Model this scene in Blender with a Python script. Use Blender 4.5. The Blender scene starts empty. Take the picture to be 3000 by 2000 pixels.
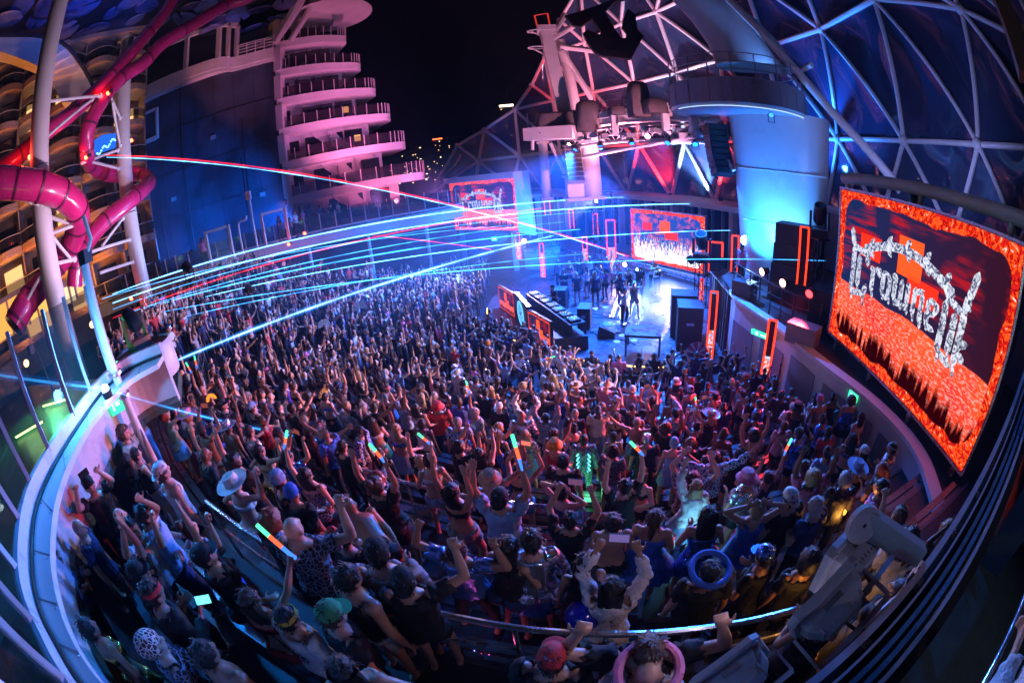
import bpy, bmesh, math, random
import numpy as np
from mathutils import Vector, Matrix
random.seed(7); np.random.seed(7)
R = math.radians
scene = bpy.context.scene
COL = scene.collection

# ------------------------------------------------------------------ camera: 15 mm equisolid fisheye on a 36 mm wide frame
CAM_Z = 7.3
UPV = np.array([-0.088, 0.9168, 0.3895]); UPV /= np.linalg.norm(UPV)
_f = np.array([0, 0, -1.0]); _Y = _f - UPV * (_f @ UPV); _Y /= np.linalg.norm(_Y); _X = np.cross(_Y, UPV)
CAM_R = np.array([_X, _Y, UPV])
cam_data = bpy.data.cameras.new('camera')
cam_data.type = 'PANO'
for holder in (getattr(cam_data, 'cycles', None), cam_data):
    try:
        holder.panorama_type = 'FISHEYE_EQUISOLID'
        holder.fisheye_lens = 15.0
        holder.fisheye_fov = R(200)
    except Exception:
        pass
cam_data.sensor_width = 36.0; cam_data.sensor_height = 24.0; cam_data.sensor_fit = 'HORIZONTAL'
cam_data.clip_start = 0.05; cam_data.clip_end = 6000
cam = bpy.data.objects.new('camera', cam_data); COL.objects.link(cam)
_m = Matrix([list(r) for r in CAM_R]).to_4x4(); _m.translation = (0, 0, CAM_Z)
cam.matrix_world = _m
scene.camera = cam

# ------------------------------------------------------------------ night sky, faint moon
world = bpy.data.worlds.new('World'); scene.world = world; world.use_nodes = True
wn = world.node_tree.nodes; wl = world.node_tree.links
bg = wn['Background']
sky = wn.new('ShaderNodeTexSky'); sky.sky_type = 'NISHITA'; sky.sun_disc = False
sky.sun_elevation = R(-6.0); sky.sun_rotation = R(200); sky.altitude = 0
wl.new(sky.outputs[0], bg.inputs[0]); bg.inputs[1].default_value = 0.0025
moon = bpy.data.lights.new('moon', 'SUN'); moon.energy = 0.004; moon.angle = R(0.5); moon.color = (0.75, 0.85, 1.0)
mo = bpy.data.objects.new('moon', moon); COL.objects.link(mo); mo.rotation_euler = (R(50), 0, R(30))

scene.view_settings.view_transform = 'Standard'; scene.view_settings.look = 'None'
scene.view_settings.exposure = -0.15; scene.view_settings.gamma = 1.0; scene.view_settings.use_curve_mapping = False
cy = scene.cycles
cy.use_denoising = True
try: cy.denoiser = 'OPENIMAGEDENOISE'
except Exception: pass
cy.max_bounces = 5; cy.diffuse_bounces = 1; cy.glossy_bounces = 2; cy.transmission_bounces = 3; cy.volume_bounces = 0
cy.transparent_max_bounces = 12; cy.sample_clamp_indirect = 4.0; cy.sample_clamp_direct = 0.0
cy.use_light_tree = True; cy.caustics_reflective = False; cy.caustics_refractive = False
cy.use_adaptive_sampling = True; cy.adaptive_threshold = 0.02

# ------------------------------------------------------------------ helpers
def at(px, py, d):
    """a direction seen in the photograph (3000 x 2000) and a horizontal distance in metres -> a place in the world"""
    x = (px - 1500) * 0.012; y = -(py - 1000) * 0.012
    r = math.hypot(x, y) + 1e-9; th = 2 * math.asin(r / 30.0)
    v = CAM_R @ np.array([math.sin(th) * x / r, math.sin(th) * y / r, -math.cos(th)])
    v = v * (d / math.hypot(v[0], v[1])); return Vector((v[0], v[1], v[2] + CAM_Z))
def atz(px, py, z):
    p = at(px, py, 1.0); t = (z - CAM_Z) / (p.z - CAM_Z)
    return Vector((p.x * t, p.y * t, z))
def pix(p):
    d = CAM_R.T @ (np.array(p, float) - [0, 0, CAM_Z]); d /= np.linalg.norm(d)
    th = math.acos(max(-1, min(1, -d[2]))); r = 30 * math.sin(th / 2); h = math.hypot(d[0], d[1]) + 1e-12
    return 1500 + r * d[0] / h / .012, 1000 - r * d[1] / h / .012
def pol(az, d, z):
    return Vector((d * math.sin(R(az)), d * math.cos(R(az)), z))

class MB:
    def __init__(s): s.v = []; s.f = []; s.m = []; s.mi = 0
    def add(s, vs, fs):
        o = len(s.v); s.v += [tuple(v) for v in vs]
        for f in fs: s.f.append([i + o for i in f]); s.m.append(s.mi)
    def box(s, c, size, M=None):
        c = Vector(c); hx, hy, hz = [k / 2 for k in size]
        vs = [Vector((x, y, z)) for x in (-hx, hx) for y in (-hy, hy) for z in (-hz, hz)]
        if M is not None: vs = [M @ v for v in vs]
        s.add([c + v for v in vs], [(0, 1, 3, 2), (4, 6, 7, 5), (0, 4, 5, 1), (2, 3, 7, 6), (0, 2, 6, 4), (1, 5, 7, 3)])
        return s
    def beam(s, p, q, w, h=None, up=(0, 0, 1)):
        p = Vector(p); q = Vector(q); h = h or w; d = (q - p)
        if d.length < 1e-6: return s
        d.normalize(); u = Vector(up)
        if abs(d.dot(u)) > .98: u = Vector((0, 1, 0))
        x = d.cross(u).normalized() * (w / 2); y = x.cross(d).normalized() * (h / 2)
        vs = [a + sx * x + sy * y for a in (p, q) for sx, sy in ((-1, -1), (1, -1), (1, 1), (-1, 1))]
        s.add(vs, [(3, 2, 1, 0), (4, 5, 6, 7), (0, 1, 5, 4), (1, 2, 6, 5), (2, 3, 7, 6), (3, 0, 4, 7)]); return s
    def tube(s, pts, r, n=10, caps=True):
        pts = [Vector(p) for p in pts]; k = len(pts)
        rs = r if isinstance(r, (list, tuple)) else [r] * k
        tang = [(pts[min(i + 1, k - 1)] - pts[max(i - 1, 0)]).normalized() for i in range(k)]
        u = Vector((0, 0, 1)) if abs(tang[0].z) < .9 else Vector((0, 1, 0))
        x = tang[0].cross(u).normalized(); vs = []
        for i in range(k):
            x = (x - tang[i] * x.dot(tang[i])).normalized(); y = tang[i].cross(x)
            for j in range(n):
                a = 2 * math.pi * j / n; vs.append(pts[i] + (x * math.cos(a) + y * math.sin(a)) * rs[i])
        fs = [(i * n + j, i * n + (j + 1) % n, (i + 1) * n + (j + 1) % n, (i + 1) * n + j) for i in range(k - 1) for j in range(n)]
        if caps: fs += [tuple(range(n - 1, -1, -1)), tuple((k - 1) * n + j for j in range(n))]
        s.add(vs, fs); return s
    def lathe(s, prof, c=(0, 0, 0), n=20, M=None, a0=0, a1=360, sx=1, sy=1):
        full = abs(a1 - a0) >= 359.9; k = n if full else n + 1; vs = []
        for r, z in prof:
            for j in range(k):
                a = R(a0 + (a1 - a0) * j / n); v = Vector((r * math.cos(a) * sx, r * math.sin(a) * sy, z))
                vs.append(Vector(c) + (M @ v if M is not None else v))
        fs = []
        for i in range(len(prof) - 1):
            for j in range(n):
                j2 = (j + 1) % k; fs.append((i * k + j, i * k + j2, (i + 1) * k + j2, (i + 1) * k + j))
        s.add(vs, fs); return s
    def ball(s, c, r, nu=10, nv=7, M=None):
        r = r if isinstance(r, (list, tuple)) else (r, r, r); c = Vector(c); vs = []; fs = []
        vs.append(Vector((0, 0, -r[2])))
        for i in range(1, nv):
            t = -math.pi / 2 + math.pi * i / nv
            for j in range(nu):
                a = 2 * math.pi * j / nu; vs.append(Vector((r[0] * math.cos(t) * math.cos(a), r[1] * math.cos(t) * math.sin(a), r[2] * math.sin(t))))
        vs.append(Vector((0, 0, r[2]))); T = len(vs) - 1
        for j in range(nu):
            fs.append((0, 1 + (j + 1) % nu, 1 + j)); fs.append((T, T - nu + j, T - nu + (j + 1) % nu))
        for i in range(nv - 2):
            for j in range(nu):
                a = 1 + i * nu; fs.append((a + j, a + (j + 1) % nu, a + nu + (j + 1) % nu, a + nu + j))
        s.add([c + (M @ v if M is not None else v) for v in vs], fs); return s
    def prism(s, poly, ext):
        """closed 3-D polygon pushed along ext"""
        n = len(poly); e = Vector(ext); vs = [Vector(p) for p in poly] + [Vector(p) + e for p in poly]
        s.add(vs, [tuple(range(n - 1, -1, -1)), tuple(range(n, 2 * n))] + [(i, (i + 1) % n, n + (i + 1) % n, n + i) for i in range(n)]); return s
    def strip(s, a, b, th=None):
        """wall of quads between two rows of points; th (vector or None) gives it thickness"""
        n = len(a); a = [Vector(p) for p in a]; b = [Vector(p) for p in b]
        if th is None:
            s.add(a + b, [(i, i + 1, n + i + 1, n + i) for i in range(n - 1)]); return s
        t = [Vector(q) for q in th] if isinstance(th, list) else [Vector(th)] * n
        a2 = [p + q for p, q in zip(a, t)]; b2 = [p + q for p, q in zip(b, t)]
        fs = []
        for i in range(n - 1):
            fs += [(i, i + 1, n + i + 1, n + i), (2 * n + i + 1, 2 * n + i, 3 * n + i, 3 * n + i + 1),
                   (i + 1, i, 2 * n + i, 2 * n + i + 1), (n + i, n + i + 1, 3 * n + i + 1, 3 * n + i)]
        fs += [(0, n, 3 * n, 2 * n), (n - 1, 3 * n - 1, 4 * n - 1, 2 * n - 1)]
        s.add(a + b + a2 + b2, fs); return s
    def mesh(s, name, mats, smooth=False):
        me = bpy.data.meshes.new(name); me.from_pydata(s.v, [], s.f)
        mats = mats if isinstance(mats, (list, tuple)) else [mats]
        for m in mats: me.materials.append(m)
        if len(mats) > 1: me.polygons.foreach_set('material_index', s.m)
        if smooth: me.polygons.foreach_set('use_smooth', [True] * len(me.polygons))
        bm = bmesh.new(); bm.from_mesh(me); bmesh.ops.recalc_face_normals(bm, faces=bm.faces); bm.to_mesh(me); bm.free()
        if smooth:
            try: me.set_sharp_from_angle(angle=R(40))
            except Exception: pass
        return me
    def build(s, name, mats, parent=None, smooth=False, **kw):
        return put(name, s.mesh(name, mats, smooth), parent, **kw)

def put(name, me, parent=None, loc=None, **kw):
    o = bpy.data.objects.new(name, me); COL.objects.link(o)
    if parent is not None:
        o.parent = parent
        w = root_loc(parent); o.location = -w if loc is None else Vector(loc) - w
    elif loc is not None: o.location = loc
    tag(o, **kw); return o
def root_loc(o):
    w = Vector((0, 0, 0))
    while o is not None: w = w + Vector(o.location); o = o.parent
    return w
def tag(o, label=None, cat=None, group=None, kind=None):
    if label: o['label'] = label
    if cat: o['category'] = cat
    if group: o['group'] = group
    if kind: o['kind'] = kind
    return o
def thing(name, label, cat, loc=(0, 0, 0), group=None):
    o = bpy.data.objects.new(name, None); COL.objects.link(o); o.location = Vector(loc); o.empty_display_size = .2
    return tag(o, label, cat, group)

MATS = {}
def M(name, col=(.5, .5, .5), rough=.5, metal=0.0, var=.18, scale=3.0, bump=0.0, bscale=30.0, emit=None, es=0.0, spec=.5, coat=0.0):
    if name in MATS: return MATS[name]
    m = bpy.data.materials.new(name); m.use_nodes = True; nt = m.node_tree; b = nt.nodes['Principled BSDF']
    b.inputs['Roughness'].default_value = rough; b.inputs['Metallic'].default_value = metal
    b.inputs['Base Color'].default_value = (*col, 1); b.inputs['Specular IOR Level'].default_value = spec
    if coat: b.inputs['Coat Weight'].default_value = coat
    if var > 0 or bump > 0:
        tc = nt.nodes.new('ShaderNodeTexCoord')
    if var > 0:
        n = nt.nodes.new('ShaderNodeTexNoise'); n.inputs['Scale'].default_value = scale; n.inputs['Detail'].default_value = 5; n.inputs['Roughness'].default_value = .65
        nt.links.new(tc.outputs['Object'], n.inputs['Vector'])
        r = nt.nodes.new('ShaderNodeMapRange'); r.inputs[1].default_value = .3; r.inputs[2].default_value = .7; r.inputs[3].default_value = 1 - var; r.inputs[4].default_value = 1 + var
        nt.links.new(n.outputs[0], r.inputs[0])
        mx = nt.nodes.new('ShaderNodeMix'); mx.data_type = 'RGBA'; mx.blend_type = 'MULTIPLY'; mx.inputs[0].default_value = 1
        mx.inputs[6].default_value = (*col, 1); nt.links.new(r.outputs[0], mx.inputs[7]); nt.links.new(mx.outputs[2], b.inputs['Base Color'])
        r2 = nt.nodes.new('ShaderNodeMapRange'); r2.inputs[1].default_value = .3; r2.inputs[2].default_value = .7; r2.inputs[3].default_value = max(.02, rough - .1); r2.inputs[4].default_value = min(1, rough + .12)
        nt.links.new(n.outputs[0], r2.inputs[0]); nt.links.new(r2.outputs[0], b.inputs['Roughness'])
    if bump > 0:
        n2 = nt.nodes.new('ShaderNodeTexNoise'); n2.inputs['Scale'].default_value = bscale; n2.inputs['Detail'].default_value = 4
        nt.links.new(tc.outputs['Object'], n2.inputs['Vector'])
        bp = nt.nodes.new('ShaderNodeBump'); bp.inputs['Strength'].default_value = bump; bp.inputs['Distance'].default_value = .02
        nt.links.new(n2.outputs[0], bp.inputs['Height']); nt.links.new(bp.outputs[0], b.inputs['Normal'])
    if emit:
        b.inputs['Emission Color'].default_value = (*emit, 1); b.inputs['Emission Strength'].default_value = es
    MATS[name] = m; return m
def E(name, col, strength, sampled=True):
    if name in MATS: return MATS[name]
    m = bpy.data.materials.new(name); m.use_nodes = True; nt = m.node_tree; nt.nodes.clear()
    e = nt.nodes.new('ShaderNodeEmission'); e.inputs[0].default_value = (*col, 1); e.inputs[1].default_value = strength
    o = nt.nodes.new('ShaderNodeOutputMaterial'); nt.links.new(e.outputs[0], o.inputs[0])
    if not sampled:
        try: m.cycles.emission_sampling = 'NONE'
        except Exception: pass
    MATS[name] = m; return m
def glassy(name, col, alpha, rough=.05, emit=None):
    if name in MATS: return MATS[name]
    m = bpy.data.materials.new(name); m.use_nodes = True; nt = m.node_tree; nt.nodes.clear()
    t = nt.nodes.new('ShaderNodeBsdfTransparent'); t.inputs[0].default_value = (*[min(1, .75 + .25 * c) for c in col], 1)
    g = nt.nodes.new('ShaderNodeBsdfPrincipled'); g.inputs['Base Color'].default_value = (*col, 1); g.inputs['Roughness'].default_value = rough
    g.inputs['Specular IOR Level'].default_value = .8
    mx = nt.nodes.new('ShaderNodeMixShader'); mx.inputs[0].default_value = alpha
    o = nt.nodes.new('ShaderNodeOutputMaterial'); nt.links.new(t.outputs[0], mx.inputs[1]); nt.links.new(g.outputs[0], mx.inputs[2]); nt.links.new(mx.outputs[0], o.inputs[0])
    MATS[name] = m; return m

def spot(loc, target, power, col, angle=60, blend=.6, radius=.15, parent=None, name='lamp'):
    l = bpy.data.lights.new(name, 'SPOT'); l.energy = power; l.color = col; l.spot_size = R(angle); l.spot_blend = blend; l.shadow_soft_size = radius
    o = bpy.data.objects.new(name, l); COL.objects.link(o); loc = Vector(loc)
    o.rotation_euler = (Vector(target) - loc).to_track_quat('-Z', 'Y').to_euler()
    if parent is not None: o.parent = parent; o.location = loc - root_loc(parent)
    else: o.location = loc
    return o
def point(loc, power, col, radius=.15, parent=None, name='lamp'):
    l = bpy.data.lights.new(name, 'POINT'); l.energy = power; l.color = col; l.shadow_soft_size = radius
    o = bpy.data.objects.new(name, l); COL.objects.link(o); loc = Vector(loc)
    if parent is not None: o.parent = parent; o.location = loc - root_loc(parent)
    else: o.location = loc
    return o
def text_mesh(txt, size, font_ext=.003, align='CENTER'):
    cu = bpy.data.curves.new('lettering', 'FONT'); cu.body = txt; cu.size = size; cu.extrude = font_ext; cu.align_x = align; cu.resolution_u = 2
    o = bpy.data.objects.new('lettering', cu); COL.objects.link(o)
    dg = bpy.context.evaluated_depsgraph_get(); me = bpy.data.meshes.new_from_object(o.evaluated_get(dg)); me.name = 'lettering'
    bpy.data.objects.remove(o); bpy.data.curves.remove(cu); return me
def arc(c, r, a0, a1, n, z):
    return [Vector((c[0] + r * math.cos(R(a0 + (a1 - a0) * i / n)), c[1] + r * math.sin(R(a0 + (a1 - a0) * i / n)), z)) for i in range(n + 1)]
def smoothpath(pts, k=6):
    pts = [Vector(p) for p in pts]; out = []
    for i in range(len(pts) - 1):
        p0, p1, p2, p3 = pts[max(i - 1, 0)], pts[i], pts[i + 1], pts[min(i + 2, len(pts) - 1)]
        for j in range(k):
            t = j / k
            out.append(.5 * ((2 * p1) + (p2 - p0) * t + (2 * p0 - 5 * p1 + 4 * p2 - p3) * t * t + (3 * p1 - p0 - 3 * p2 + p3) * t ** 3))
    return out + [pts[-1]]

# common paints
WHITE = M('white_paint', (.72, .72, .74), .42, var=.08, scale=1.2)
OFFW = M('offwhite_steel', (.62, .60, .60), .5, var=.12, scale=.8)
GREY = M('grey_metal', (.28, .29, .31), .4, .3, var=.15)
DARK = M('dark_metal', (.03, .032, .038), .42, .2, var=.25)
BLACK = M('black_matt', (.012, .012, .014), .6, var=.3)
RUBBER = M('black_rubber', (.02, .02, .02), .7, var=.2)
STEEL = M('brushed_steel', (.55, .56, .58), .28, .9, var=.1)
# ================================================================== SETTING
SEA = M('sea_water', (.006, .012, .02), .12, var=.3, scale=.02, bump=.4, bscale=.6)
DECKM = M('stage_deck', (.07, .075, .09), .38, var=.35, scale=2.0, bump=.15, bscale=25)
TIERM = M('tier_paint', (.022, .025, .034), .5, var=.4, scale=1.5, bump=.2, bscale=20)
MB().lathe([(0.01, -22), (5000, -22)], n=48).build('sea', SEA, kind='structure')
m = MB(); m.prism([(-42, -9, -.3), (26, -9, -.3), (30, 20, -.3), (18, 46, -.3), (-30, 50, -.3), (-42, 30, -.3)], (0, 0, .3)); m.build('ground', TIERM, kind='structure')

CTR = (5.0, 21.0); R0 = 10.0; TD = .85; NT = 14
ZT = [min(3.75, .055 * ((i + .75) * TD) ** 1.755) + .06 for i in range(NT)]
def tier_of(r): return max(-1, min(NT - 1, int(math.floor((r - R0) / TD))))
def floor_z(x, y):
    r = math.hypot(x - CTR[0], y - CTR[1]); i = tier_of(r)
    return .004 if r < R0 else ZT[i]
def line_y(x): return 28.7 + (x + 4) * .411
def tier_angles(r):
    a1 = 360 - math.degrees(math.acos(2.45 / r))
    a0 = 200
    while a0 > 128:
        x = CTR[0] + r * math.cos(R(a0)); y = CTR[1] + r * math.sin(R(a0))
        if y > line_y(x) - .4: break
        a0 -= 1
    return a0, a1
bowl = thing('seating_bowl', 'dark raked amphitheatre tiers curving round the stage', 'tiers', (CTR[0], CTR[1], 0))
NOSE = M('tier_nosing', (.08, .085, .1), .4, var=.2)
for i in range(NT):
    r = R0 + i * TD; a0, a1 = tier_angles(r); n = max(12, int((a1 - a0) / 4)); zt = ZT[i]
    m = MB(); A = arc(CTR, r, a0, a1, n, 0); B = arc(CTR, r + TD + .02, a0, a1, n, 0)
    m.strip(A, B, (0, 0, zt)); t = m.build('tier', TIERM, bowl)
    m = MB(); A = arc(CTR, r - .012, a0, a1, n, zt - .03); B = arc(CTR, r + .05, a0, a1, n, zt - .03); m.strip(A, B, (0, 0, .036)); m.build('nosing', NOSE, t)
# benches on the tiers, each its own thing
SLAT = M('bench_slat', (.11, .12, .14), .28, .2, var=.15)
NB = 0
ordn = ['first', 'second', 'third', 'fourth', 'fifth', 'sixth', 'seventh', 'eighth', 'ninth', 'tenth', 'eleventh', 'twelfth', 'thirteenth', 'fourteenth']
segn = ['beside the white curved wall', 'facing the front of the stage', 'left of the centre seats', 'towards the balcony rim', 'under the round lamp plinth', 'at the far side of the bowl']
for i in range(1, NT):
    r = R0 + i * TD + .58; a0, a1 = tier_angles(R0 + i * TD); zt = ZT[i]; k = 6; w = (a1 - a0) / k
    for j in range(k):
        b1 = a1 - j * w - 1.2; b0 = a1 - (j + 1) * w + 1.2
        mid = R((b0 + b1) / 2)
        b = thing('bench', f'curved slatted bench on the {ordn[i]} tier up, {segn[j]}', 'bench', (CTR[0] + r * math.cos(mid), CTR[1] + r * math.sin(mid), zt), 'curved benches on the tiers')
        for q in (0, 1):
            rr = r + q * .17; n = max(3, int((b1 - b0) / 4))
            MB().strip(arc(CTR, rr, b0, b1, n, zt + .38), arc(CTR, rr + .13, b0, b1, n, zt + .38), (0, 0, .035)).build('slat', SLAT, b)
        for q in range(4):
            a = b0 + (b1 - b0) * (q + .1) / 3.2; p = arc(CTR, r + .03, a, a, 1, zt)[0]; p2 = arc(CTR, r + .27, a, a, 1, zt)[0]
            m = MB(); m.beam(p, p + Vector((0, 0, .38)), .04); m.beam(p2, p2 + Vector((0, 0, .38)), .04); m.beam(p + Vector((0, 0, .36)), p2 + Vector((0, 0, .36)), .035); m.build('leg', DARK, b)
# curved handrails along tiers
def handrail(rr, a0, a1, z, label, h=.95):
    mid = R((a0 + a1) / 2); root = thing('handrail', label, 'handrail', (CTR[0] + rr * math.cos(mid), CTR[1] + rr * math.sin(mid), z), 'curved handrails on the tiers')
    n = max(6, int((a1 - a0) / 2)); MB().tube(arc(CTR, rr, a0, a1, n, z + h), .028, 8).build('rail', STEEL, root, True)
    MB().tube(arc(CTR, rr, a0, a1, n, z + h * .55), .018, 6).build('middle_rail', STEEL, root, True)
    for q in range(6):
        p = arc(CTR, rr, a0 + (a1 - a0) * q / 5, a0, 1, z)[0]; MB().tube([p, p + Vector((0, 0, h))], .022, 6).build('post', STEEL, root, True)
handrail(R0 + 12 * TD + .04, 245, 262, ZT[12], 'blue lit curved handrail sweeping below the dark foreground seats')
handrail(R0 + 12 * TD + .04, 266, 274, ZT[12], 'short curved handrail beside the amber rails in front of the floodlights')
handrail(R0 + 10 * TD + .04, 213, 238, ZT[10], 'long curved handrail running down the aisle near the balcony rim')
handrail(R0 + 9 * TD + .04, 242, 256, ZT[9], 'curved handrail behind the man in the black shirt, mid bowl')

# round stage with amber LED edge
SC = (7.3, 21.0); SR = 8.4
st = thing('stage', 'round dark timber stage floor with amber light edge', 'stage', (SC[0], SC[1], 0))
DECK = M('stage_boards', (.06, .065, .085), .3, var=.4, scale=1.5)
nt = DECK.node_tree
wv = nt.nodes.new('ShaderNodeTexWave'); wv.inputs['Scale'].default_value = 6; wv.bands_direction = 'X'; tc_ = nt.nodes.new('ShaderNodeTexCoord'); nt.links.new(tc_.outputs['Object'], wv.inputs['Vector'])
bp_ = nt.nodes.new('ShaderNodeBump'); bp_.inputs['Strength'].default_value = .6; bp_.inputs['Distance'].default_value = .01; nt.links.new(wv.outputs[0], bp_.inputs['Height']); nt.links.new(bp_.outputs[0], nt.nodes['Principled BSDF'].inputs['Normal'])
MB().lathe([(0.01, .35), (SR, .35), (SR, 0)], (SC[0], SC[1], 0), 64).build('stage_floor', DECK, st)
AMBER = E('amber_led', (1, .55, .12), 6.0)
for a0, a1 in ((178, 196), (203, 214), (226, 236), (246, 258)):
    MB().tube(arc(SC, SR + .03, a0, a1, 12, .33), .022, 6).build('led_strip', AMBER, st)
LENS = M('floor_lens', (.35, .4, .45), .15, .2, emit=(.55, .7, 1), es=.5)
for px, py in ((1797, 966), (1775, 985), (1807, 1000), (1822, 982), (1857, 997), (1715, 906), (1727, 904), (1742, 903), (1774, 900)):
    p = atz(px, py, .357); MB().lathe([(0.005, .012), (.13, .012), (.15, 0)], p, 16).build('floor_light', LENS, st)

# right-hand curved wall and ledge
W = [(8.15, 13.3), (7.84, 12.36), (7.8, 10.9), (7.78, 9.51), (7.66, 8.2), (7.61, 6.95), (7.65, 6.0), (7.66, 5.19), (7.6, 4.4), (7.5, 3.75), (7.25, 3.05), (6.88, 2.45), (6.38, 1.71), (5.7, .95)]
WS = smoothpath([(x, y, 0) for x, y in W], 3)
ZL = 2.8
WALLM = M('wall_white', (.58, .58, .60), .5, var=.1, scale=.9)
PANEL = M('wall_panel_grey', (.2, .21, .25), .45, var=.15)
cw = thing('curved_wall', 'pale curved wall with dark panels below the big red screen', 'wall', (7.6, 6, 0))
nrm = []
for i, p in enumerate(WS):
    t = (WS[min(i + 1, len(WS) - 1)] - WS[max(i - 1, 0)]).normalized(); nrm.append(Vector((-t.y, t.x, 0)) * 1.0)   # outward (+x)
nrm = [(-n if n.x < 0 else n) for n in nrm]
top = [p + Vector((0, 0, ZL)) for p in WS]
MB().strip(WS, top, [n * .2 for n in nrm]).build('wall_face', WALLM, cw)
MB().strip([p - n * .06 + Vector((0, 0, ZL)) for p, n in zip(WS, nrm)], [p + n * .28 + Vector((0, 0, ZL)) for p, n in zip(WS, nrm)], (0, 0, .1)).build('coping', WHITE, cw)
for k in range(3, len(WS) - 6, 4):
    a, b = WS[k] - nrm[k] * .02, WS[k + 3] - nrm[k + 3] * .02; f0 = floor_z(a.x, a.y)
    if ZL - f0 < 1.0: continue
    z0, z1 = f0 + .1, min(f0 + 2.1, ZL - .35)
    m = MB(); m.strip([a + Vector((0, 0, z0)), WS[k + 1] - nrm[k + 1] * .02 + Vector((0, 0, z0)), WS[k + 2] - nrm[k + 2] * .02 + Vector((0, 0, z0)), b + Vector((0, 0, z0))],
                      [a + Vector((0, 0, z1)), WS[k + 1] - nrm[k + 1] * .02 + Vector((0, 0, z1)), WS[k + 2] - nrm[k + 2] * .02 + Vector((0, 0, z1)), b + Vector((0, 0, z1))], (-.015, 0, 0)); m.build('panel', PANEL, cw)
LEDGEM = M('ledge_brown', (.06, .04, .032), .6, var=.4, scale=2, bump=.2)
m = MB(); poly = [(p.x + .12, p.y, ZL - .12) for p in WS] + [(7, -2, ZL - .12), (26, -2, ZL - .12), (26, 15, ZL - .12), (14, 20, ZL - .12), (9, 15.5, ZL - .12)]
m.prism(poly, (0, 0, .1)); m.build('ledge_floor', LEDGEM, kind='structure')

# platform behind the stage (z 1.5) carrying the centre screen
PL = [Vector((12.2, 17.0, 0)), Vector((10.3, 19.3, 0)), Vector((8.6, 22.6, 0)), Vector((7.2, 25.4, 0)), Vector((5.0, 28.4, 0)), Vector((1.5, 30.6, 0))]
PLS = smoothpath(PL, 3)
pf = thing('screen_platform', 'long raised platform edge running behind the stage under the centre screen', 'platform', (8.6, 22.6, 0))
BACK = Vector((7.0, 6.0, 0))
MB().strip(PLS, [p + Vector((0, 0, 1.5)) for p in PLS], BACK).build('platform_body', M('platform_grey', (.3, .3, .34), .45, var=.15), pf)
for dz in (1.28, 1.44):
    MB().tube([p + Vector((-.06, -.04, dz)) for p in PLS], .035, 6).build('edge_rail', STEEL, pf, True)
# glass-fronted hall behind the stage, z 1.5 - 5.2
HL = [pol(2.0, 36, 0), pol(8, 35, 0), pol(14, 32.5, 0), pol(20, 29.5, 0), pol(26, 26.5, 0), pol(33, 24, 0), pol(40, 22.5, 0)]
hall = thing('glazed_hall', 'glazed hall front with slim columns behind the centre screen', 'building', HL[3])
HWALL = M('hall_glass', (.03, .05, .09), .15, var=.2)
MB().strip(HL, [p + Vector((0, 0, 4.95)) for p in HL], [Vector((.3, .5, 0))] * len(HL)).build('window_wall', HWALL, hall)
HS = smoothpath(HL, 5)
for i, p in enumerate(HS):
    MB().beam(p + Vector((-.1, -.15, 1.5)), p + Vector((-.1, -.15, 4.95)), .16 if i % 3 else .42).build('mullion', OFFW if i % 3 == 0 else GREY, hall)
MB().strip([p * 1.0 + Vector((-.5, -.8, 4.95)) for p in HS], [p + Vector((2.5, 4, 4.95)) for p in HS], (0, 0, .3)).build('roof_ledge', OFFW, hall)

# upper deck: camera's balcony with its curved rim
RIM = [(-5.41, 4.55), (-5.85, 4.2), (-5.96, 3.69), (-5.78, 3.15), (-5.49, 2.61), (-4.98, 1.63), (-4.49, .91), (-3.8, .36), (-3.25, .07), (-2.7, -.08), (-2.2, -.19), (-1.2, -.28), (-.3, -.25), (.4, -.08)]
RIM2 = [(-5.2, 4.2), (-5.45, 3.75), (-5.4, 3.34), (-5.25, 2.8), (-5.0, 2.23), (-4.42, 1.38), (-3.94, .88), (-3.42, .47), (-2.87, .17), (-2.37, 0), (-1.85, -.07), (-1.1, -.11), (-.25, -.1), (.45, .02)]
RIMS = smoothpath([(x, y, 0) for x, y in RIM], 4); RIM2S = smoothpath([(x, y, 0) for x, y in RIM2], 4)
up = thing('balcony_parapet', 'broad white curved parapet rim sweeping along the upper balcony', 'parapet', (-4.5, .9, 5.0))
RIMM = M('parapet_paint', (.66, .68, .72), .35, var=.07, scale=1.0)
n = len(RIMS)
MB().strip([p + Vector((0, 0, 5.63)) for p in RIMS], [p + Vector((0, 0, 5.63)) for p in RIM2S], (0, 0, .08)).build('shelf', RIMM, up)
out = [(a - b).normalized() for a, b in zip(RIMS, RIM2S)]
MB().strip([p + Vector((0, 0, 4.9)) for p in RIMS], [p + o * .13 + Vector((0, 0, 4.9)) for p, o in zip(RIMS, out)], (0, 0, 1.0)).build('coping', M('coping_paint', (.6, .6, .66), .3, var=.1), up)
MB().tube([p - o * .05 + Vector((0, 0, 5.73)) for p, o in zip(RIMS, out)], .025, 6).build('gutter_seal', RUBBER, up)
m = MB(); m.prism([(p.x, p.y, 4.8) for p in RIMS] + [(4.2, .55, 4.8), (4.2, -7, 4.8), (-16, -7, 4.8), (-16, 5.6, 4.8), (-6.3, 5.6, 4.8)], (0, 0, .2)); m.build('balcony_floor', M('balcony_carpet', (.05, .09, .07), .7, var=.3, bump=.3), kind='structure')
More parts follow.
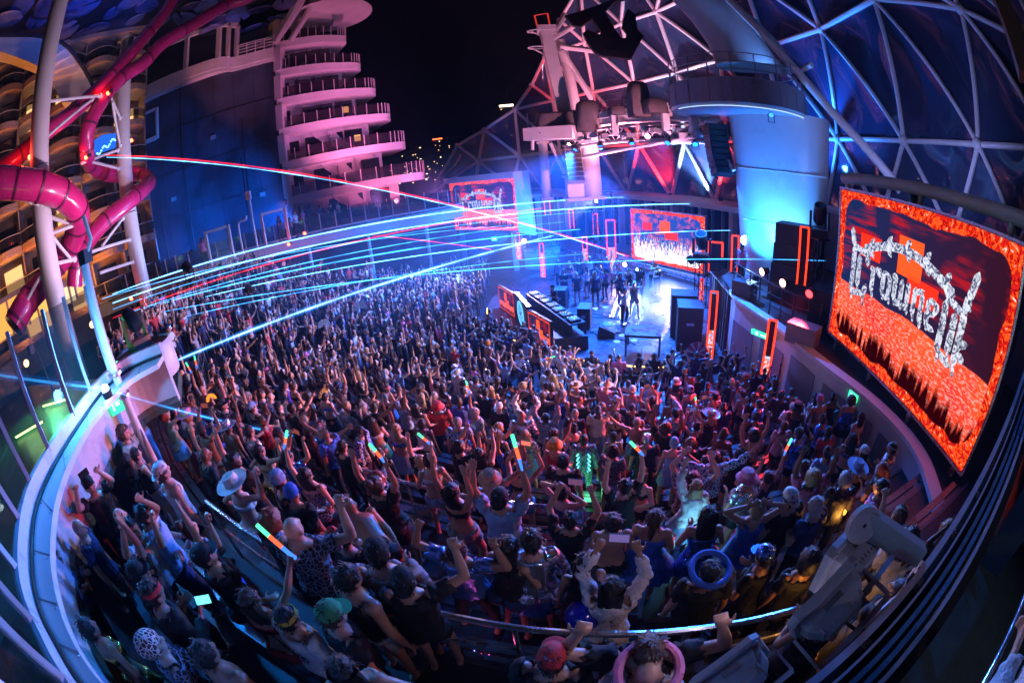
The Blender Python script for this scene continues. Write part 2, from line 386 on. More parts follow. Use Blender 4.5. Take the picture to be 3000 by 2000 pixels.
for i in range(3, len(RIMS) - 2, 4):
    a, b = RIMS[i].lerp(RIM2S[i], .12), RIMS[i].lerp(RIM2S[i], .98); MB().beam(a + Vector((0, 0, 5.712)), b + Vector((0, 0, 5.712)), .012, .006).build('panel_joint', GREY, up)
    for t in (.2, .85):
        c = RIMS[i].lerp(RIM2S[i], t) + (RIMS[i + 1] - RIMS[i]).normalized() * .06 + Vector((0, 0, 5.712)); MB().lathe([(.001, .006), (.011, .004), (.013, 0)], c, 8).build('bolt', STEEL, up)
# glass balustrade on the coping
bal = thing('glass_balustrade', 'frameless glass balustrade with slim blue-grey posts on the curved rim', 'balustrade', (-5.2, 1.8, 5.9))
POST = M('post_lavender', (.5, .5, .58), .35, .3, var=.1)
GP = glassy('balustrade_glass', (.02, .05, .05), .16, .03)
OB = [p + o * .065 for p, o in zip(RIMS, out)]
prev = None
def balustrade_post(p, o, h=1.35):
    d = (o * .26 + Vector((0, 0, 1))).normalized()
    MB().beam(p + Vector((0, 0, 5.84)), p + Vector((0, 0, 5.9)) + d * h, .06, .09, up=o).build('post', POST, bal)
    return p + Vector((0, 0, 5.93)), p + Vector((0, 0, 5.9)) + d * (h - .05)
acc = 9
for i in range(8, len(OB)):
    if i > 8: acc += (OB[i] - OB[i - 1]).length
    if acc > .62:
        acc = 0; cur = balustrade_post(OB[i], out[i])
        if prev:
            a, b = prev; c, d = cur
            MB().prism([a, c, d, b], out[i] * .012).build('glass_pane', GP, bal)
        prev = cur
# green-lit lounge floor beyond the balustrade with neon tubes
GREENF = M('lounge_floor', (.05, .2, .11), .35, var=.3, scale=.6)
MB().prism([(-16, -5, 5.02), (-5.3, -5, 5.02), (-5.0, 1.2, 5.02), (-6.2, 4.2, 5.02), (-6.6, 5.5, 5.02), (-16, 5.5, 5.02)], (0, 0, .02)).build('lounge_carpet', GREENF, kind='structure')
NEON = E('neon_yellow', (.75, 1, .25), 9.0)
for k, (a, b) in enumerate((((125, 1190), (200, 1168)), ((45, 1282), (128, 1233)))):
    p, q = atz(*a, 5.12), atz(*b, 5.12); q.z = p.z = 5.12
    nt_ = thing('neon_tube', ['yellow neon tube lying on the green lounge floor nearer the lamp plinth', 'yellow neon tube on the green lounge floor nearer the frame edge'][k], 'neon tube', (p + q) / 2, 'yellow neon tubes')
    MB().tube([p, q], .022, 8).build('tube', NEON, nt_, True); MB().ball(p, .035).build('end_cap', STEEL, nt_, True); MB().ball(q, .035).build('end_cap', STEEL, nt_, True)
    point((p + q) / 2 + Vector((0, 0, .25)), 14, (.45, 1, .3), .3, nt_, 'neon_lamp')
gl = thing('green_floodlight', 'small floodlight washing the lounge floor green', 'floodlight', (-12.5, 4.9, 6.3))
MB().box((-12.5, 4.9, 6.3), (.3, .2, .25)).build('housing', DARK, gl); MB().tube([(-12.5, 5.2, 5.0), (-12.5, 5.1, 6.2)], .04).build('pole', DARK, gl)
spot((-12.3, 4.8, 6.5), (-8.0, 2.0, 5.2), 420, (.1, 1, .45), 110, .8, .2, gl)
MB().prism([(-16.1, -7, 4.8), (-16.1, 5.6, 4.8), (-16.1, 5.6, 6.1), (-16.1, -7, 6.1)], (-.1, 0, 0)).build('lounge_back_wall', DARK, kind='structure')
# wall closing the bowl under the balcony
MB().strip(arc(CTR, R0 + NT * TD + .3, 180, 300, 40, 0), arc(CTR, R0 + NT * TD + .3, 180, 300, 40, 4.79), [Vector((0, 0, 0))] * 41).build('back_wall', M('back_wall', (.05, .05, .06), .6), kind='structure')
# ================================================================== LEFT SIDE: gallery, screen wall, balcony tower, wing, slides
# gallery deck edge (fascia) with glass rail on the far left
FA = [Vector(p) for p in ((-27.5, 17.5, 0), (-23.5, 20.2, 0), (-21.3, 21.6, 0), (-18.8, 23.5, 0), (-15.9, 25.0, 0), (-12.8, 26.1, 0), (-9.6, 26.8, 0), (-6.9, 27.6, 0), (-4.0, 28.9, 0), (-2.6, 30.6, 0))]
FAS = smoothpath(FA, 3)
ga = thing('gallery_deck', 'pale gallery deck edge above the far crowd with glass rail posts', 'gallery', (-15.9, 25, 3))
nin = Vector((-.4, .9, 0))
MB().strip([p + Vector((0, 0, 4.35)) for p in FAS], [p + Vector((0, 0, 5.35)) for p in FAS], nin * .25).build('fascia', WHITE, ga)
MB().strip([p + Vector((0, 0, 5.15)) for p in FAS], [p + nin * 9 + Vector((0, 0, 5.15)) for p in FAS], (0, 0, .12)).build('deck_slab', TIERM, ga)
MB().strip([p + nin * 2.2 for p in FAS], [p + nin * 2.2 + Vector((0, 0, 5.15)) for p in FAS], nin * .2).build('back_wall', M('gallery_wall_dark', (.06, .06, .075), .6), ga)  # plain dark wall under the gallery deck
GPF = glassy('rail_glass', (.05, .07, .1), .22, .05)
for i in range(1, len(FAS) - 1, 1):
    p = FAS[i] + nin * .12
    MB().beam(p + Vector((0, 0, 5.3)), p + Vector((0, 0, 6.45)), .06, .1).build('post', POST, ga)
    q = FAS[i + 1] + nin * .12
    MB().prism([p + Vector((0, 0, 5.4)), q + Vector((0, 0, 5.4)), q + Vector((0, 0, 6.35)), p + Vector((0, 0, 6.35))], nin * .015).build('glass_pane', GPF, ga)
for i in (2, 6, 11, 15, 19, 23):
    p = FAS[i]; MB().tube([p + nin * .6, p + nin * .6 + Vector((0, 0, 4.4))], .14).build('column', OFFW, ga, True)
# door frames and a lamp post on the gallery
for k, (px, w, h, lab) in enumerate(((640, 1.5, 2.0, 'white gate frame standing on the gallery in front of the dark screen wall'), (812, 1.6, 2.1, 'white gate frame on the gallery next to the lamp post'))):
    p = at(px, 700, 25.5 if k == 0 else 27.5); p.z = 5.3; u = Vector((.88, .45, 0))
    gf = thing('gate_frame', lab, 'gate frame', p, 'white gate frames')
    for s in (-1, 1): MB().beam(p + u * s * w / 2, p + u * s * w / 2 + Vector((0, 0, h)), .16, .12).build('post', WHITE, gf)
    MB().beam(p - u * (w / 2 - .08) + Vector((0, 0, h - .08)), p + u * (w / 2 - .08) + Vector((0, 0, h - .08)), .12, .16).build('lintel', WHITE, gf)
p = at(750, 700, 26.2); p.z = 5.3
lp = thing('lamp_post', 'slim white lamp post with square head on the gallery', 'lamp post', p)
MB().tube([p, p + Vector((0, 0, 3.1))], .07).build('pole', WHITE, lp, True); MB().box(p + Vector((0, -.1, 3.35)), (.34, .2, .5)).build('lamp_head', WHITE, lp)
p = at(705, 700, 26.0); p.z = 5.3
ps = thing('bent_pipe_post', 'short white pipe post with a bent top on the gallery', 'post', p)
MB().tube(smoothpath([p, p + Vector((0, 0, 1.7)), p + Vector((.15, .05, 1.95)), p + Vector((.5, .2, 2.0)), p + Vector((.55, .2, 2.2))], 3), .07).build('pipe', WHITE, ps, True)

# big dark wall (blue lit) with control booth on top
TWR_U = Vector((.93, .37, 0)).normalized(); TWR_N = Vector((.37, -.93, 0)).normalized()
P0 = Vector((-17.4, 32.7, 0))
sw = thing('screen_wall', 'tall dark windowless wall washed in blue below the control booth', 'wall', P0 - TWR_U * 7.5)
SWM = M('screen_wall_cloth', (.024, .034, .06), .7, var=.75, scale=.3, bump=.25, bscale=2.5)
a, b = P0 - TWR_U * .2, P0 - TWR_U * 15.2
nseg = 8
for k in range(nseg):
    q0 = a + (b - a) * (k / nseg) ; q1 = a + (b - a) * ((k + 1) / nseg) + TWR_U * .025
    MB().prism([q0 + Vector((0, 0, 5.2)), q1 + Vector((0, 0, 5.2)), q1 + Vector((0, 0, 21.3 + .02 * k)), q0 + Vector((0, 0, 21.3 + .02 * k))], -TWR_N * (.4 + .03 * (k % 2))).build('wall_panel', SWM, sw)
MB().prism([b + Vector((0, 0, 5.2)), b - TWR_U * 2.6 + TWR_N * .4 + Vector((0, 0, 5.2)), b - TWR_U * 2.6 + TWR_N * .4 + Vector((0, 0, 24)), b + Vector((0, 0, 24))], -TWR_N * 1.2).build('wall_return', OFFW, sw)
for z in (9.5, 13.4, 17.3): MB().beam(a + TWR_N * .03 + Vector((0, 0, z)), b + TWR_N * .03 + Vector((0, 0, z)), .05, .07).build('seam_batten', DARK, sw)
for u_, z0, z1 in ((3.2, 5.2, 16), (3.5, 5.2, 12.5), (9.1, 6, 21.2), (12.0, 5.2, 10.5)): MB().tube([P0 - TWR_U * u_ + TWR_N * .1 + Vector((0, 0, z0)), P0 - TWR_U * u_ + TWR_N * .1 + Vector((0, 0, z1))], .05, 6).build('cable_pipe', DARK, sw)
for u_, z0 in ((6.0, 15.2), (10.5, 11.0), (2.0, 9.0)): MB().box(P0 - TWR_U * u_ + TWR_N * .1 + Vector((0, 0, z0)), (.5, .2, .35), Matrix.Rotation(math.atan2(TWR_U.y, TWR_U.x), 3, 'Z')).build('junction_box', GREY, sw)
# small bay window on the wall
q = P0 - TWR_U * 12.6; wf = thing('wall_window', 'small white framed window near the top corner of the dark wall', 'window', q + Vector((0, 0, 16.6)))
for s in (-1, 1): MB().beam(q + TWR_U * s * .9 + TWR_N * .06 + Vector((0, 0, 17.0)), q + TWR_U * s * .9 + TWR_N * .06 + Vector((0, 0, 20.0)), .25, .3).build('frame_side', OFFW, wf)
MB().beam(q - TWR_U * .8 + TWR_N * .05 + Vector((0, 0, 19.9)), q + TWR_U * .8 + TWR_N * .05 + Vector((0, 0, 19.9)), .3, .25).build('frame_top', OFFW, wf)
MB().beam(q - TWR_U * .8 + TWR_N * .12 + Vector((0, 0, 17.1)), q + TWR_U * .8 + TWR_N * .12 + Vector((0, 0, 17.1)), .5, .35).build('sill', OFFW, wf)
MB().box(q + TWR_N * .03 + Vector((0, 0, 18.5)), (1.6, .05, 2.6), Matrix.Rotation(math.atan2(TWR_U.y, TWR_U.x), 3, 'Z')).build('pane', HWALL, wf)

bt = thing('control_booth', 'white control booth with slanted windows above the dark wall', 'booth', P0 - TWR_U * 8 + Vector((0, 0, 20)))
def bp(u, z, o=0.0): return P0 - TWR_U * u + TWR_N * o + Vector((0, 0, z))
prof = [(15.0, -1.6), (13.5, .6), (11.8, 1.5), (6.5, 1.7), (4.6, 1.4), (3.6, .4), (.1, .3)]
PS = smoothpath([bp(u, 0, o) for u, o in prof], 3)
zb = 21.4
MB().strip([p + Vector((0, 0, zb - .3)) for p in PS], [p + Vector((0, 0, zb + .75)) for p in PS], -TWR_N * .3).build('floor_band', OFFW, bt)
MB().strip([p - TWR_N * .1 + Vector((0, 0, zb - .62)) for p in PS], [p - TWR_N * 3 + Vector((0, 0, zb - .1)) for p in PS], (0, 0, .3)).build('soffit', OFFW, bt)
MB().strip([p + Vector((0, 0, zb + 3.9)) for p in PS[:16]], [p + Vector((0, 0, zb + 4.75)) for p in PS[:16]], -TWR_N * .4).build('roof_band', OFFW, bt)
MB().strip([p + Vector((0, 0, zb + 4.5)) for p in PS[:16]], [p - TWR_N * 4 + Vector((0, 0, zb + 4.7)) for p in PS[:16]], (0, 0, .15)).build('roof', OFFW, bt)
MB().strip([p - TWR_N * 2.2 + Vector((0, 0, zb)) for p in PS[:16]], [p - TWR_N * 2.2 + Vector((0, 0, zb + 4.5)) for p in PS], -TWR_N * .1).build('back_wall', M('booth_inside', (.1, .09, .11), .7), bt)
for i in (3, 5, 8, 11, 13, 15):
    MB().beam(PS[i] + Vector((0, 0, zb + .7)) - TWR_N * .15, PS[i] - TWR_N * .15 + Vector((0, 0, zb + 3.95)), .42, .3).build('mullion', OFFW, bt)
PN = glassy('booth_glass', (.02, .025, .04), .55, .06)
for a_, b_ in ((3, 5), (5, 8), (8, 11), (11, 13), (13, 15)):
    for i in range(a_, b_):
        pass
    m = MB(); m.strip([PS[i] - TWR_N * .2 + Vector((0, 0, zb + .72)) for i in range(a_, b_ + 1)], [PS[i] - TWR_N * .2 + Vector((0, 0, zb + 3.92)) for i in range(a_, b_ + 1)], -TWR_N * .03); m.build('window_pane', PN, bt)
lm = thing('booth_lamp', 'small greenish lamp glowing inside the control booth window', 'lamp', bp(5.2, zb + 2.3, .2)); MB().ball(bp(5.2, zb + 2.3, .2), .12).build('bulb', E('booth_bulb', (.6, 1, .75), 9), lm, True); MB().tube([bp(5.2, zb + 2.4, .2), bp(5.2, zb + 3.2, .2)], .02).build('cable', DARK, lm)
rl = thing('booth_railing', 'white railing on the ledge between the booth and the balcony tower', 'railing', bp(2, zb + .75, .3))
for h in (.3, .6, .9, 1.1): MB().tube([bp(3.4, zb + .75 + h, .35), bp(.2, zb + .75 + h, .3)], .03, 6).build('rail', WHITE, rl, True)
for u in (3.4, 2.6, 1.8, 1.0, .2): MB().tube([bp(u, zb + .7, .33), bp(u, zb + 1.88, .33)], .035, 6).build('post', WHITE, rl, True)

# balcony tower, stepped terraces with curved white slabs
tw = thing('balcony_tower', 'pink lit ship tower of stepped white curved balconies', 'tower', P0)
TIPS = [(-2.9, 39.2, 5.2), (-5.8, 36.8, 8.1), (-7.4, 38.0, 11.2), (-8.6, 38.6, 14.2), (-9.8, 38.6, 17.0), (-11.0, 38.1, 19.8), (-11.9, 36.6, 22.6), (-13.3, 36.8, 25.6)]
TW = M('tower_white', (.66, .62, .64), .5, var=.1, scale=.5)
TWIN = M('tower_window', (.02, .025, .04), .12, var=.3)
GT = glassy('tower_glass', (.12, .1, .14), .13, .06)
def slab_outline(tip, z):
    t = Vector((tip[0], tip[1], 0)); s0 = P0.copy(); d = (t - s0); L = d.length; u = d.normalized(); nn = Vector((-u.y, u.x, 0))
    if nn.y < 0: nn = -nn
    pts = []
    for k in range(9):
        s = k / 8; pts.append(s0 + u * L * s * .86 - nn * (.55 * math.sin(math.pi * s * .9)))
    e = s0 + u * L * .86; rr = L * .14
    for k in range(1, 7):
        a = math.pi / 2 * k / 6; pts.append(e + u * rr * math.sin(a) - nn * (.17 - rr * .9 * (1 - math.cos(a))))
    back = pts[-1] + nn * 6; pts2 = pts + [back, s0 + nn * 6.5 - u * .3]
    return pts, pts2, u, nn
for k, tip in enumerate(TIPS):
    z = tip[2]; pts, poly, u, nn = slab_outline(tip, z)
    sl = MB(); sl.prism([p + Vector((0, 0, z - .62)) for p in poly], (0, 0, .62)); slab = sl.build('balcony_slab', TW, tw)
    MB().strip([p - nn * .05 + Vector((0, 0, z - .08)) for p in pts], [p - nn * .05 + Vector((0, 0, z + .06)) for p in pts], nn * .12).build('slab_lip', TW, slab)
    if k < len(TIPS) - 1:
        # rail posts and glass
        L = 0; last = None
        for i in range(len(pts)):
            p = pts[i] + nn * .12
            MB().beam(p + Vector((0, 0, z)), p + Vector((0, 0, z + 1.12)), .06, .06).build('rail_post', TW, slab)
            if last is not None:
                MB().prism([last + Vector((0, 0, z + .1)), p + Vector((0, 0, z + .1)), p + Vector((0, 0, z + 1.05)), last + Vector((0, 0, z + 1.05))], nn * .015).build('glass_pane', GT, slab)
            last = p
        # recessed cabin wall with doors and windows
        nxt = TIPS[k + 1]; t2 = Vector((nxt[0], nxt[1], 0)); d2 = (t2 - P0); L2 = d2.length; u2 = d2.normalized(); n2 = Vector((-u2.y, u2.x, 0)); hh = nxt[2] - z - .62
        w0 = P0 + u2 * .2 + n2 * 1.4; w1 = P0 + u2 * L2 * .8 + n2 * 1.3
        MB().prism([w0 + Vector((0, 0, z)), w1 + Vector((0, 0, z)), w1 + Vector((0, 0, z + hh)), w0 + Vector((0, 0, z + hh))], n2 * 3).build('cabin_wall', TW, tw)
        random.seed(40 + k)
        for f, wd, h0, h1 in ((.12, 1.2, .9, 1.9), (.4, 1.5, 0.02, 2.0), (.62, 1.6, .02, 2.05), (.84, 1.7, .02, 2.1)):
            c = w0 + (w1 - w0) * (f + random.uniform(-.04, .04)) - n2 * .03
            MB().prism([c - u2 * wd / 2 + Vector((0, 0, z + h0)), c + u2 * wd / 2 + Vector((0, 0, z + h0)), c + u2 * wd / 2 + Vector((0, 0, z + h1)), c - u2 * wd / 2 + Vector((0, 0, z + h1))], n2 * .02).build('window', TWIN, tw)
        MB().beam(P0 + n2 * .3 + u2 * .35 + Vector((0, 0, z)), P0 + n2 * .3 + u2 * .35 + Vector((0, 0, nxt[2] - .5)), .7, .9).build('end_pier', TW, tw)
        for f in (.28, .52, .76):
            c = w0 + (w1 - w0) * f; MB().prism([c + Vector((0, 0, z)), c - n2 * 1.1 + Vector((0, 0, z)), c - n2 * 1.1 + Vector((0, 0, z + 1.9)), c + Vector((0, 0, z + 1.9))], u2 * .06).build('divider', GT, tw)
            MB().box(c + u2 * 1.0 - n2 * .7 + Vector((0, 0, z + .25)), (.7, .6, .5)).build('deck_chair', GREY, tw)
        if k in (2, 3): c = w0 + (w1 - w0) * .86 - n2 * .07; MB().prism([c - u2 * .3 + Vector((0, 0, z + .9)), c + u2 * .3 + Vector((0, 0, z + .9)), c + u2 * .3 + Vector((0, 0, z + 1.5)), c - u2 * .3 + Vector((0, 0, z + 1.5))], n2 * .02).build('lit_lamp', E('cabin_glow', (1, .4, .15), 1.5), tw)
        # curved wing fin between decks
        c0 = P0 + u2 * L2 * .5 + n2 * 1.2
        if k in (0, 1, 2):
            m = MB(); F = [c0 + u2 * (-2.2 + 3.4 * (s ** 1.6)) + Vector((0, 0, z + hh * (1 - s))) for s in [i / 8 for i in range(9)]]
            m.strip(F, [p + u2 * 2.2 * (1 - .4 * i / 8) for i, p in enumerate(F)], n2 * .25); m.build('fin', TW, tw)
c = P0 + Vector((3.0, 3.2, 0))
m = MB(); m.lathe([(0.01, 31), (1.1, 30.6), (1.7, 29.4), (2.1, 27.8), (3.3, 26.6), (4.2, 25.7), (0.01, 25.6)], (-14.0, 37.2, 0), 32); m.build('dome_roof', TW, tw, True)
FP = smoothpath([P0 + TWR_N * .6 + Vector((0, 0, 22.4)), P0 + TWR_U * 1.6 + TWR_N * .6 + Vector((0, 0, 25.2)), P0 + TWR_U * 2.6 + TWR_N * .6 + Vector((0, 0, 28.5)), P0 + TWR_U * 2.6 + TWR_N * .6 + Vector((0, 0, 33))], 5)
MB().tube(FP, [.28 + .5 * abs(math.sin(i * .09)) for i in range(len(FP))], 8).build('curved_buttress', TW, tw, True)
MB().tube([p + TWR_U * 1.3 - TWR_N * .5 for p in FP], .3, 8).build('curved_buttress', TW, tw, True)

# left wing with scalloped balconies, warm light
FX0 = Vector((-24.6, 23.2, 0)); FX1 = Vector((-35.5, 3.0, 0)); FU = (FX1 - FX0).normalized(); FN = Vector((-FU.y, FU.x, 0))
if FN.x < 0: FN = -FN
LW = thing('cabin_wing', 'long cabin wing with scalloped balconies glowing orange behind the slides', 'building', FX0)
WINGM = M('wing_render', (.42, .30, .23), .6, var=.15, scale=.6)
WB = M('wing_balcony_rust', (.5, .3, .22), .55, var=.2)
WG = glassy('wing_glass', (.03, .03, .04), .4, .08)
LEN = (FX1 - FX0).length; NBAY = 8; BW = LEN / NBAY
LEVZ = [5.4, 8.3, 11.2, 14.1, 17.0, 19.9, 22.8]
WLIT = E('cabin_lit', (1, .55, .2), 1.6); 
MB().prism([FX0 - FN * 2.2 + Vector((0, 0, 3)), FX1 - FN * 2.2 + Vector((0, 0, 3)), FX1 - FN * 2.2 + Vector((0, 0, 25)), FX0 - FN * 2.2 + Vector((0, 0, 25))], -FN * .5).build('wall', WINGM, LW)
random.seed(3)
for z in LEVZ:
    for b in range(NBAY):
        s0 = FX0 + FU * BW * b; pts = []
        for i in range(9):
            s = i / 8; pts.append(s0 + FU * BW * s + FN * (.15 + .95 * math.sin(math.pi * s) ** .8))
        lo = [p + Vector((0, 0, z - .22)) for p in pts]; mat = WB if random.random() < .35 else WINGM
        sl = MB(); sl.strip([p - FN * 2.4 for p in lo], lo, (0, 0, .22)); slab = sl.build('balcony', mat, LW)
        MB().strip([p + Vector((0, 0, .24)) for p in lo], [p + Vector((0, 0, .5)) for p in lo], -FN * .12).build('kerb', WINGM, slab)
        MB().strip([p + Vector((0, 0, .75)) - FN * .06 for p in lo], [p + Vector((0, 0, 1.3)) - FN * .06 for p in lo], -FN * .015).build('glass_rail', WG, slab)
        MB().tube([p + Vector((0, 0, 1.34)) - FN * .06 for p in lo], .03, 5).build('handrail', POST, slab)
        # divider and door
        MB().prism([s0 + FN * .1 + Vector((0, 0, z)), s0 - FN * 2.2 + Vector((0, 0, z)), s0 - FN * 2.2 + Vector((0, 0, z + 2.65)), s0 + FN * .1 + Vector((0, 0, z + 2.65))], FU * .1).build('divider', WINGM, LW)
        c = s0 + FU * BW * .5 - FN * 2.17; lit = random.random() < .16
        MB().prism([c - FU * .9 + Vector((0, 0, z + .02)), c + FU * .9 + Vector((0, 0, z + .02)), c + FU * .9 + Vector((0, 0, z + 2.2)), c - FU * .9 + Vector((0, 0, z + 2.2))], FN * .03).build('door_glass', WLIT if lit else TWIN, LW)
MB().prism([FX0 - FN * 2.6 + Vector((0, 0, 25)), FX1 - FN * 2.6 + Vector((0, 0, 25)), FX1 + FN * .8 + Vector((0, 0, 25)), FX0 + FN * .8 + Vector((0, 0, 25))], (0, 0, .4)).build('roof_slab', WINGM, LW)
# warm lamps under the wing, boardwalk glow
wlamps = [FX0 + FU * BW * (b + .5) + FN * 4.0 for b in (2, 4, 6)]
for k, p in enumerate(wlamps):
    wl_ = thing('boardwalk_lamp', ['warm globe lamp below the cabin wing nearest the slides', 'warm globe lamp below the middle of the cabin wing', 'warm globe lamp below the far left of the cabin wing'][k], 'lamp', p + Vector((0, 0, 2)), 'warm boardwalk lamps')
    MB().tube([p + Vector((0, 0, 1.0)), p + Vector((0, 0, 4.4))], .06).build('pole', DARK, wl_); MB().ball(p + Vector((0, 0, 4.6)), .22).build('globe', E('warm_globe', (1, .55, .18), 14), wl_, True)
    spot(p + Vector((0, 0, 5.0)), p - FN * 4 + Vector((0, 0, 13)), 3200, (1, .3, .05), 130, .7, .4, wl_)
# arched cream roof end on the left and dark canopy with lily pads
ar = thing('arched_canopy', 'cream curved canopy edge arching over the cabin wing top', 'canopy', at(120, 130, 27))
A1 = smoothpath([at(-60, 90, 27), at(0, 104, 27), at(125, 108, 27), at(200, 140, 27), at(263, 232, 28), at(285, 300, 28)], 4)
A2 = smoothpath([at(-60, 145, 27), at(0, 152, 27), at(54, 170, 27), at(112, 196, 27), at(150, 240, 28), at(180, 300, 28)], 4)
MB().strip(A1, A2, Vector((-1.5, 1.5, 0))).build('canopy_face', M('cream_paint', (.7, .6, .5), .55, var=.08), ar)
MB().tube(A1, .14, 8).build('edge_trim', DARK, ar, True)
cn = thing('lily_pad_ceiling', 'dark blue ceiling decorated with overlapping round lily pads', 'ceiling', at(400, 60, 30))
zc = 25.5
m = MB(); m.prism([pol(-85, 33, zc), pol(-85, 12, zc), pol(-20, 12, zc), pol(-20, 24, zc), pol(-26, 31, zc), pol(-33, 36, zc), pol(-50, 38, zc)], (0, 0, .3)); m.build('ceiling_panel', M('ceiling_navy', (.008, .012, .03), .4), cn)
random.seed(11)
PADS = [M('lily_pad_%d' % k, c, .35, var=.3, scale=1.2, coat=.3) for k, c in enumerate(((.02, .05, .22), (.03, .08, .3), (.015, .03, .14), (.1, .13, .3)))]
spots = [(60, 20), (110, 60), (200, 50), (180, 95), (290, 140), (330, 40), (250, 100), (395, 60), (430, 20), (600, 20), (650, 60), (620, 90), (740, 90), (700, 45), (760, 30), (830, 15), (540, 60), (470, 60), (150, 15), (20, 60), (345, 110), (240, 20), (560, 20), (380, 10), (290, 80), (680, 100), (810, 60)]
for k, (px, py) in enumerate(spots):
    p = atz(px, py, zc - .15 - .03 * (k % 5)); r = random.uniform(.9, 1.7)
    mm = Matrix.Rotation(random.uniform(0, 6), 3, 'Z') @ Matrix.Rotation(R(random.uniform(-14, 14)), 3, 'X')
    MB().lathe([(.01, -.02), (r * .6, -.06), (r * .92, -.02), (r, .06), (r * .9, .08), (.01, .1)], p, 22, mm, 8, 352, 1, .8).build('lily_pad', PADS[k % 4], cn, True)

# slides, posts and braces
SL = M('slide_magenta', (.52, .02, .16), .22, var=.12, scale=.8, coat=.4)
SLJ = M('slide_joint', (.12, .01, .05), .4, var=.1)
def slide(name, pts, r, label):
    P = smoothpath([at(*p) for p in pts], 5); root = thing('slide_tube', label, 'water slide', P[len(P) // 2], 'magenta slide tubes')
    MB().tube(P, r, 18).build('tube', SL, root, True)
    step = 7
    for i in range(3, len(P) - 1, step):
        d = (P[i + 1] - P[i]).normalized() * .05
        MB().tube([P[i] - d, P[i] + d], r * 1.06, 18).build('joint_ring', SLJ, root, True)
slide('a', [(540, -60, 24), (487, 31, 23.4), (433, 98, 22.6), (353, 192, 21.4), (286, 263, 20.6), (201, 339, 19.6), (138, 384, 19.0), (89, 429, 18.6), (36, 473, 18.4), (-30, 520, 18.2)], .42, 'straight magenta slide tube running behind both white posts to the frame edge')
slide('b', [(760, -20, 25), (712, 0, 24.6), (658, 18, 24.2), (574, 69, 23.6), (478, 126, 22.6), (421, 184, 22), (363, 222, 21.3), (318, 268, 20.8), (290, 310, 20.4), (264, 360, 20.3), (253, 410, 20.6), (257, 460, 21.4), (268, 487, 22.4), (295, 504, 23.6), (339, 513, 24.6), (388, 510, 25.2), (420, 515, 25), (437, 532, 24), (423, 552, 22.6), (383, 586, 21.2), (319, 637, 20.4), (271, 688, 20), (239, 739, 19.8), (223, 787, 19.8), (218, 840, 19.8)], .42, 'magenta slide tube that loops round the slimmer white post')
slide('c', [(-40, 533, 15.6), (0, 535, 15.6), (48, 538, 15.7), (96, 543, 15.8), (143, 554, 16.1), (185, 573, 16.6), (220, 605, 17.2), (230, 637, 17.8), (223, 675, 18.4), (207, 717, 18.8), (182, 755, 19), (150, 795, 19), (121, 835, 18.6), (89, 870, 18.2), (64, 908, 17.8), (40, 955, 17.6)], .55, 'fat magenta slide tube curling round in front of the big white post')
PW = M('post_white', (.7, .7, .73), .4, var=.06, scale=.6)
b1 = at(190, 975, 17.4); b2 = at(440, 918, 22.8)
p1 = thing('slide_post', 'thick white tubular post carrying the slides nearest the frame edge', 'post', (b1.x, b1.y, 2.5), 'white slide posts')
MB().tube([(b1.x, b1.y, 2.5), (b1.x, b1.y, 12)], .46, 24).build('lower_tube', PW, p1, True); MB().tube([(b1.x, b1.y, 12.04), (b1.x - .2, b1.y, 26)], .46, 24).build('upper_tube', PW, p1, True)
MB().tube([(b1.x, b1.y, 11.98), (b1.x, b1.y, 12.06)], .452, 24).build('weld_seam', GREY, p1)
p2 = thing('slide_post', 'slimmer white tubular post with a cut top beside the dark wall', 'post', (b2.x, b2.y, 3), 'white slide posts')
MB().tube([(b2.x, b2.y, 3), (b2.x, b2.y, 9.5)], .42, 24).build('lower_tube', PW, p2, True); MB().tube([(b2.x, b2.y, 9.55), (b2.x - .1, b2.y, 19.2)], .42, 24).build('upper_tube', PW, p2, True)
MB().box((b2.x - .1, b2.y, 19.25), (.95, .95, .12)).build('top_plate', PW, p2)
spot((b2.x, b2.y, 19.6), (b2.x - 1.5, b2.y - 2, 25.5), 3600, (.02, .14, 1), 150, .8, .2, p2)  # lamp and its uplight shell added to bring out the lily pads
MB().lathe([(.01, 0), (.16, .02), (.2, .2), (.17, .22)], (b2.x, b2.y, 19.32), 14).build('uplight', DARK, p2, True)
braces = [((140, 298, 17.3), (292, 281, 20)), ((137, 402, 17.3), (270, 292, 20)), ((325, 285, 20.8), (352, 345, 22.4)), ((330, 300, 20.8), (352, 425, 22.4)), ((238, 480, 21), (345, 440, 22.4)), ((270, 475, 21.4), (348, 494, 22.4)), ((150, 685, 17.3), (238, 652, 17.5)), ((150, 637, 17.3), (208, 657, 17.5)), ((155, 695, 17.3), (208, 760, 18.2)), ((165, 772, 17.3), (218, 760, 18.2)), ((84, 590, 15.8), (118, 598, 17.2)), ((268, 738, 20), (378, 703, 22.4)), ((300, 720, 20.5), (360, 640, 22.3)), ((220, 840, 19.8), (255, 822, 21)), ((292, 800, 21), (388, 768, 22.5)), ((42, 955, 17.6), (130, 790, 17.4))]
locs = 'upper post top,upper post diagonal,loop post short strut,loop post long strut,blue balcony arm,loop post lower strut,mid post arm,mid post tie,mid post lower tie,mid post bottom arm,fat tube saddle,tail of the looping tube,tail of the looping tube diagonal,red tail lamp,lower platform,bottom of the fat tube'.split(',')
for k, (a, b) in enumerate(braces):
    br = thing('slide_brace', f'white steel brace of the slides at the {locs[k]}', 'brace', at(*a), 'white slide braces'); MB().tube([at(*a), at(*b)], .075, 8).build('strut', PW, br, True); MB().ball(at(*b), .13).build('clamp', PW, br, True)
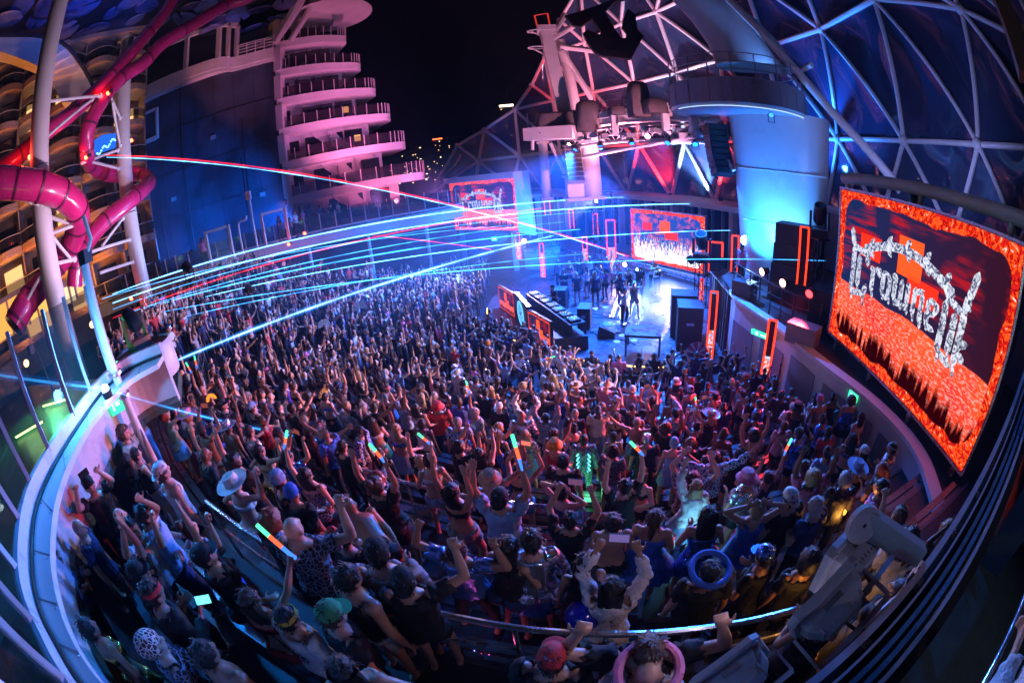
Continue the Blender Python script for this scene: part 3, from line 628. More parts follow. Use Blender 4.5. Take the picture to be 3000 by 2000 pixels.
# red marker lamps on slides
for k, (px, py, d, lab) in enumerate(((316, 274, 20.2, 'red marker lamp where the two slide tubes cross'), (386, 411, 24, 'red marker lamp beside the slimmer white post'), (88, 460, 17.5, 'red marker lamp under the straight slide tube'), (252, 461, 20.8, 'pink marker lamp at the bend of the looping slide'), (385, 873, 22, 'pink marker lamp low beside the slimmer post'), (893, 683, 26.8, 'red warning lamp on the gallery rail by the pink tower'), (846, 715, 27, 'smaller red lamp on the gallery rail above the crowd'))):
    p = at(px, py, d); ml = thing('marker_lamp', lab, 'lamp', p, 'red marker lamps'); MB().ball(p, .11).build('bulb', E('marker_red', (1, .05, .02), 30), ml, True); MB().lathe([(.17, -.05), (.2, .12), (.01, .14)], p + Vector((0, .12, 0)), 10).build('socket', DARK, ml)
    point(p + Vector((0, -.35, 0)), 40, (1, .06, .03), .12, ml)
# blue LED sign behind the slides on the wing
p = at(310, 425, 30); bs = thing('blue_balcony_display', 'balcony glowing blue with bead lights between the slides', 'display', p)
MB().prism([at(270, 455, 30), at(340, 430, 30), at(340, 390, 30), at(300, 395, 30), at(272, 415, 30)], -FN * .3).build('panel', E('blue_panel', (.02, .16, .9), 1.2), bs)
for k in range(14):
    q = at(285 + k * 4, 450 - k * 3.2 + 6 * math.sin(k), 29.7); MB().ball(q, .07, 6, 4).build('bead', E('blue_bead', (.1, .35, 1), 8), bs)
# lit shopfronts at the bottom of the wing
for k, (px, py, d, w, h, c, lab) in enumerate(((30, 930, 26, 2.6, 1.8, (1, .4, .08), 'orange lit shop front below the cabin wing at the frame edge'), (110, 905, 27, 2.2, 2.4, (1, .5, .12), 'amber lit arched shop front behind the fat slide tail'), (150, 860, 29, 1.6, 1.0, (1, .6, .2), 'small amber shop sign above the arched shop front'), (205, 860, 28, .9, 1.0, (1, .75, .4), 'round cream lamp clock behind the big white post'))):
    p = at(px, py, d); sf = thing('shop_front', lab, 'shop front', p, 'lit shop fronts')
    MB().prism([p - FU * w / 2 - Vector((0, 0, h / 2)), p + FU * w / 2 - Vector((0, 0, h / 2)), p + FU * w / 2 + Vector((0, 0, h / 2)), p - FU * w / 2 + Vector((0, 0, h / 2))], -FN * .4).build('glow_panel', E('shop_%d' % k, c, 1.5), sf)
    for s in (-1, 0, 1): MB().beam(p + FU * w * s / 2 + FN * .05 - Vector((0, 0, h / 2)), p + FU * w * s / 2 + FN * .05 + Vector((0, 0, h / 2)), .12).build('mullion', WB, sf)
    MB().beam(p - FU * w * .55 + FN * .1 + Vector((0, 0, h / 2 + .1)), p + FU * w * .55 + FN * .1 + Vector((0, 0, h / 2 + .1)), .3, .25).build('header', WB, sf)
# round lamp plinth with moving head light, and thin pole on the rim
pc = Vector((at(405, 985, 7.8).x, at(405, 985, 7.8).y, 0)); pl = thing('lamp_plinth', 'round white plinth with dark top projecting from the balcony rim', 'plinth', (pc.x, pc.y, 5.3))
MB().lathe([(.60, 5.25), (.62, 5.3), (.62, 5.78), (.58, 5.84)], pc, 32).build('drum', RIMM, pl, True); MB().lathe([(.01, 5.8), (.58, 5.8)], pc, 32).build('plinth_top', BLACK, pl)
def moving_head(c, s, face, name, label, group='moving head lights', mat=DARK, lens=None):
    c = Vector(c); f = Vector(face).normalized(); root = thing(name, label, 'stage light', c, group)
    yaw = math.atan2(f.y, f.x); Mz = Matrix.Rotation(yaw - math.pi / 2, 3, 'Z')
    MB().box(c + Vector((0, 0, .09 * s)), (.42 * s, .36 * s, .18 * s), Mz).build('base', mat, root)
    for q in (-1, 1):
        o = Mz @ Vector((q * .2 * s, 0, 0)); MB().prism([c + o + Mz @ Vector((0, -.08 * s, .18 * s)), c + o + Mz @ Vector((0, .08 * s, .18 * s)), c + o + Mz @ Vector((0, .06 * s, .58 * s)), c + o + Mz @ Vector((0, -.06 * s, .58 * s))], Mz @ Vector((q * .05 * s, 0, 0))).build('yoke_arm', mat, root)
    h = c + Vector((0, 0, .52 * s)); rot = f.to_track_quat('Z', 'Y').to_matrix()
    MB().lathe([(.01, -.24 * s), (.11 * s, -.24 * s), (.16 * s, -.16 * s), (.165 * s, .1 * s), (.15 * s, .24 * s), (.13 * s, .24 * s)], h, 18, rot).build('lamp_head', mat, root, True)
    MB().lathe([(.01, .235 * s), (.13 * s, .235 * s)], h, 18, rot).build('lens', lens or M('dead_lens', (.05, .06, .09), .08), root)
    return root, h
moving_head((pc.x - .1, pc.y + .05, 5.81), .95, (-.9, .2, .55), 'moving_head_light', 'big grey moving head light on the round rim plinth')
tp = at(212 * 1.2755, 590 * 1.2755, 6.7); bpz = at(270 * 1.2755, 872 * 1.2755, 6.7)
pol_ = thing('rim_pole', 'slim white pole clamped to the balcony rim beside the plinth', 'pole', (bpz.x, bpz.y, 3))
MB().tube([(bpz.x, bpz.y, 2.6), (bpz.x, bpz.y, 7.62)], .075, 14).build('tube', PW, pol_, True)
for z in (5.5, 5.85): MB().tube([(bpz.x, bpz.y, z), (bpz.x, bpz.y, z + .05)], .13, 14).build('clamp_ring', STEEL, pol_, True)
MB().tube([(bpz.x, bpz.y, 7.5), (bpz.x + .25, bpz.y + .05, 7.8), (bpz.x + .2, bpz.y, 8.15)], .035).build('arm', PW, pol_, True); MB().box((bpz.x + .05, bpz.y, 7.6), (.22, .16, .2)).build('junction_box', DARK, pol_)
spot((bpz.x + .2, bpz.y - .1, 7.55), (-4.4, .9, 5.5), 1000, (.008, .25, 1), 95, .8, .1, pol_)  # blue lamp added on the pole to turn the rim blue
# ================================================================== GEODESIC LATTICE behind the stage
AZD = [(-14, 45), (-8, 43), (0, 41), (8, 38.5), (14, 36), (20, 33), (26, 30), (33, 27), (40, 24.5), (46, 22.5), (56, 19), (67, 16.5), (78, 15), (95, 14)]
def lat(px, py, k=1.0):
    p = at(px, py, 1.0); az = math.degrees(math.atan2(p.x, p.y))
    d = np.interp(az, [a for a, _ in AZD], [b for _, b in AZD]) * k
    return at(px, py, float(d))
bN = [lat(*p) for p in ((1262, 566), (1390, 556), (1500, 552), (1590, 552), (1710, 562), (1838, 571), (1967, 580), (2096, 592), (2250, 604), (2420, 604), (2575, 645), (2785, 700), (2985, 720))]
lN = [lat(*p) for p in ((1403, 472), (1522, 457), (1640, 443), (1749, 430), (1870, 421), (2004, 417), (2130, 414), (2290, 410), (2455, 408), (2647, 413), (2865, 424), (3075, 440))]
mN = [lat(*p) for p in ((1419, 381), (1508, 321), (1620, 295), (1738, 270), (1858, 245), (1983, 214), (2110, 175), (2243, 141), (2404, 87), (2560, 0), (2815, 29), (3060, 160))]
uN = [lat(px, py, .96) for px, py in ((1558, 249), (1596, 168), (1711, 124), (1820, 70), (1922, 36), (2045, -20), (2170, -70), (2320, -110), (2480, -150), (2700, -150), (2960, -60))]
tN = [lat(px, py, .92) for px, py in ((1640, 60), (1700, -40), (1830, -90), (1960, -140), (2100, -190), (2280, -240))]
r0 = lat(1340, 427)
edges = []; tris = []
def tri(a, b, c): tris.append((a, b, c))
edges += [(r0, lN[0]), (r0, bN[0]), (r0, mN[0]), (lN[0], bN[0]), (bN[0], lN[0])]
tri(r0, lN[0], bN[0]); tri(r0, mN[0], lN[0]); tri(bN[0], lN[0], bN[1])
for k in range(12):
    edges.append((lN[k], bN[k + 1])); 
    if k + 2 < len(bN): edges.append((lN[k], bN[k + 2])); tri(lN[k], bN[k + 1], bN[k + 2])
    if k + 1 < 12: edges.append((lN[k], lN[k + 1])); tri(lN[k], lN[k + 1], bN[k + 2])
    edges.append((mN[k], lN[k])); 
    if k + 1 < 12: edges += [(mN[k], lN[k + 1]), (mN[k], mN[k + 1])]; tri(mN[k], lN[k], lN[k + 1]); tri(mN[k], mN[k + 1], lN[k + 1])
for k in range(11):
    a, b = mN[k + 1], mN[min(k + 2, 11)]
    if k == 0: edges += [(uN[0], mN[1]), (uN[0], mN[2])]; tri(uN[0], mN[1], mN[2])
    else:
        edges += [(uN[k], a), (uN[k], b)]; tri(uN[k], a, b)
    if k + 1 < 11: edges.append((uN[k], uN[k + 1])); tri(uN[k], uN[k + 1], b)
for k in range(6):
    edges += [(tN[k], uN[k + 1]), (tN[k], uN[k + 2])]; tri(tN[k], uN[k + 1], uN[k + 2])
    if k < 5: edges.append((tN[k], tN[k + 1])); tri(tN[k], tN[k + 1], uN[k + 2])
dome = thing('lattice_dome', 'huge white triangulated lattice shell with dark bulging glass panes', 'dome', bN[6])
STR = M('lattice_white', (.62, .6, .62), .42, var=.08, scale=.7)
PANE = glassy('dome_glass', (.03, .05, .11), .88, .07)
MATS['dome_glass'].node_tree.nodes['Principled BSDF'].inputs['Base Color'].default_value = (.03, .048, .11, 1)
seen = set()
for a, b in edges:
    key = tuple(sorted([tuple(round(c, 2) for c in a), tuple(round(c, 2) for c in b)]))
    if key in seen or (a - b).length < .2: continue
    seen.add(key); dd = (a.length + b.length) / 2
    s = MB().tube([a, b], .15 if dd > 26 else .115, 8).build('strut', STR, dome, True)
nodes_ = {tuple(round(c, 2) for c in v): v for e in edges for v in e}
for v in nodes_.values(): MB().ball(v, .27, 8, 6).build('joint', STR, dome, True)
camp = Vector((0, 0, CAM_Z))
for a, b, c in tris:
    nrm_ = (b - a).cross(c - a)
    if nrm_.length < 1e-3: continue
    nrm_.normalize(); mid = (a + b + c) / 3
    if nrm_.dot(mid - camp) < 0: nrm_ = -nrm_        # bulge outwards, away from the stage
    N_ = 5; vs = []; fs = []; idx = {}
    size = math.sqrt((b - a).cross(c - a).length)
    for i in range(N_ + 1):
        for j in range(N_ + 1 - i):
            k = N_ - i - j; w = (i / N_, j / N_, k / N_); bul = 27 * w[0] * w[1] * w[2]
            idx[(i, j)] = len(vs); vs.append(a * w[0] + b * w[1] + c * w[2] + nrm_ * (.06 + .075 * size * bul))
    for i in range(N_):
        for j in range(N_ - i):
            fs.append((idx[(i, j)], idx[(i + 1, j)], idx[(i, j + 1)]))
            if i + j < N_ - 1: fs.append((idx[(i + 1, j)], idx[(i + 1, j + 1)], idx[(i, j + 1)]))
    m = MB(); m.add(vs, fs); m.build('glass_pane', PANE, dome, True)
# base sill of the lattice
MB().tube([p + Vector((0, 0, -.1)) for p in bN], .2, 6).build('base_ring', STR, dome)
# lower wall behind the right-hand lattice
lw = [lat(2420, 640), lat(2575, 690), lat(2785, 760), lat(2985, 800), pol(92, 14, 3)]
MB().strip([Vector((p.x, p.y, 2.7)) for p in lw], [Vector((p.x, p.y, q.z + .1)) for p, q in zip(lw, [bN[9], bN[10], bN[11], bN[12], bN[12]])], [Vector((.5, .3, 0))] * 5).build('lattice_plinth_wall', PANEL, label='dark plinth wall below the lattice behind the big red screen', cat='wall')

# pylon with round platform
pc_ = pol(38.3, 19.0, 0)
py_ = thing('pylon', 'massive smooth white pylon glowing blue beside the stage', 'pylon', pc_)
PYM = M('pylon_paint', (.55, .57, .62), .32, var=.07, scale=.4)
side = Vector((math.cos(R(38.3)), -math.sin(R(38.3)), 0)); dep = Vector((math.sin(R(38.3)), math.cos(R(38.3)), 0))
def ring_(c, w, t, z=None, n=28):
    return [Vector(c) + side * w * math.copysign(abs(math.cos(2 * math.pi * j / n)) ** .75, math.cos(2 * math.pi * j / n)) + dep * t * math.copysign(abs(math.sin(2 * math.pi * j / n)) ** .75, math.sin(2 * math.pi * j / n)) for j in range(n)]
def loft(rings, name, mat, parent, smooth=True):
    n = len(rings[0]); m = MB(); vs = [v for r in rings for v in r]
    m.add(vs, [(i * n + j, i * n + (j + 1) % n, (i + 1) * n + (j + 1) % n, (i + 1) * n + j) for i in range(len(rings) - 1) for j in range(n)]); return m.build(name, mat, parent, smooth)
loft([ring_(pc_ + Vector((0, 0, z)), w, 1.5) for z, w in ((.5, 1.75), (2.5, 1.8), (4.5, 1.92), (6.5, 2.08), (8.5, 2.2), (9.8, 2.3))], 'shaft', PYM, py_)
SEAM = M('seam_light', (.75, .78, .82), .3)
for z, w in ((3.0, 1.83), (5.3, 1.99), (7.4, 2.14)):
    rr = ring_(pc_ + Vector((0, 0, z)), w + .012, 1.512); MB().tube(rr[12:] + rr[:1], .012, 4).build('panel_seam', SEAM, py_)
tops = [(2215, 200, 3.7), (2180, 130, 3.45), (2120, 60, 3.1), (2050, 0, 2.6), (1985, -70, 2.3), (1900, -150, 2.1)]
loft([ring_(at(x, y, 19.6), w / 2, 1.1) for x, y, w in tops], 'upper_blade', PYM, py_)
rp = thing('round_platform', 'round blue-lit viewing platform with railing wrapped round the pylon', 'platform', pol(33, 18.2, 9.7))
rc = pol(33, 18.6, 0)
MB().lathe([(.3, 9.62), (2.9, 9.7), (3.0, 9.8), (3.0, 10.75), (2.9, 10.8), (2.85, 10.2), (.3, 10.2)], rc, 48).build('drum', M('platform_blue_panel', (.25, .3, .38), .35, var=.1), rp)
for a in range(0, 360, 18): MB().beam(rc + Vector((3.01 * math.cos(R(a)), 3.01 * math.sin(R(a)), 9.8)), rc + Vector((3.01 * math.cos(R(a)), 3.01 * math.sin(R(a)), 10.74)), .02).build('panel_joint', GREY, rp)
for h in (11.1, 11.4, 11.75): MB().tube(arc(rc, 2.92, 0, 360, 48, h), .022, 5, False).build('rail', GREY, rp)
for a in range(0, 360, 18): MB().tube([rc + Vector((2.92 * math.cos(R(a)), 2.92 * math.sin(R(a)), 10.75)), rc + Vector((2.92 * math.cos(R(a)), 2.92 * math.sin(R(a)), 11.75))], .025, 5).build('rail_post', GREY, rp)
MB().tube(arc(rc, 2.92, 180, 330, 40, 9.66), .018, 6).build('led_strip', E('platform_led', (.5, .7, 1), 1.6), rp)
# diagonal pipe in front of the lattice
dp = thing('diagonal_pipe', 'long white diagonal pipe leaning in front of the lattice', 'pipe', at(2400, 300, 17))
MB().tube(smoothpath([at(2125, -10, 18.5), at(2290, 160, 17.8), at(2440, 330, 17.2), at(2560, 460, 16.8), at(2640, 560, 16.6)], 4), .19, 14).build('pipe', STR, dp, True)
MB().tube([at(2378, 190, 17.3), at(2335, 212, 18.2)], .13, 10).build('side_stub', STR, dp, True)

# crane mast, platform, curved truss
mast = thing('mast', 'tilted pink lit box mast with ring platform at its top', 'mast', at(1660, 330, 26))
loft([[Vector(at(x, y, 26)) + o for o in (Vector((-w, -.3, 0)), Vector((w, -.3, 0)), Vector((w, .4, 0)), Vector((-w, .4, 0)))] for x, y, w in ((1599, 88, .42), (1603, 110, .36), (1620, 190, .38), (1640, 270, .4), (1655, 345, .42))], 'box_leg', OFFW, mast, False)
MB().tube([at(1640, 120, 27.5), at(1668, 220, 27.5), at(1690, 330, 27.5)], .33, 14).build('round_leg', OFFW, mast, True)
for a, b in (((1640, 138, 27), (1745, 150, 27.5)), ((1645, 150, 27), (1735, 292, 27)), ((1612, 118, 26), (1690, 70, 27)), ((1620, 100, 26), (1656, 44, 27))): MB().tube([at(*a), at(*b)], .2, 8).build('stay', OFFW, mast, True)
for y, rr in ((92, .55), (140, .5)):
    c = at(1572, y, 26); MB().tube([c + Vector((rr * math.cos(t / 12 * math.pi), rr * .6 * math.sin(t / 12 * math.pi), 0)) for t in range(25)], .05, 6, False).build('ring_rail', OFFW, mast, True)
    MB().tube([c + Vector((-.3, 0, 0)), c + Vector((.4, 0, -.5))], .05, 6).build('ring_strut', OFFW, mast, True)
m = MB(); A_ = [at(1566, 46, 26), at(1575, 82, 26), at(1612, 82, 26), at(1604, 40, 26)]
for i in range(3): m.tube([A_[i], A_[i + 1]], .05, 6)
m.tube([A_[0], A_[3]], .03, 5); m.build('antenna_frame', M('antenna_red_lit', (.6, .05, .05), .4, emit=(1, .05, .03), es=.6), mast)  # red light on the frame put into its colour and emission
MB().box(at(1600, 90, 26) + Vector((0, 0, .1)), (1.1, .9, .35)).build('head_box', OFFW, mast)
cp = thing('crane_platform', 'pink lit box platform below the tilted mast', 'platform', at(1610, 405, 25.5))
a, b = at(1549, 396, 25.5), at(1690, 388, 24.5)
MB().beam(a, b, 1.6, .75).build('box_beam', OFFW, cp); MB().tube([at(1560, 412, 25), at(1560, 440, 25)], .1).build('drop_lamp', OFFW, cp, True)
for px in (1549, 1580, 1612, 1650): q = at(px, 384, 25.4); MB().tube([q, q + Vector((0, 0, 1.1))], .04, 5).build('rail_post', OFFW, cp)
MB().tube([at(1549, 362, 25.4), at(1650, 360, 25.2)], .04, 5).build('rail', OFFW, cp)
for k, (px, py, d, w, h, lab) in enumerate(((1612, 362, 25.2, 1.7, 1.3, 'domed dark canvas cover on the crane platform'), (1686, 356, 25.0, 1.3, 1.3, 'dark canvas bundle at the foot of the mast'), (1722, 342, 24.5, 1.3, 1.9, 'tall dark covered loudspeaker left on the truss walkway'), (1870, 292, 22, 1.1, 1.9, 'tall dark covered loudspeaker right on the truss walkway'), (1918, 312, 21.5, 1.2, .8, 'low dark covered box on the truss walkway'), (1805, 325, 23.2, .9, .5, 'small black case on the truss walkway'))):
    p = at(px, py, d); cv = thing('covered_equipment', lab, 'covered equipment', p - Vector((0, 0, h / 2)), 'canvas covered equipment')
    m = MB(); rs = []
    random.seed(k)
    for z, s in ((-.5, 1.0), (-.2, 1.02), (.2, .95), (.42, .85), (.5, .6)):
        rs.append([p + Vector((w / 2 * s * math.copysign(abs(math.cos(t * math.pi / 8)) ** .5, math.cos(t * math.pi / 8)) * random.uniform(.94, 1.05), w / 2 * s * math.copysign(abs(math.sin(t * math.pi / 8)) ** .5, math.sin(t * math.pi / 8)), h * z)) for t in range(16)])
    loft(rs, 'canvas', M('canvas_grey', (.13, .11, .11), .75, var=.25, bump=.4, bscale=8), cv); m = MB(); m.add(rs[-1], [tuple(range(16))]); m.build('canvas_top', MATS['canvas_grey'], cv)
    MB().box(p - Vector((0, 0, h * .47)), (w * .9, w * .9, .06)).build('pallet', DARK, cv)
tr = thing('curved_truss', 'curved pink truss bridge hung with stage equipment above the stage', 'truss', at(1850, 350, 22.5))
TP = smoothpath([at(1664, 405, 26), at(1700, 372, 25), at(1760, 350, 24), at(1850, 336, 22.8), at(1950, 330, 21.6), at(2030, 333, 20.6), at(2110, 345, 19.8)], 4)
TP = [Vector((p.x, p.y, 9.35 + .25 * math.sin(i / len(TP) * 3.1))) for i, p in enumerate(TP)]
MB().strip([p + Vector((0, 0, .1)) for p in TP], [p + Vector((0, 0, .85)) for p in TP], Vector((.3, .9, 0))).build('outer_band', OFFW, tr)
MB().tube([p + Vector((-.05, -.1, .48)) for p in TP], .03, 5).build('band_line', GREY, tr)
for dz, r_ in ((-.15, .06), (-.95, .09), (-.55, .05)): MB().tube([p + Vector((-.1, -.1, dz)) for p in TP], r_, 8).build('chord', OFFW, tr, True)
for i in range(0, len(TP) - 1): MB().tube([TP[i] + Vector((-.1, -.1, -.15 if i % 2 else -.95)), TP[i + 1] + Vector((-.1, -.1, -.95 if i % 2 else -.15))], .035, 5).build('web', OFFW, tr)
for i in (4, 10, 16, 20): MB().beam(TP[i] + Vector((-.15, -.25, .95)), TP[i] + Vector((-.15, -.25, -.5)), .35, .3).build('hanger', OFFW, tr)
random.seed(5)
for i in range(1, len(TP) - 1):
    c = TP[i] + Vector((random.uniform(-.3, .1), random.uniform(-.4, 0), random.uniform(-.75, -.3)))
    m = MB(); m.box(c, (random.uniform(.25, .6), .3, random.uniform(.15, .35)), Matrix.Rotation(random.uniform(-.5, .5), 3, 'Z')); m.tube([c, c + Vector((.3, 0, -.25))], .07); m.build('hoist_motor', OFFW if i % 3 else GREY, tr)
for h in (.35, .75, 1.1): MB().tube([p + Vector((.25, .8, .85 + h)) for p in TP[7:15]], .025, 5).build('walkway_rail', OFFW, tr)
for i in range(7, 15, 2): MB().tube([TP[i] + Vector((.25, .8, .85)), TP[i] + Vector((.25, .8, 1.95))], .03, 5).build('walkway_post', OFFW, tr)
MB().tube([at(1700, 462, 25), at(1900, 425, 22), at(2070, 395, 20)], .1, 8).build('lower_pipe', OFFW, tr, True)
MB().tube([at(2042, 335, 20.2), at(2150, 500, 18.2)], .09, 8).build('diagonal_strut', STR, tr, True)
# support columns
for k, (px, py0, py1, d, w, kind, lab) in enumerate(((1726, 425, 585, 27, .55, 'r', 'round pink column supporting the curved truss'), (1681, 520, 590, 26, .5, 'b', 'square pink pillar under the line array speaker'), (1590, 420, 585, 27.5, .28, 'r', 'slim pink column below the crane platform'))):
    p = at(px, py0, d); q = at(px + 4, py1, d); c = thing('support_column', lab, 'column', (p.x, p.y, 5.2), 'truss support columns')
    if kind == 'r': MB().tube([(p.x, p.y, 5.2), (p.x, p.y, p.z)], [w * 1.15, w], 18).build('shaft', OFFW, c, True)
    else: MB().box((p.x, p.y, (p.z + 5.2) / 2), (w * 2, w * 2, p.z - 5.2)).build('shaft', OFFW, c)
    MB().box((p.x, p.y, 5.32), (w * 2.6, w * 2.6, .2)).build('base_plate', OFFW, c); MB().box((p.x, p.y, p.z + .05), (w * 2.5, w * 2.5, .15)).build('cap_plate', OFFW, c)
for a, b in (((1612, 420, 25.5), (1655, 510, 25.5)),): 
    br = thing('platform_strut', 'slanted pink strut under the crane platform', 'strut', at(*a)); MB().tube([at(*a), at(*b)], .11, 8).build('strut', OFFW, br, True)
def line_array(px, py, d, n, lab, mat):
    p = at(px, py, d); root = thing('line_array', lab, 'loudspeaker', p - Vector((0, 0, .3 * n)), 'hanging line arrays')
    MB().beam(p + Vector((0, 0, .1)), p + Vector((0, .5, .1)), 1.0, .12).build('fly_frame', STEEL, root)
    for k in range(n):
        c = p + Vector((0, -.03 * k * k * .35, -.28 * k)); mm = Matrix.Rotation(R(-3 * k), 3, 'X')
        b_ = MB().box(c, (.95, .55, .26), mm).build('speaker_box', mat, root); MB().box(c + mm @ Vector((0, -.29, 0)), (.85, .02, .2), mm).build('grille', BLACK, b_)
    MB().tube([p + Vector((0, .2, .1)), p + Vector((0, .2, .9))], .03).build('hang_chain', STEEL, root)
line_array(1676, 432, 25, 8, 'hanging line array of speakers under the crane platform', GREY)
line_array(2094, 372, 18.8, 8, 'dark hanging line array beside the pylon', DARK)
# hanging anchor silhouette and top beam
an = thing('hanging_anchor', 'big black anchor ornament hanging above the truss', 'ornament', at(1790, 80, 20))
AD = 20
outl = [(1870, -30), (1745, 18), (1685, 38), (1655, 45), (1680, 75), (1700, 78), (1735, 56), (1762, 92), (1757, 102), (1722, 88), (1708, 97), (1722, 125), (1740, 150), (1765, 164), (1850, 173), (1862, 150), (1886, 105), (1868, 88), (1862, 45), (1840, 25), (1828, 50), (1823, 78), (1838, 96), (1835, 112), (1820, 112), (1800, 82), (1772, 35), (1800, 5), (1900, -20)]
m = MB(); m.prism([at(x, y, AD) for x, y in outl], Vector((.05, .35, 0))); m.build('anchor_body', M('anchor_black', (.006, .008, .015), .5, var=.2), an)
MB().tube([at(1860, -15, 20), at(1900, -120, 20)], .12).build('chain_link', BLACK, an)

# ================================================================== SCREENS
def screen_material(name, seed, busy, gain):
    m = bpy.data.materials.new(name); m.use_nodes = True; nt = m.node_tree; nt.nodes.clear(); N = nt.nodes; Lk = nt.links
    def mth(op, a, b=None, c=None):
        n = N.new('ShaderNodeMath'); n.operation = op
        for i, x in enumerate((a, b, c)):
            if x is None: continue
            if isinstance(x, (int, float)): n.inputs[i].default_value = x
            else: Lk.new(x, n.inputs[i])
        return n.outputs[0]
    def mixc(f, a, b):
        n = N.new('ShaderNodeMix'); n.data_type = 'RGBA'
        for i, x in ((0, f), (6, a), (7, b)):
            if isinstance(x, tuple): n.inputs[i].default_value = (*x, 1)
            elif isinstance(x, (int, float)): n.inputs[i].default_value = x
            else: Lk.new(x, n.inputs[i])
        return n.outputs[2]
    def noise(vec, sc, det=3, dist=0, w=0.0):
        n = N.new('ShaderNodeTexNoise'); n.noise_dimensions = '4D'; n.inputs['W'].default_value = seed + w; n.inputs['Scale'].default_value = sc; n.inputs['Detail'].default_value = det; n.inputs['Distortion'].default_value = dist; Lk.new(vec, n.inputs['Vector']); return n.outputs[0]
    def mapping(vec, s):
        n = N.new('ShaderNodeMapping'); n.inputs['Scale'].default_value = s; Lk.new(vec, n.inputs['Vector']); return n.outputs[0]
    uv = N.new('ShaderNodeUVMap').outputs[0]; sp = N.new('ShaderNodeSeparateXYZ'); Lk.new(uv, sp.inputs[0]); u, v = sp.outputs[0], sp.outputs[1]
    ua = mapping(uv, (1.6, 1, 1))
    def step(x, e, w=.01): 
        n = N.new('ShaderNodeMapRange'); n.inputs[1].default_value = e - w; n.inputs[2].default_value = e + w; Lk.new(x, n.inputs[0]); return n.outputs[0]
    eu = mth('MULTIPLY', mth('MINIMUM', u, mth('SUBTRACT', 1, u)), 1.65); ev = mth('MINIMUM', v, mth('SUBTRACT', 1, v))
    # rounded frame with wobble
    du = mth('MAXIMUM', mth('SUBTRACT', .17, eu), 0); dv = mth('MAXIMUM', mth('SUBTRACT', .17, ev), 0)
    rad = mth('SQRT', mth('ADD', mth('MULTIPLY', du, du), mth('MULTIPLY', dv, dv)))
    wob = mth('MULTIPLY', mth('SUBTRACT', noise(ua, 4, 1, .6), .5), .10)
    frame = step(mth('ADD', rad, wob), .112, .004)
    orn = noise(ua, 9, 3, 5, 3.1)
    cr = N.new('ShaderNodeValToRGB'); Lk.new(orn, cr.inputs[0]); e = cr.color_ramp.elements
    e[0].position = .3; e[0].color = (.05, 0, 0, 1); e[1].position = .72; e[1].color = (1, .85, .8, 1)
    for p_, c_ in ((.4, (.75, .015, .01, 1)), (.45, (.16, .0, .0, 1)), (.5, (.95, .03, .006, 1)), (.56, (1, .12, .01, 1)), (.6, (.5, .01, .006, 1)), (.66, (1, .3, .15, 1))):
        k = cr.color_ramp.elements.new(p_); k.color = c_
    # inside
    streak = noise(mapping(uv, (2.2, 14, 1)), 2.2, 3, .3, 7.7); blob = noise(ua, 2.6, 2, .4, 1.3)
    st = mth('MULTIPLY', step(streak, .52, .09), step(blob, .52, .07)); st = mth('MULTIPLY', st, step(v, .5, .1))
    navy = mixc(u, (.005, .02, .09), (.03, .004, .01))
    top = mixc(st, navy, (.42, .008, .012))
    cloth = noise(mapping(uv, (26, 40, 1)), 2, 2, .5, 9); big = noise(ua, 4, 3, .8, 4.2)
    red = mixc(step(big, .5, .2), (.62, .02, .02), (1, .09, .015)); red = mixc(mth('MULTIPLY', step(cloth, .58, .1), .55), red, (1, .55, .5))
    drip = noise(mapping(uv, (22, 1.2, 1)), 1.6, 2, .2, 2.2)
    low = mixc(step(mth('ADD', drip, mth('MULTIPLY', v, 1.4)), .74, .05), (.02, .0, .0), red)
    lowest = mixc(step(v, .2, .04), low, red)
    edge = mth('ADD', .40, mth('MULTIPLY', mth('SUBTRACT', noise(ua, 3, 2, 0, 5), .5), .05))
    inside = mixc(step(mth('SUBTRACT', v, edge), 0, .004), lowest, top)
    if busy:
        cz = noise(mapping(uv, (30, 4, 1)), 2.4, 4, 1.2, 6); fall = mth('SUBTRACT', 1.0, mth('MULTIPLY', v, .95))
        wh = step(mth('MULTIPLY', cz, fall), .36, .07); bb = noise(ua, 5, 4, 1.5, 8)
        inside = mixc(step(bb, .55, .1), (.01, .05, .3), (.55, .08, .16)); inside = mixc(wh, inside, (1, .93, .98))
    col = mixc(frame, inside, cr.outputs[0])
    # LED pixel grid
    gx = mth('FRACT', mth('MULTIPLY', u, 220)); gy = mth('FRACT', mth('MULTIPLY', v, 130))
    em = N.new('ShaderNodeEmission'); Lk.new(col, em.inputs[0]); em.inputs[1].default_value = gain
    o = N.new('ShaderNodeOutputMaterial'); Lk.new(em.outputs[0], o.inputs[0]); MATS[name] = m; return m
GLY = {}
def stroke(m, x0, y0, x1, y1, w):
    a = Vector((x0, y0, 0)); b = Vector((x1, y1, 0)); d = (b - a); L = d.length; d.normalize(); n = Vector((-d.y, d.x, 0)) * w / 2; t = min(w * .7, L * .35)
    poly = [a - d * t * .4, a + d * t * .6 + n, b - d * t * .6 + n, b + d * t * .4, b - d * t * .6 - n, a + d * t * .6 - n]
    m.prism(poly, (0, 0, .02))
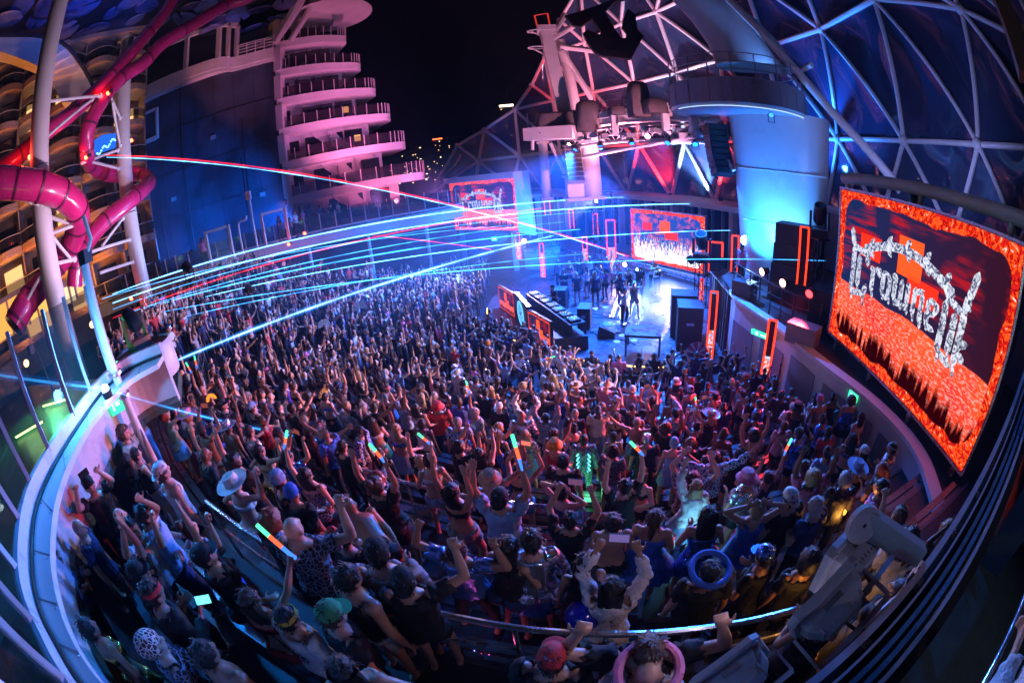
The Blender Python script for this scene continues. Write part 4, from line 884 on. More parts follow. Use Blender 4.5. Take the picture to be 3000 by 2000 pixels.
LET = {'C': (.62, [(.12, .02, .12, .98), (.12, 1.0, .55, .92), (.55, .98, .55, .72), (.12, .0, .5, .1), (.5, .02, .56, .3), (.3, .2, .3, .85), (.1, 1.0, .02, 1.35)]),
       'r': (.46, [(.12, 0, .12, .72), (.12, .62, .38, .8), (.38, .78, .42, .55), (.0, .68, .12, .72)]),
       'o': (.48, [(.1, .06, .1, .7), (.38, .04, .38, .68), (.1, .72, .38, .64), (.1, .06, .38, -.02)]),
       'w': (.74, [(.1, .06, .1, .76), (.36, .06, .36, .72), (.62, .04, .62, .74), (.1, .06, .36, -.02), (.36, .06, .62, -.02), (.0, .66, .1, .78)]),
       'n': (.5, [(.1, 0, .1, .72), (.38, -.06, .38, .66), (.1, .6, .38, .76), (.38, -.06, .46, .04)]),
       'e': (.46, [(.1, .06, .1, .7), (.1, .72, .36, .66), (.36, .68, .36, .42), (.1, .34, .36, .42), (.1, .04, .4, .0)]),
       'd': (.66, [(.1, .02, .1, .8), (.1, .02, .42, -.06), (.46, .0, .46, .78), (.1, .86, .46, .74), (.46, .8, .5, 1.05), (.5, 1.0, .6, 1.4), (.3, .1, .3, .7), (.46, .3, .62, .4), (.5, .2, .62, .12)])}
def gothic(txt, H, archh):
    """tall horned first and last letters, small ones between under an arched bar"""
    m = MB(); sc = [1.0] + [.64] * (len(txt) - 2) + [1.06]; tot = sum(LET[c][0] * k * 1.06 for c, k in zip(txt, sc)); x = 0
    for i, (c, k) in enumerate(zip(txt, sc)):
        w, st = LET[c]; w *= 1.06; y = archh * math.sin(math.pi * (x + w * k / 2) / tot) + (.16 * H if k < 1 else 0)
        for s in st: stroke(m, (x + s[0] * k) * H, s[1] * k * H + y, (x + s[2] * k) * H, s[3] * k * H + y, .125 * H * (1 if k >= 1 else .8))
        for s in st:
            if abs(s[2] - s[0]) < .1: stroke(m, (x + s[0] * k + .02) * H, s[1] * k * H + y + .02 * H, (x + s[0] * k + .05) * H, s[1] * k * H + y - .16 * k * H, .05 * H)
        x += w * k
    f = lambda t: ((.42 + t * (tot - 1.0)) * H, (.86 + .30 * math.sin(math.pi * t)) * H + archh)
    for k in range(14):
        t0, t1 = k / 14, (k + 1) / 14; stroke(m, *f(t0), *f(t1 + .03), .17 * H)
        if k % 3 == 1: xx, yy = f(t0); stroke(m, xx, yy, xx + .1 * H, yy + .2 * H, .1 * H); stroke(m, xx, yy, xx + .12 * H, yy - .16 * H, .08 * H)
    m.v = [((v[0] - tot * H / 2) * 1.28, v[1], v[2]) for v in m.v]; return m
LETM = M('chrome_letter', (.3, .3, .33), .3, emit=(.82, .88, 1), es=1.1)
def chrome_letters():
    m = MATS['chrome_letter']; nt = m.node_tree; b = nt.nodes['Principled BSDF']
    n = nt.nodes.new('ShaderNodeTexNoise'); n.inputs['Scale'].default_value = 7; n.inputs['Detail'].default_value = 3; n.inputs['Distortion'].default_value = 2; tc = nt.nodes.new('ShaderNodeTexCoord'); nt.links.new(tc.outputs['Object'], n.inputs['Vector'])
    cr = nt.nodes.new('ShaderNodeValToRGB'); nt.links.new(n.outputs[0], cr.inputs[0]); cr.color_ramp.elements[0].position = .4; cr.color_ramp.elements[0].color = (.03, .04, .07, 1); cr.color_ramp.elements[1].position = .58; cr.color_ramp.elements[1].color = (.85, .9, 1, 1)
    nt.links.new(cr.outputs[0], b.inputs['Emission Color'])
chrome_letters()
def screen(pl_, pr_, zb, h, label, mat, letters=True, squares=True):
    pl_ = Vector((pl_[0], pl_[1], zb)); pr_ = Vector((pr_[0], pr_[1], zb)); ux = (pr_ - pl_); w = ux.length; ux.normalize(); nz = Vector((0, 0, 1)); fr = ux.cross(nz)   # faces the viewer side
    mid = (pl_ + pr_) / 2
    if fr.dot(Vector((0, 0, zb)) - mid) < 0: fr = -fr
    root = thing('led_screen', label, 'screen', mid, 'LED video screens')
    def L(u, v, o=0.0): return pl_ + ux * u * w + nz * v * h + fr * o
    me = bpy.data.meshes.new('picture'); me.from_pydata([L(0, 0, .02), L(1, 0, .02), L(1, 1, .02), L(0, 1, .02)], [], [(0, 1, 2, 3)]); uvl = me.uv_layers.new(name='UVMap')
    for i, c in enumerate(((0, 0), (1, 0), (1, 1), (0, 1))): uvl.data[i].uv = c
    me.materials.append(mat); put('picture', me, root)
    MB().prism([L(-.01, -.015), L(1.01, -.015), L(1.01, 1.015), L(-.01, 1.015)], -fr * .25).build('cabinet', GREY, root)
    t = .018 * h
    for a_, b_ in ((( -.008, -.012), (1.008, -.012)), ((1.008, -.012), (1.008, 1.012)), ((1.008, 1.012), (-.008, 1.012)), ((-.008, 1.012), (-.008, -.012))): MB().beam(L(*a_, .01), L(*b_, .01), .05, .05).build('bezel', STEEL, root)
    if squares:
        RS = E('screen_red', (1, .03, .01), 1.5, False); OS = E('screen_orange', (1, .09, .015), 1.6, False)
        for u0, v0, u1, v1, mm in ((.42, .62, .56, .83, OS), (.49, .50, .66, .64, RS), (.17, .62, .31, .76, RS)):
            MB().prism([L(u0, v0, .026), L(u1, v0, .026), L(u1, v1, .026), L(u0, v1, .026)], fr * .004).build('red_square', mm, root)
    if letters:
        g = gothic('Crowned', h * .30, h * .07); mm = Matrix((ux, nz, fr)).transposed()
        off = L(.48, .34, .034)
        g.v = [tuple(off + mm @ Vector(v)) for v in g.v]; g.build('chrome_lettering', LETM, root)
    return root, L, fr
s1, L1, f1 = screen((8.8, 8.3), (7.5, 2.07), 3.2, 3.92, 'largest LED screen, chrome gothic lettering over red stage, beside the pale curved wall', screen_material('screen_big', 1.0, False, 1.55))
s2, L2, f2 = screen((-3.75, 34.4), (1.26, 30.0), 3.0, 3.8, 'distant LED screen with red ornate border below the lattice ridge', screen_material('screen_far', 1.0, False, 2.6))
s3, L3, f3 = screen((7.75, 24.5), (10.45, 20.0), 1.65, 3.05, 'centre LED screen blown out white and red behind the stage', screen_material('screen_mid', 4.0, True, 2.0), False)
for k, u_ in enumerate((.05, .35, .65, .95)):
    a_ = L1(u_, -.02, -.15); MB().beam(a_, Vector((a_.x, a_.y, 2.75)), .12).build('screen_foot', STEEL, s1)
hood = MB(); hood.prism([L2(-.03, 1.0, -.3), L2(1.03, 1.0, -.3), L2(1.03, 1.12, -.3), L2(-.03, 1.12, -.3)], f2 * .7); hood.build('hood', OFFW, s2); MB().prism([L2(1.03, -.02, .35), L2(1.16, -.1, -.3), L2(1.12, 1.12, -.3), L2(1.03, 1.12, .35)], -f2 * .3).build('side_fin', OFFW, s2)
a_ = L2(.5, -.02, -.15); MB().beam(L2(.1, -.03, -.15), Vector((*L2(.1, 0, -.15).xy, 0)), .4).build('screen_leg', GREY, s2); MB().beam(L2(.9, -.03, -.15), Vector((*L2(.9, 0, -.15).xy, 0)), .4).build('screen_leg', GREY, s2)
# white pipe rail over the big screen
wp = thing('screen_pipe', 'thick white pipe running above the big red screen', 'pipe', at(2700, 560, 11))
PP = smoothpath([at(2470, 522, 13.2), at(2560, 530, 12.6), at(2700, 555, 11.4), at(2850, 595, 10.2), at(3000, 645, 9.2), at(3080, 680, 8.6)], 4)
MB().tube(PP, .17, 14).build('pipe', WHITE, wp, True)
for i in (1, 8, 15): MB().tube([PP[i], PP[i] + Vector((0, .1, -1.0))], .08).build('stand', WHITE, wp, True)
# ================================================================== STAGE DRESSING
REDLED = E('led_red', (1, .045, .012), 2.4, False)
def led_pattern():
    m = bpy.data.materials.new('led_pattern'); m.use_nodes = True; nt = m.node_tree; nt.nodes.clear()
    tc = nt.nodes.new('ShaderNodeTexCoord'); mp = nt.nodes.new('ShaderNodeMapping'); mp.inputs['Scale'].default_value = (9, 9, 9); mp.inputs['Rotation'].default_value = (.5, .6, .3); nt.links.new(tc.outputs['Object'], mp.inputs['Vector'])
    w = nt.nodes.new('ShaderNodeTexVoronoi'); w.feature = 'F1'; w.inputs['Scale'].default_value = 1.6; nt.links.new(mp.outputs[0], w.inputs['Vector'])
    cr = nt.nodes.new('ShaderNodeValToRGB'); nt.links.new(w.outputs['Color'], cr.inputs[0]); e = cr.color_ramp.elements; e[0].position = .3; e[0].color = (1, .12, .03, 1); e[1].position = .62; e[1].color = (.8, .85, 1, 1)
    k = e.new(.45); k.color = (.9, .25, .2, 1); k = e.new(.8); k.color = (.2, .4, .8, 1)
    em = nt.nodes.new('ShaderNodeEmission'); nt.links.new(cr.outputs[0], em.inputs[0]); em.inputs[1].default_value = 1.3
    o = nt.nodes.new('ShaderNodeOutputMaterial'); nt.links.new(em.outputs[0], o.inputs[0])
    return m
LEDP = led_pattern()
def led_frame(pt, pb, wpx, d, lab, fill=.45, legs=True):
    a = at(*pt, d); b = at(*pb, d); b = Vector((a.x, a.y, b.z)); w = wpx * .012 / 15.2 * d
    az = math.atan2(a.x, a.y) ; u = Vector((math.cos(az), -math.sin(az), 0)); f = Vector((-math.sin(az), -math.cos(az), 0)); h = a.z - b.z
    root = thing('led_portal', lab, 'light portal', b, 'red LED portal frames'); t = max(.05, w * .11)
    for s in (-1, 1):
        if s == 1 and not legs: MB().beam(b + u * s * w / 2 + Vector((0, 0, h * .55)), b + u * s * w / 2 + Vector((0, 0, h)), t).build('side_bar', REDLED, root)
        else: MB().beam(b + u * s * w / 2, b + u * s * w / 2 + Vector((0, 0, h)), t).build('side_bar', REDLED, root)
    MB().beam(b - u * (w / 2 + t / 2) + Vector((0, 0, h + t * .5)), b + u * (w / 2 + t / 2) + Vector((0, 0, h + t * .5)), t).build('top_bar', REDLED, root)
    MB().prism([b - u * (w / 2 - t * .6) - f * .05, b + u * (w / 2 - t * .6) - f * .05, b + u * (w / 2 - t * .6) - f * .05 + Vector((0, 0, h * .98)), b - u * (w / 2 - t * .6) - f * .05 + Vector((0, 0, h * .98))], -f * .05).build('dark_panel', BLACK, root)
    if fill: MB().prism([b - u * (w / 2 - t * .7), b + u * (w / 2 - t * .7), b + u * (w / 2 - t * .7) + Vector((0, 0, h * fill)), b - u * (w / 2 - t * .7) + Vector((0, 0, h * fill))], -f * .03).build('pixel_panel', LEDP, root)
    MB().box(b + Vector((0, 0, .03)), (w * 1.2, w * .8, .06), Matrix.Rotation(-az, 3, 'Z')).build('foot', DARK, root)
led_frame((2093, 856), (2063, 1095), 22, 14.6, 'red LED portal in front of the dark curtain by the stage', .55)
led_frame((2265, 940), (2228, 1115), 26, 12.0, 'red LED portal beside the green exit sign on the pale wall', .42)
led_frame((2358, 668), (2342, 838), 26, 14.6, 'red LED portal with dark louvres on the tower left of the biggest screen', 0)
led_frame((2155, 692), (2150, 800), 20, 17.5, 'pinkish LED portal left of the glowing pylon base', 0)
led_frame((2097, 712), (2095, 800), 42, 19.5, 'wide red LED portal touching the centre screen edge', 0, False)
led_frame((1788, 646), (1797, 802), 26, 26, 'tall red LED portal behind the dancers left of the centre screen', .5)
led_frame((1712, 695), (1718, 770), 13, 27, 'narrow red LED portal behind the dancers', .55)
led_frame((1585, 715), (1595, 815), 12, 26, 'slim glowing LED column behind the disc jockey', .75)
led_frame((1515, 684), (1521, 762), 12, 28, 'slim glowing LED column right of the distant screen', .6)
led_frame((1601, 576), (1603, 632), 16, 29.5, 'small red LED portal on the hall front left of the round column', 0)
led_frame((1673, 616), (1677, 672), 12, 28.5, 'small red LED portal under the square pillar', 0)
led_frame((1743, 628), (1746, 690), 13, 28, 'small red LED portal right of the round column', 0)
led_frame((2057, 818), (2050, 925), 8, 19.0, 'single bright LED strip at the end of the stage platform', .95)

# DJ booth
dj = thing('dj_booth', 'disc jockey booth with two red LED fronts and a round blue emblem', 'booth', (.6, 18.0, .35))
cA = [Vector(atz(1455, 905, .35)), Vector(atz(1512, 938, .35)), Vector(atz(1552, 985, .35)), Vector(atz(1617, 1032, .35))]
cA = [Vector((-.45, 21.1, .35)), Vector((.28, 19.15, .35)), Vector((.75, 16.75, .35)), Vector((1.5, 15.0, .35))]
def djpanel(a, b, h, mat, nm):
    u = (b - a).normalized(); f = Vector((u.y, -u.x, 0)); f = -f if f.dot(-a) < 0 else f
    MB().prism([a, b, b + Vector((0, 0, h)), a + Vector((0, 0, h))], -f * .12).build('panel_case', BLACK, dj)
    me = bpy.data.meshes.new(nm); o = f * .015
    q = [a + u * .05 + o + Vector((0, 0, .05)), b - u * .05 + o + Vector((0, 0, .05)), b - u * .05 + o + Vector((0, 0, h - .05)), a + u * .05 + o + Vector((0, 0, h - .05))]
    me.from_pydata(q, [], [(0, 1, 2, 3)]); uvl = me.uv_layers.new(name='UVMap')
    for i, c in enumerate(((0, 0), (1, 0), (1, 1), (0, 1))): uvl.data[i].uv = c
    me.materials.append(mat); put(nm, me, dj)
    return u, f
DJM = screen_material('dj_front', 2.5, False, 1.5)
djpanel(cA[0], cA[1], 1.25, DJM, 'led_front'); djpanel(cA[2], cA[3], 1.25, DJM, 'led_front')
OS = MATS['screen_orange']
for a, b in ((cA[0], cA[1]), (cA[2], cA[3])):
    u = (b - a).normalized(); f = Vector((u.y, -u.x, 0)); f = -f if f.dot(-a) < 0 else f; L_ = (b - a).length
    for s0, s1, z0, z1 in ((.42, .56, .62, 1.05), (.52, .68, .4, .7)): MB().prism([a + u * L_ * s0 + f * .022 + Vector((0, 0, z0)), a + u * L_ * s1 + f * .022 + Vector((0, 0, z0)), a + u * L_ * s1 + f * .022 + Vector((0, 0, z1)), a + u * L_ * s0 + f * .022 + Vector((0, 0, z1))], f * .004).build('orange_square', OS, dj)
u = (cA[2] - cA[1]).normalized(); f = Vector((u.y, -u.x, 0)); f = -f if f.dot(-cA[1]) < 0 else f
MB().prism([cA[1], cA[2], cA[2] + Vector((0, 0, 1.35)), cA[1] + Vector((0, 0, 1.35))], -f * .2).build('centre_panel', DARK, dj)
ec = (cA[1] + cA[2]) / 2 + Vector((0, 0, .68)) + f * .02; rot = f.to_track_quat('Z', 'Y').to_matrix()
EMB = E('emblem_blue', (.12, .45, 1), 2.6, False)
for rr in (.56, .44, .2): MB().lathe([(rr - .03, 0), (rr, 0), (rr, .012), (rr - .03, .012)], ec, 40, rot).build('emblem_ring', EMB, dj)
for k in range(28):
    a = k / 28 * 2 * math.pi; MB().box(ec + rot @ Vector((.5 * math.cos(a), .5 * math.sin(a), .008)), (.05, .03, .012), rot @ Matrix.Rotation(a, 3, 'Z')).build('emblem_mark', EMB, dj)
for k in range(10):
    a = k / 10 * 2 * math.pi; MB().box(ec + rot @ Vector((.32 * math.cos(a), .32 * math.sin(a), .008)), (.14, .03, .012), rot @ Matrix.Rotation(a, 3, 'Z')).build('emblem_ray', EMB, dj)
# console table behind
t0 = Vector((1.2, 19.9, 0)); t1 = Vector((2.6, 15.2, 0)); tu = (t1 - t0).normalized(); tn = Vector((tu.y, -tu.x, 0)); tn = -tn if tn.x > 0 else tn
MB().prism([cA[0] + Vector((.1, .1, 0)), cA[3] + Vector((.1, 0, 0)), t1 + Vector((.35, -.25, .35)), t0 + Vector((.3, .3, .35))], (0, 0, .55)).build('riser', M('dj_riser', (.02, .025, .05), .45), dj)
tb = thing('dj_table', 'long black table covered with mixers and decks', 'table', (t0 + t1) / 2 + Vector((0, 0, .35)))
MB().prism([t0 - tn * .35 + Vector((0, 0, 1.3)), t1 - tn * .35 + Vector((0, 0, 1.3)), t1 + tn * .35 + Vector((0, 0, 1.3)), t0 + tn * .35 + Vector((0, 0, 1.3))], (0, 0, .06)).build('table_top', BLACK, tb)
MB().prism([t0 + tn * .32 + Vector((0, 0, .9)), t1 + tn * .32 + Vector((0, 0, .9)), t1 + tn * .32 + Vector((0, 0, 1.3)), t0 + tn * .32 + Vector((0, 0, 1.3))], -tn * .04).build('table_skirt', BLACK, tb)
for q in (t0, t1):
    for s in (-.3, .3): MB().beam(q + tn * s + Vector((0, 0, .36)), q + tn * s + Vector((0, 0, 1.3)), .06).build('leg', DARK, tb)
random.seed(21); Lt = (t1 - t0).length
KN = [E('knob_%d' % k, c, 1.6, False) for k, c in enumerate(((.4, .6, 1), (1, .5, .2), (.8, .85, 1), (.1, .3, .9)))]
for k in range(7):
    c = t0 + tu * Lt * (.08 + k * .14) + Vector((0, 0, 1.41)); dk = thing('dj_deck' if k % 2 == 0 else 'dj_mixer', ['black media player at the far end of the mixing table', 'black mixer second from the far end of the mixing table', 'black media player third along the mixing table', 'black mixer at the middle of the mixing table', 'black media player fifth along the mixing table', 'black mixer sixth along the mixing table', 'black media player at the near end of the mixing table'][k], 'mixer', c, 'decks and mixers')
    mz = Matrix.Rotation(math.atan2(tu.y, tu.x), 3, 'Z'); MB().box(c, (.5, .45, .09), mz).build('case', BLACK, dk)
    if k % 2 == 0: MB().lathe([(.01, .012), (.15, .012), (.16, 0)], c + Vector((0, 0, .046)), 18).build('jog_wheel', GREY, dk)
    for q in range(8): MB().box(c + mz @ Vector((random.uniform(-.22, .22), random.uniform(-.2, .2), .055)), (.03, .03, .025), mz).build('knob', KN[random.randrange(4)], dk)
# stage boxes, table and monitors
def cabinet(c, s, yaw, lab, nm='subwoofer', cat='loudspeaker', grp='stage cabinets', mat=None, grille=True):
    c = Vector(c); mz = Matrix.Rotation(R(yaw), 3, 'Z'); root = thing(nm, lab, cat, c, grp)
    MB().box(c + Vector((0, 0, s[2] / 2)), s, mz).build('case', mat or M('cab_black', (.03, .033, .045), .5, var=.25), root)
    if grille: MB().box(c + mz @ Vector((0, -s[1] / 2 - .006, s[2] / 2)), (s[0] * .86, .014, s[2] * .86), mz).build('grille', M('grille_mesh', (.012, .012, .016), .7, bump=.5, bscale=120), root)
    for q in (-1, 1): MB().box(c + mz @ Vector((q * (s[0] / 2 + .006), 0, s[2] * .62)), (.014, s[1] * .3, .1), mz).build('handle', STEEL, root)
    return root
cabinet((6.95, 14.35, .35), (1.1, 1.0, 1.75), 70, 'tall black subwoofer stack at the stage corner nearest the curtain')
cabinet((7.25, 15.6, .35), (1.0, 1.1, 1.8), 70, 'second tall black subwoofer stack behind the first, beside the smoke')
cabinet((2.6, 19.9, .35), (.8, .6, 1.1), 70, 'black flight case behind the disc jockey')
cabinet((3.3, 17.4, .35), (.85, .55, .95), 70, 'black monitor cabinet at the end of the mixing table')
cabinet((-1.6, 19.2, 0), (.7, .6, .5), 20, 'black crowd-barrier speaker near the far red DJ panel')
cabinet((-1.4, 18.2, 0), (.7, .6, .5), 20, 'black crowd-barrier speaker nearer the camera by the DJ booth')
mw = thing('stage_monitor', 'rounded black wedge monitor under a clear bag near the DJ table', 'loudspeaker', (3.9, 16.1, .35))
MB().prism([(3.5, 15.9, .35), (4.2, 15.7, .35), (4.25, 15.75, .55), (3.6, 15.95, .85)], (.25, .7, 0)).build('wedge', BLACK, mw); MB().ball((4.0, 16.1, .85), (.2, .25, .1)).build('clear_bag', glassy('clear_bag', (.6, .7, .8), .4, .1), mw, True)
tbl = thing('stage_table', 'plain black stage table standing at the stage front', 'table', (5.0, 14.3, .35))
c = Vector((5.0, 14.3, 0)); mz = Matrix.Rotation(R(-22), 3, 'Z')
MB().box(c + Vector((0, 0, 1.15)), (1.4, 1.1, .09), mz).build('table_top', M('table_blackblue', (.03, .035, .05), .3), tbl)
for sx in (-1, 1):
    for sy in (-1, 1): MB().beam(c + mz @ Vector((sx * .64, sy * .48, .36)), c + mz @ Vector((sx * .64, sy * .48, 1.1)), .06).build('leg', DARK, tbl)
random.seed(61)
for k in range(6):
    p = Vector((random.uniform(2.8, 4.2), random.uniform(16.2, 20.5), .36)); pts = [p]
    for q in range(4): pts.append(pts[-1] + Vector((random.uniform(.1, .8), random.uniform(-.7, .3), 0)))
    cb = thing('stage_cable', 'black cable snaking over the stage floor, ' + ['from the mixing table far end', 'nearest the flight case', 'past the monitor cabinet', 'towards the wedge monitor', 'between the dancers and the table', 'nearest the stage table'][k], 'cable', p, 'stage cables'); MB().tube(smoothpath(pts, 4), .018, 5).build('cable_run', RUBBER, cb, True)
# curtain left of the pale wall
cu_ = thing('stage_curtain', 'dark blue pleated curtain hanging beside the stage corner', 'curtain', (8.2, 13.6, 0))
P_ = [Vector((8.0 + .9 * (k / 40) + .06 * math.sin(k * 1.5), 13.0 + 3.4 * k / 40 + .05 * math.cos(k * 1.5), 0)) for k in range(41)]
MB().strip(P_, [p + Vector((0, 0, 2.75)) for p in P_], [Vector((.03, -.01, 0))] * 41).build('cloth', M('curtain_blue', (.03, .035, .08), .8, var=.2), cu_, True)
MB().tube([P_[0] + Vector((0, 0, 2.78)), P_[-1] + Vector((0, 0, 2.78))], .03).build('curtain_rod', DARK, cu_)
# ledge clutter: speakers, flight case, rails, truss towers
cabinet((7.95, 8.55, 2.82), (.95, .6, .55), 118, 'grey loudspeaker lying on the pale wall ledge beside the portal', mat=M('cab_grey', (.2, .22, .26), .45))
cabinet((9.6, 9.2, 2.72), (1.3, 1.0, 1.35), 130, 'big black flight case with sloping lid on the ledge', 'flight_case', 'case', 'stage cabinets', grille=False)
cabinet((8.35, 12.6, 2.72), (.8, .6, .7), 120, 'pink lit grey box on the ledge behind the rail')
for k in range(4): cabinet((10.2 + .03 * k, 12.0, 2.72 + .72 * k), (1.7 - .05 * k, 1.1, .7), 128, ['bottom', 'second', 'third', 'topmost'][k] + ' black loudspeaker of the stack in front of the pylon', 'stacked_loudspeaker', 'loudspeaker', 'loudspeaker stack by the pylon')
lr = thing('ledge_railing', 'dark three bar railing along the ledge above the pale wall', 'railing', (8.3, 10.8, 2.8))
RP = [Vector((8.45, 13.6, 2.75)), Vector((8.3, 12.2, 2.75)), Vector((8.25, 10.8, 2.75)), Vector((8.3, 9.6, 2.75)), Vector((8.75, 8.75, 2.75))]
for h in (.4, .75, 1.1): MB().tube([p + Vector((0, 0, h)) for p in RP], .025, 6).build('rail', DARK, lr, True)
for p in smoothpath(RP, 2): MB().tube([p, p + Vector((0, 0, 1.1))], .028, 6).build('post', DARK, lr, True)
def truss_tower(c, h, lab):
    c = Vector(c); root = thing('truss_tower', lab, 'truss', c, 'black lighting towers'); w = .2
    for sx in (-w, w):
        for sy in (-w, w): MB().tube([c + Vector((sx, sy, 0)), c + Vector((sx, sy, h))], .025, 6).build('chord', DARK, root)
    k = int(h / .45)
    for i in range(k):
        z = i * h / k; z2 = (i + 1) * h / k
        m = MB(); m.tube([c + Vector((-w, -w, z)), c + Vector((w, -w, z2))], .014, 4); m.tube([c + Vector((w, w, z)), c + Vector((-w, w, z2))], .014, 4); m.tube([c + Vector((w, -w, z)), c + Vector((w, w, z2))], .014, 4); m.tube([c + Vector((-w, w, z)), c + Vector((-w, -w, z2))], .014, 4); m.build('lacing', DARK, root)
    MB().box(c + Vector((0, 0, h + .03)), (.6, .6, .06)).build('top_plate', DARK, root); MB().box(c + Vector((0, 0, .02)), (.8, .8, .04)).build('base_plate', DARK, root)
    return c + Vector((0, 0, h + .06))
tops_ = [truss_tower(pol(43.6, 14.9, 2.7), 2.6, 'black lighting tower left of the biggest screen'), truss_tower(pol(27.2, 17.6, 1.5), 1.9, 'black lighting tower at the end of the stage platform'),
         truss_tower(pol(12.8, 27.5, .1), 4.6, 'black lighting tower behind the dancers'), truss_tower(pol(14.6, 29, 1.5), 4.0, 'black lighting tower in front of the hall behind the stage'), truss_tower(pol(7.0, 31, 1.5), 3.4, 'black lighting tower right of the distant screen')]
h0 = moving_head(tops_[0], 1.5, (-.3, -.4, .85), 'moving_head_light', 'black moving head light on the tower left of the biggest screen')
h1 = moving_head(tops_[1], 1.6, (-.3, -.4, .8), 'moving_head_light', 'black moving head light on the tower by the centre screen')
moving_head(tops_[2], 1.0, (-.6, -.6, .1), 'moving_head_light', 'moving head light on the tower behind the dancers')
# ------------------------------------------------------------------ lit stage lamps (each fixture carries its own light)
def lamp(p, target, power, col, ang, lab, glow=30, r=.13, rad=.15, blend=.7):
    p = Vector(p); f = (Vector(target) - p).normalized(); root = thing('stage_lamp', lab, 'stage light', p, 'lit stage lamps'); rot = f.to_track_quat('Z', 'Y').to_matrix()
    MB().lathe([(.01, -.32), (r * .8, -.3), (r * 1.15, -.08), (r * 1.2, 0)], p, 14, rot).build('can', DARK, root, True)
    MB().lathe([(.005, -.02), (r, -.02)], p, 14, rot).build('lens', E('lens_%02d' % len(MATS), col, glow, False), root)
    MB().tube([p + rot @ Vector((r * 1.3, 0, -.15)), p + rot @ Vector((r * 1.3, 0, -.15)) + Vector((0, 0, -.3)), p + rot @ Vector((-r * 1.3, 0, -.15)) + Vector((0, 0, -.3)), p + rot @ Vector((-r * 1.3, 0, -.15))], .02, 5).build('yoke', DARK, root)
    if power: spot(p + f * .06, target, power, col, ang, blend, rad, root)
    return root
BLU = (.04, .22, 1.0); ICE = (.35, .6, 1.0); PNK = (1.0, .25, .5); LAV = (.75, .55, 1.0); MAG = (1, .12, .35)
K = 1.0
# front row on the stage platform
lamp(at(1830, 775, 25.6), (3, 20, .5), 900, (1, .6, .9), 70, 'white-pink stage lamp at the foot of the tall LED portal', 40)
lamp(at(1870, 790, 24.6), (2, 11, 1.5), 2000, ICE, 50, 'bright ice-white lamp left under the centre screen', 60)
lamp(at(1932, 797, 23.5), (5, 9, 1.5), 2600, ICE, 55, 'small ice-white lamp under the middle of the centre screen', 40)
lamp(at(2012, 856, 21.5), (-2, 9, 2), 4500, (.8, .5, 1), 65, 'violet-white lamp right under the centre screen', 50)
lamp(at(2183, 705, 18.0), (-1, 6, 2.5), 3500, ICE, 70, 'blazing white lamp on the edge of the pylon', 90, .2)
lamp(at(2305, 800, 16.6), pol(38.3, 19, 8.5), 1300, (.16, .45, 1), 75, 'hidden uplight blazing at the base of the pylon', 60, .2)
lamp(at(2215, 812, 16.0), pol(37.8, 19, 8), 4500, (.01, .22, 1), 85, 'second blue uplight in front of the pylon')
lamp(rc + Vector((1.4, -1.2, 10.95)), at(2075, 20, 19.6), 3000, (.1, .32, 1), 70, 'added blue lamp on the round platform lighting the upper pylon blade', 4)  # lamp added to brighten the upper blade
# blue wash over stage, crowd and wall from the truss bridge
for k, (i, tg, pw) in enumerate(((3, (-3, 20, .3), 34000), (8, (5, 21, .3), 40000), (12, (6, 16, .3), 26000), (16, (0, 12, 1), 16000), (20, (5, 9, 1), 12000))):
    lamp(TP[i] + Vector((-.3, -.6, -1.15)), tg, pw, (.015, .17, 1), 85, ['first', 'second', 'third', 'fourth', 'fifth'][k] + ' blue wash lamp along the curved truss counted from the mast', 6)
lamp((3.5, 25.0, 2.4), (-3, 33, 2.5), 9000, (.01, .2, 1), 110, 'added blue lamp behind the DJ booth washing the wall under the distant screen', 6)  # lamp added to brighten the wall and haze behind the stage
lamp((.6, 25.6, 3.4), (-13, 21.5, 2), 15000, (.01, .2, 1), 80, 'added blue lamp left of the dancers washing the far crowd', 6)  # lamp added for more blue over the far crowd
# blue on the tall dark wall
lamp((-13.5, 26.5, 6.3), (-23.5, 30, 9), 14000, (.003, .17, 1), 80, 'blue wash lamp on the gallery pointing at the dark wall', 12)
lamp((-20.5, 22.6, 6.3), (-28, 29, 8), 8000, (.003, .17, 1), 80, 'second blue wash lamp on the gallery towards the slimmer slide post', 12)
# pink washes
lamp((-3.4, 29.8, 5.6), (-10, 37, 11), 7500, (1, .19, .46), 70, 'pink wash lamp at the foot of the balcony tower', 12)
lamp((-8.2, 29.2, 5.7), (-13, 36, 16), 8500, (1, .2, .48), 60, 'second pink wash lamp under the balcony tower', 12)
lamp((-14.5, 27.5, 5.8), (-22.5, 31.5, 25), 11000, (1, .3, .6), 30, 'pink spot on the gallery aimed at the control booth', 10)
lamp((1.0, 33.0, 5.6), pol(8, 27, 13), 6000, (1, .3, .45), 80, 'pink uplight below the tilted mast', 12)
lamp(pol(17, 24, 6.6), pol(12, 26, 14), 7000, (1, .32, .5), 110, 'pink uplight on the hall roof behind the truss', 12)
lamp(tops_[1] + Vector((-.5, .2, .1)), pol(14, 24, 10.0), 9000, (1, .34, .52), 75, 'pink lamp on the tower by the centre screen aimed at the curved truss', 8)
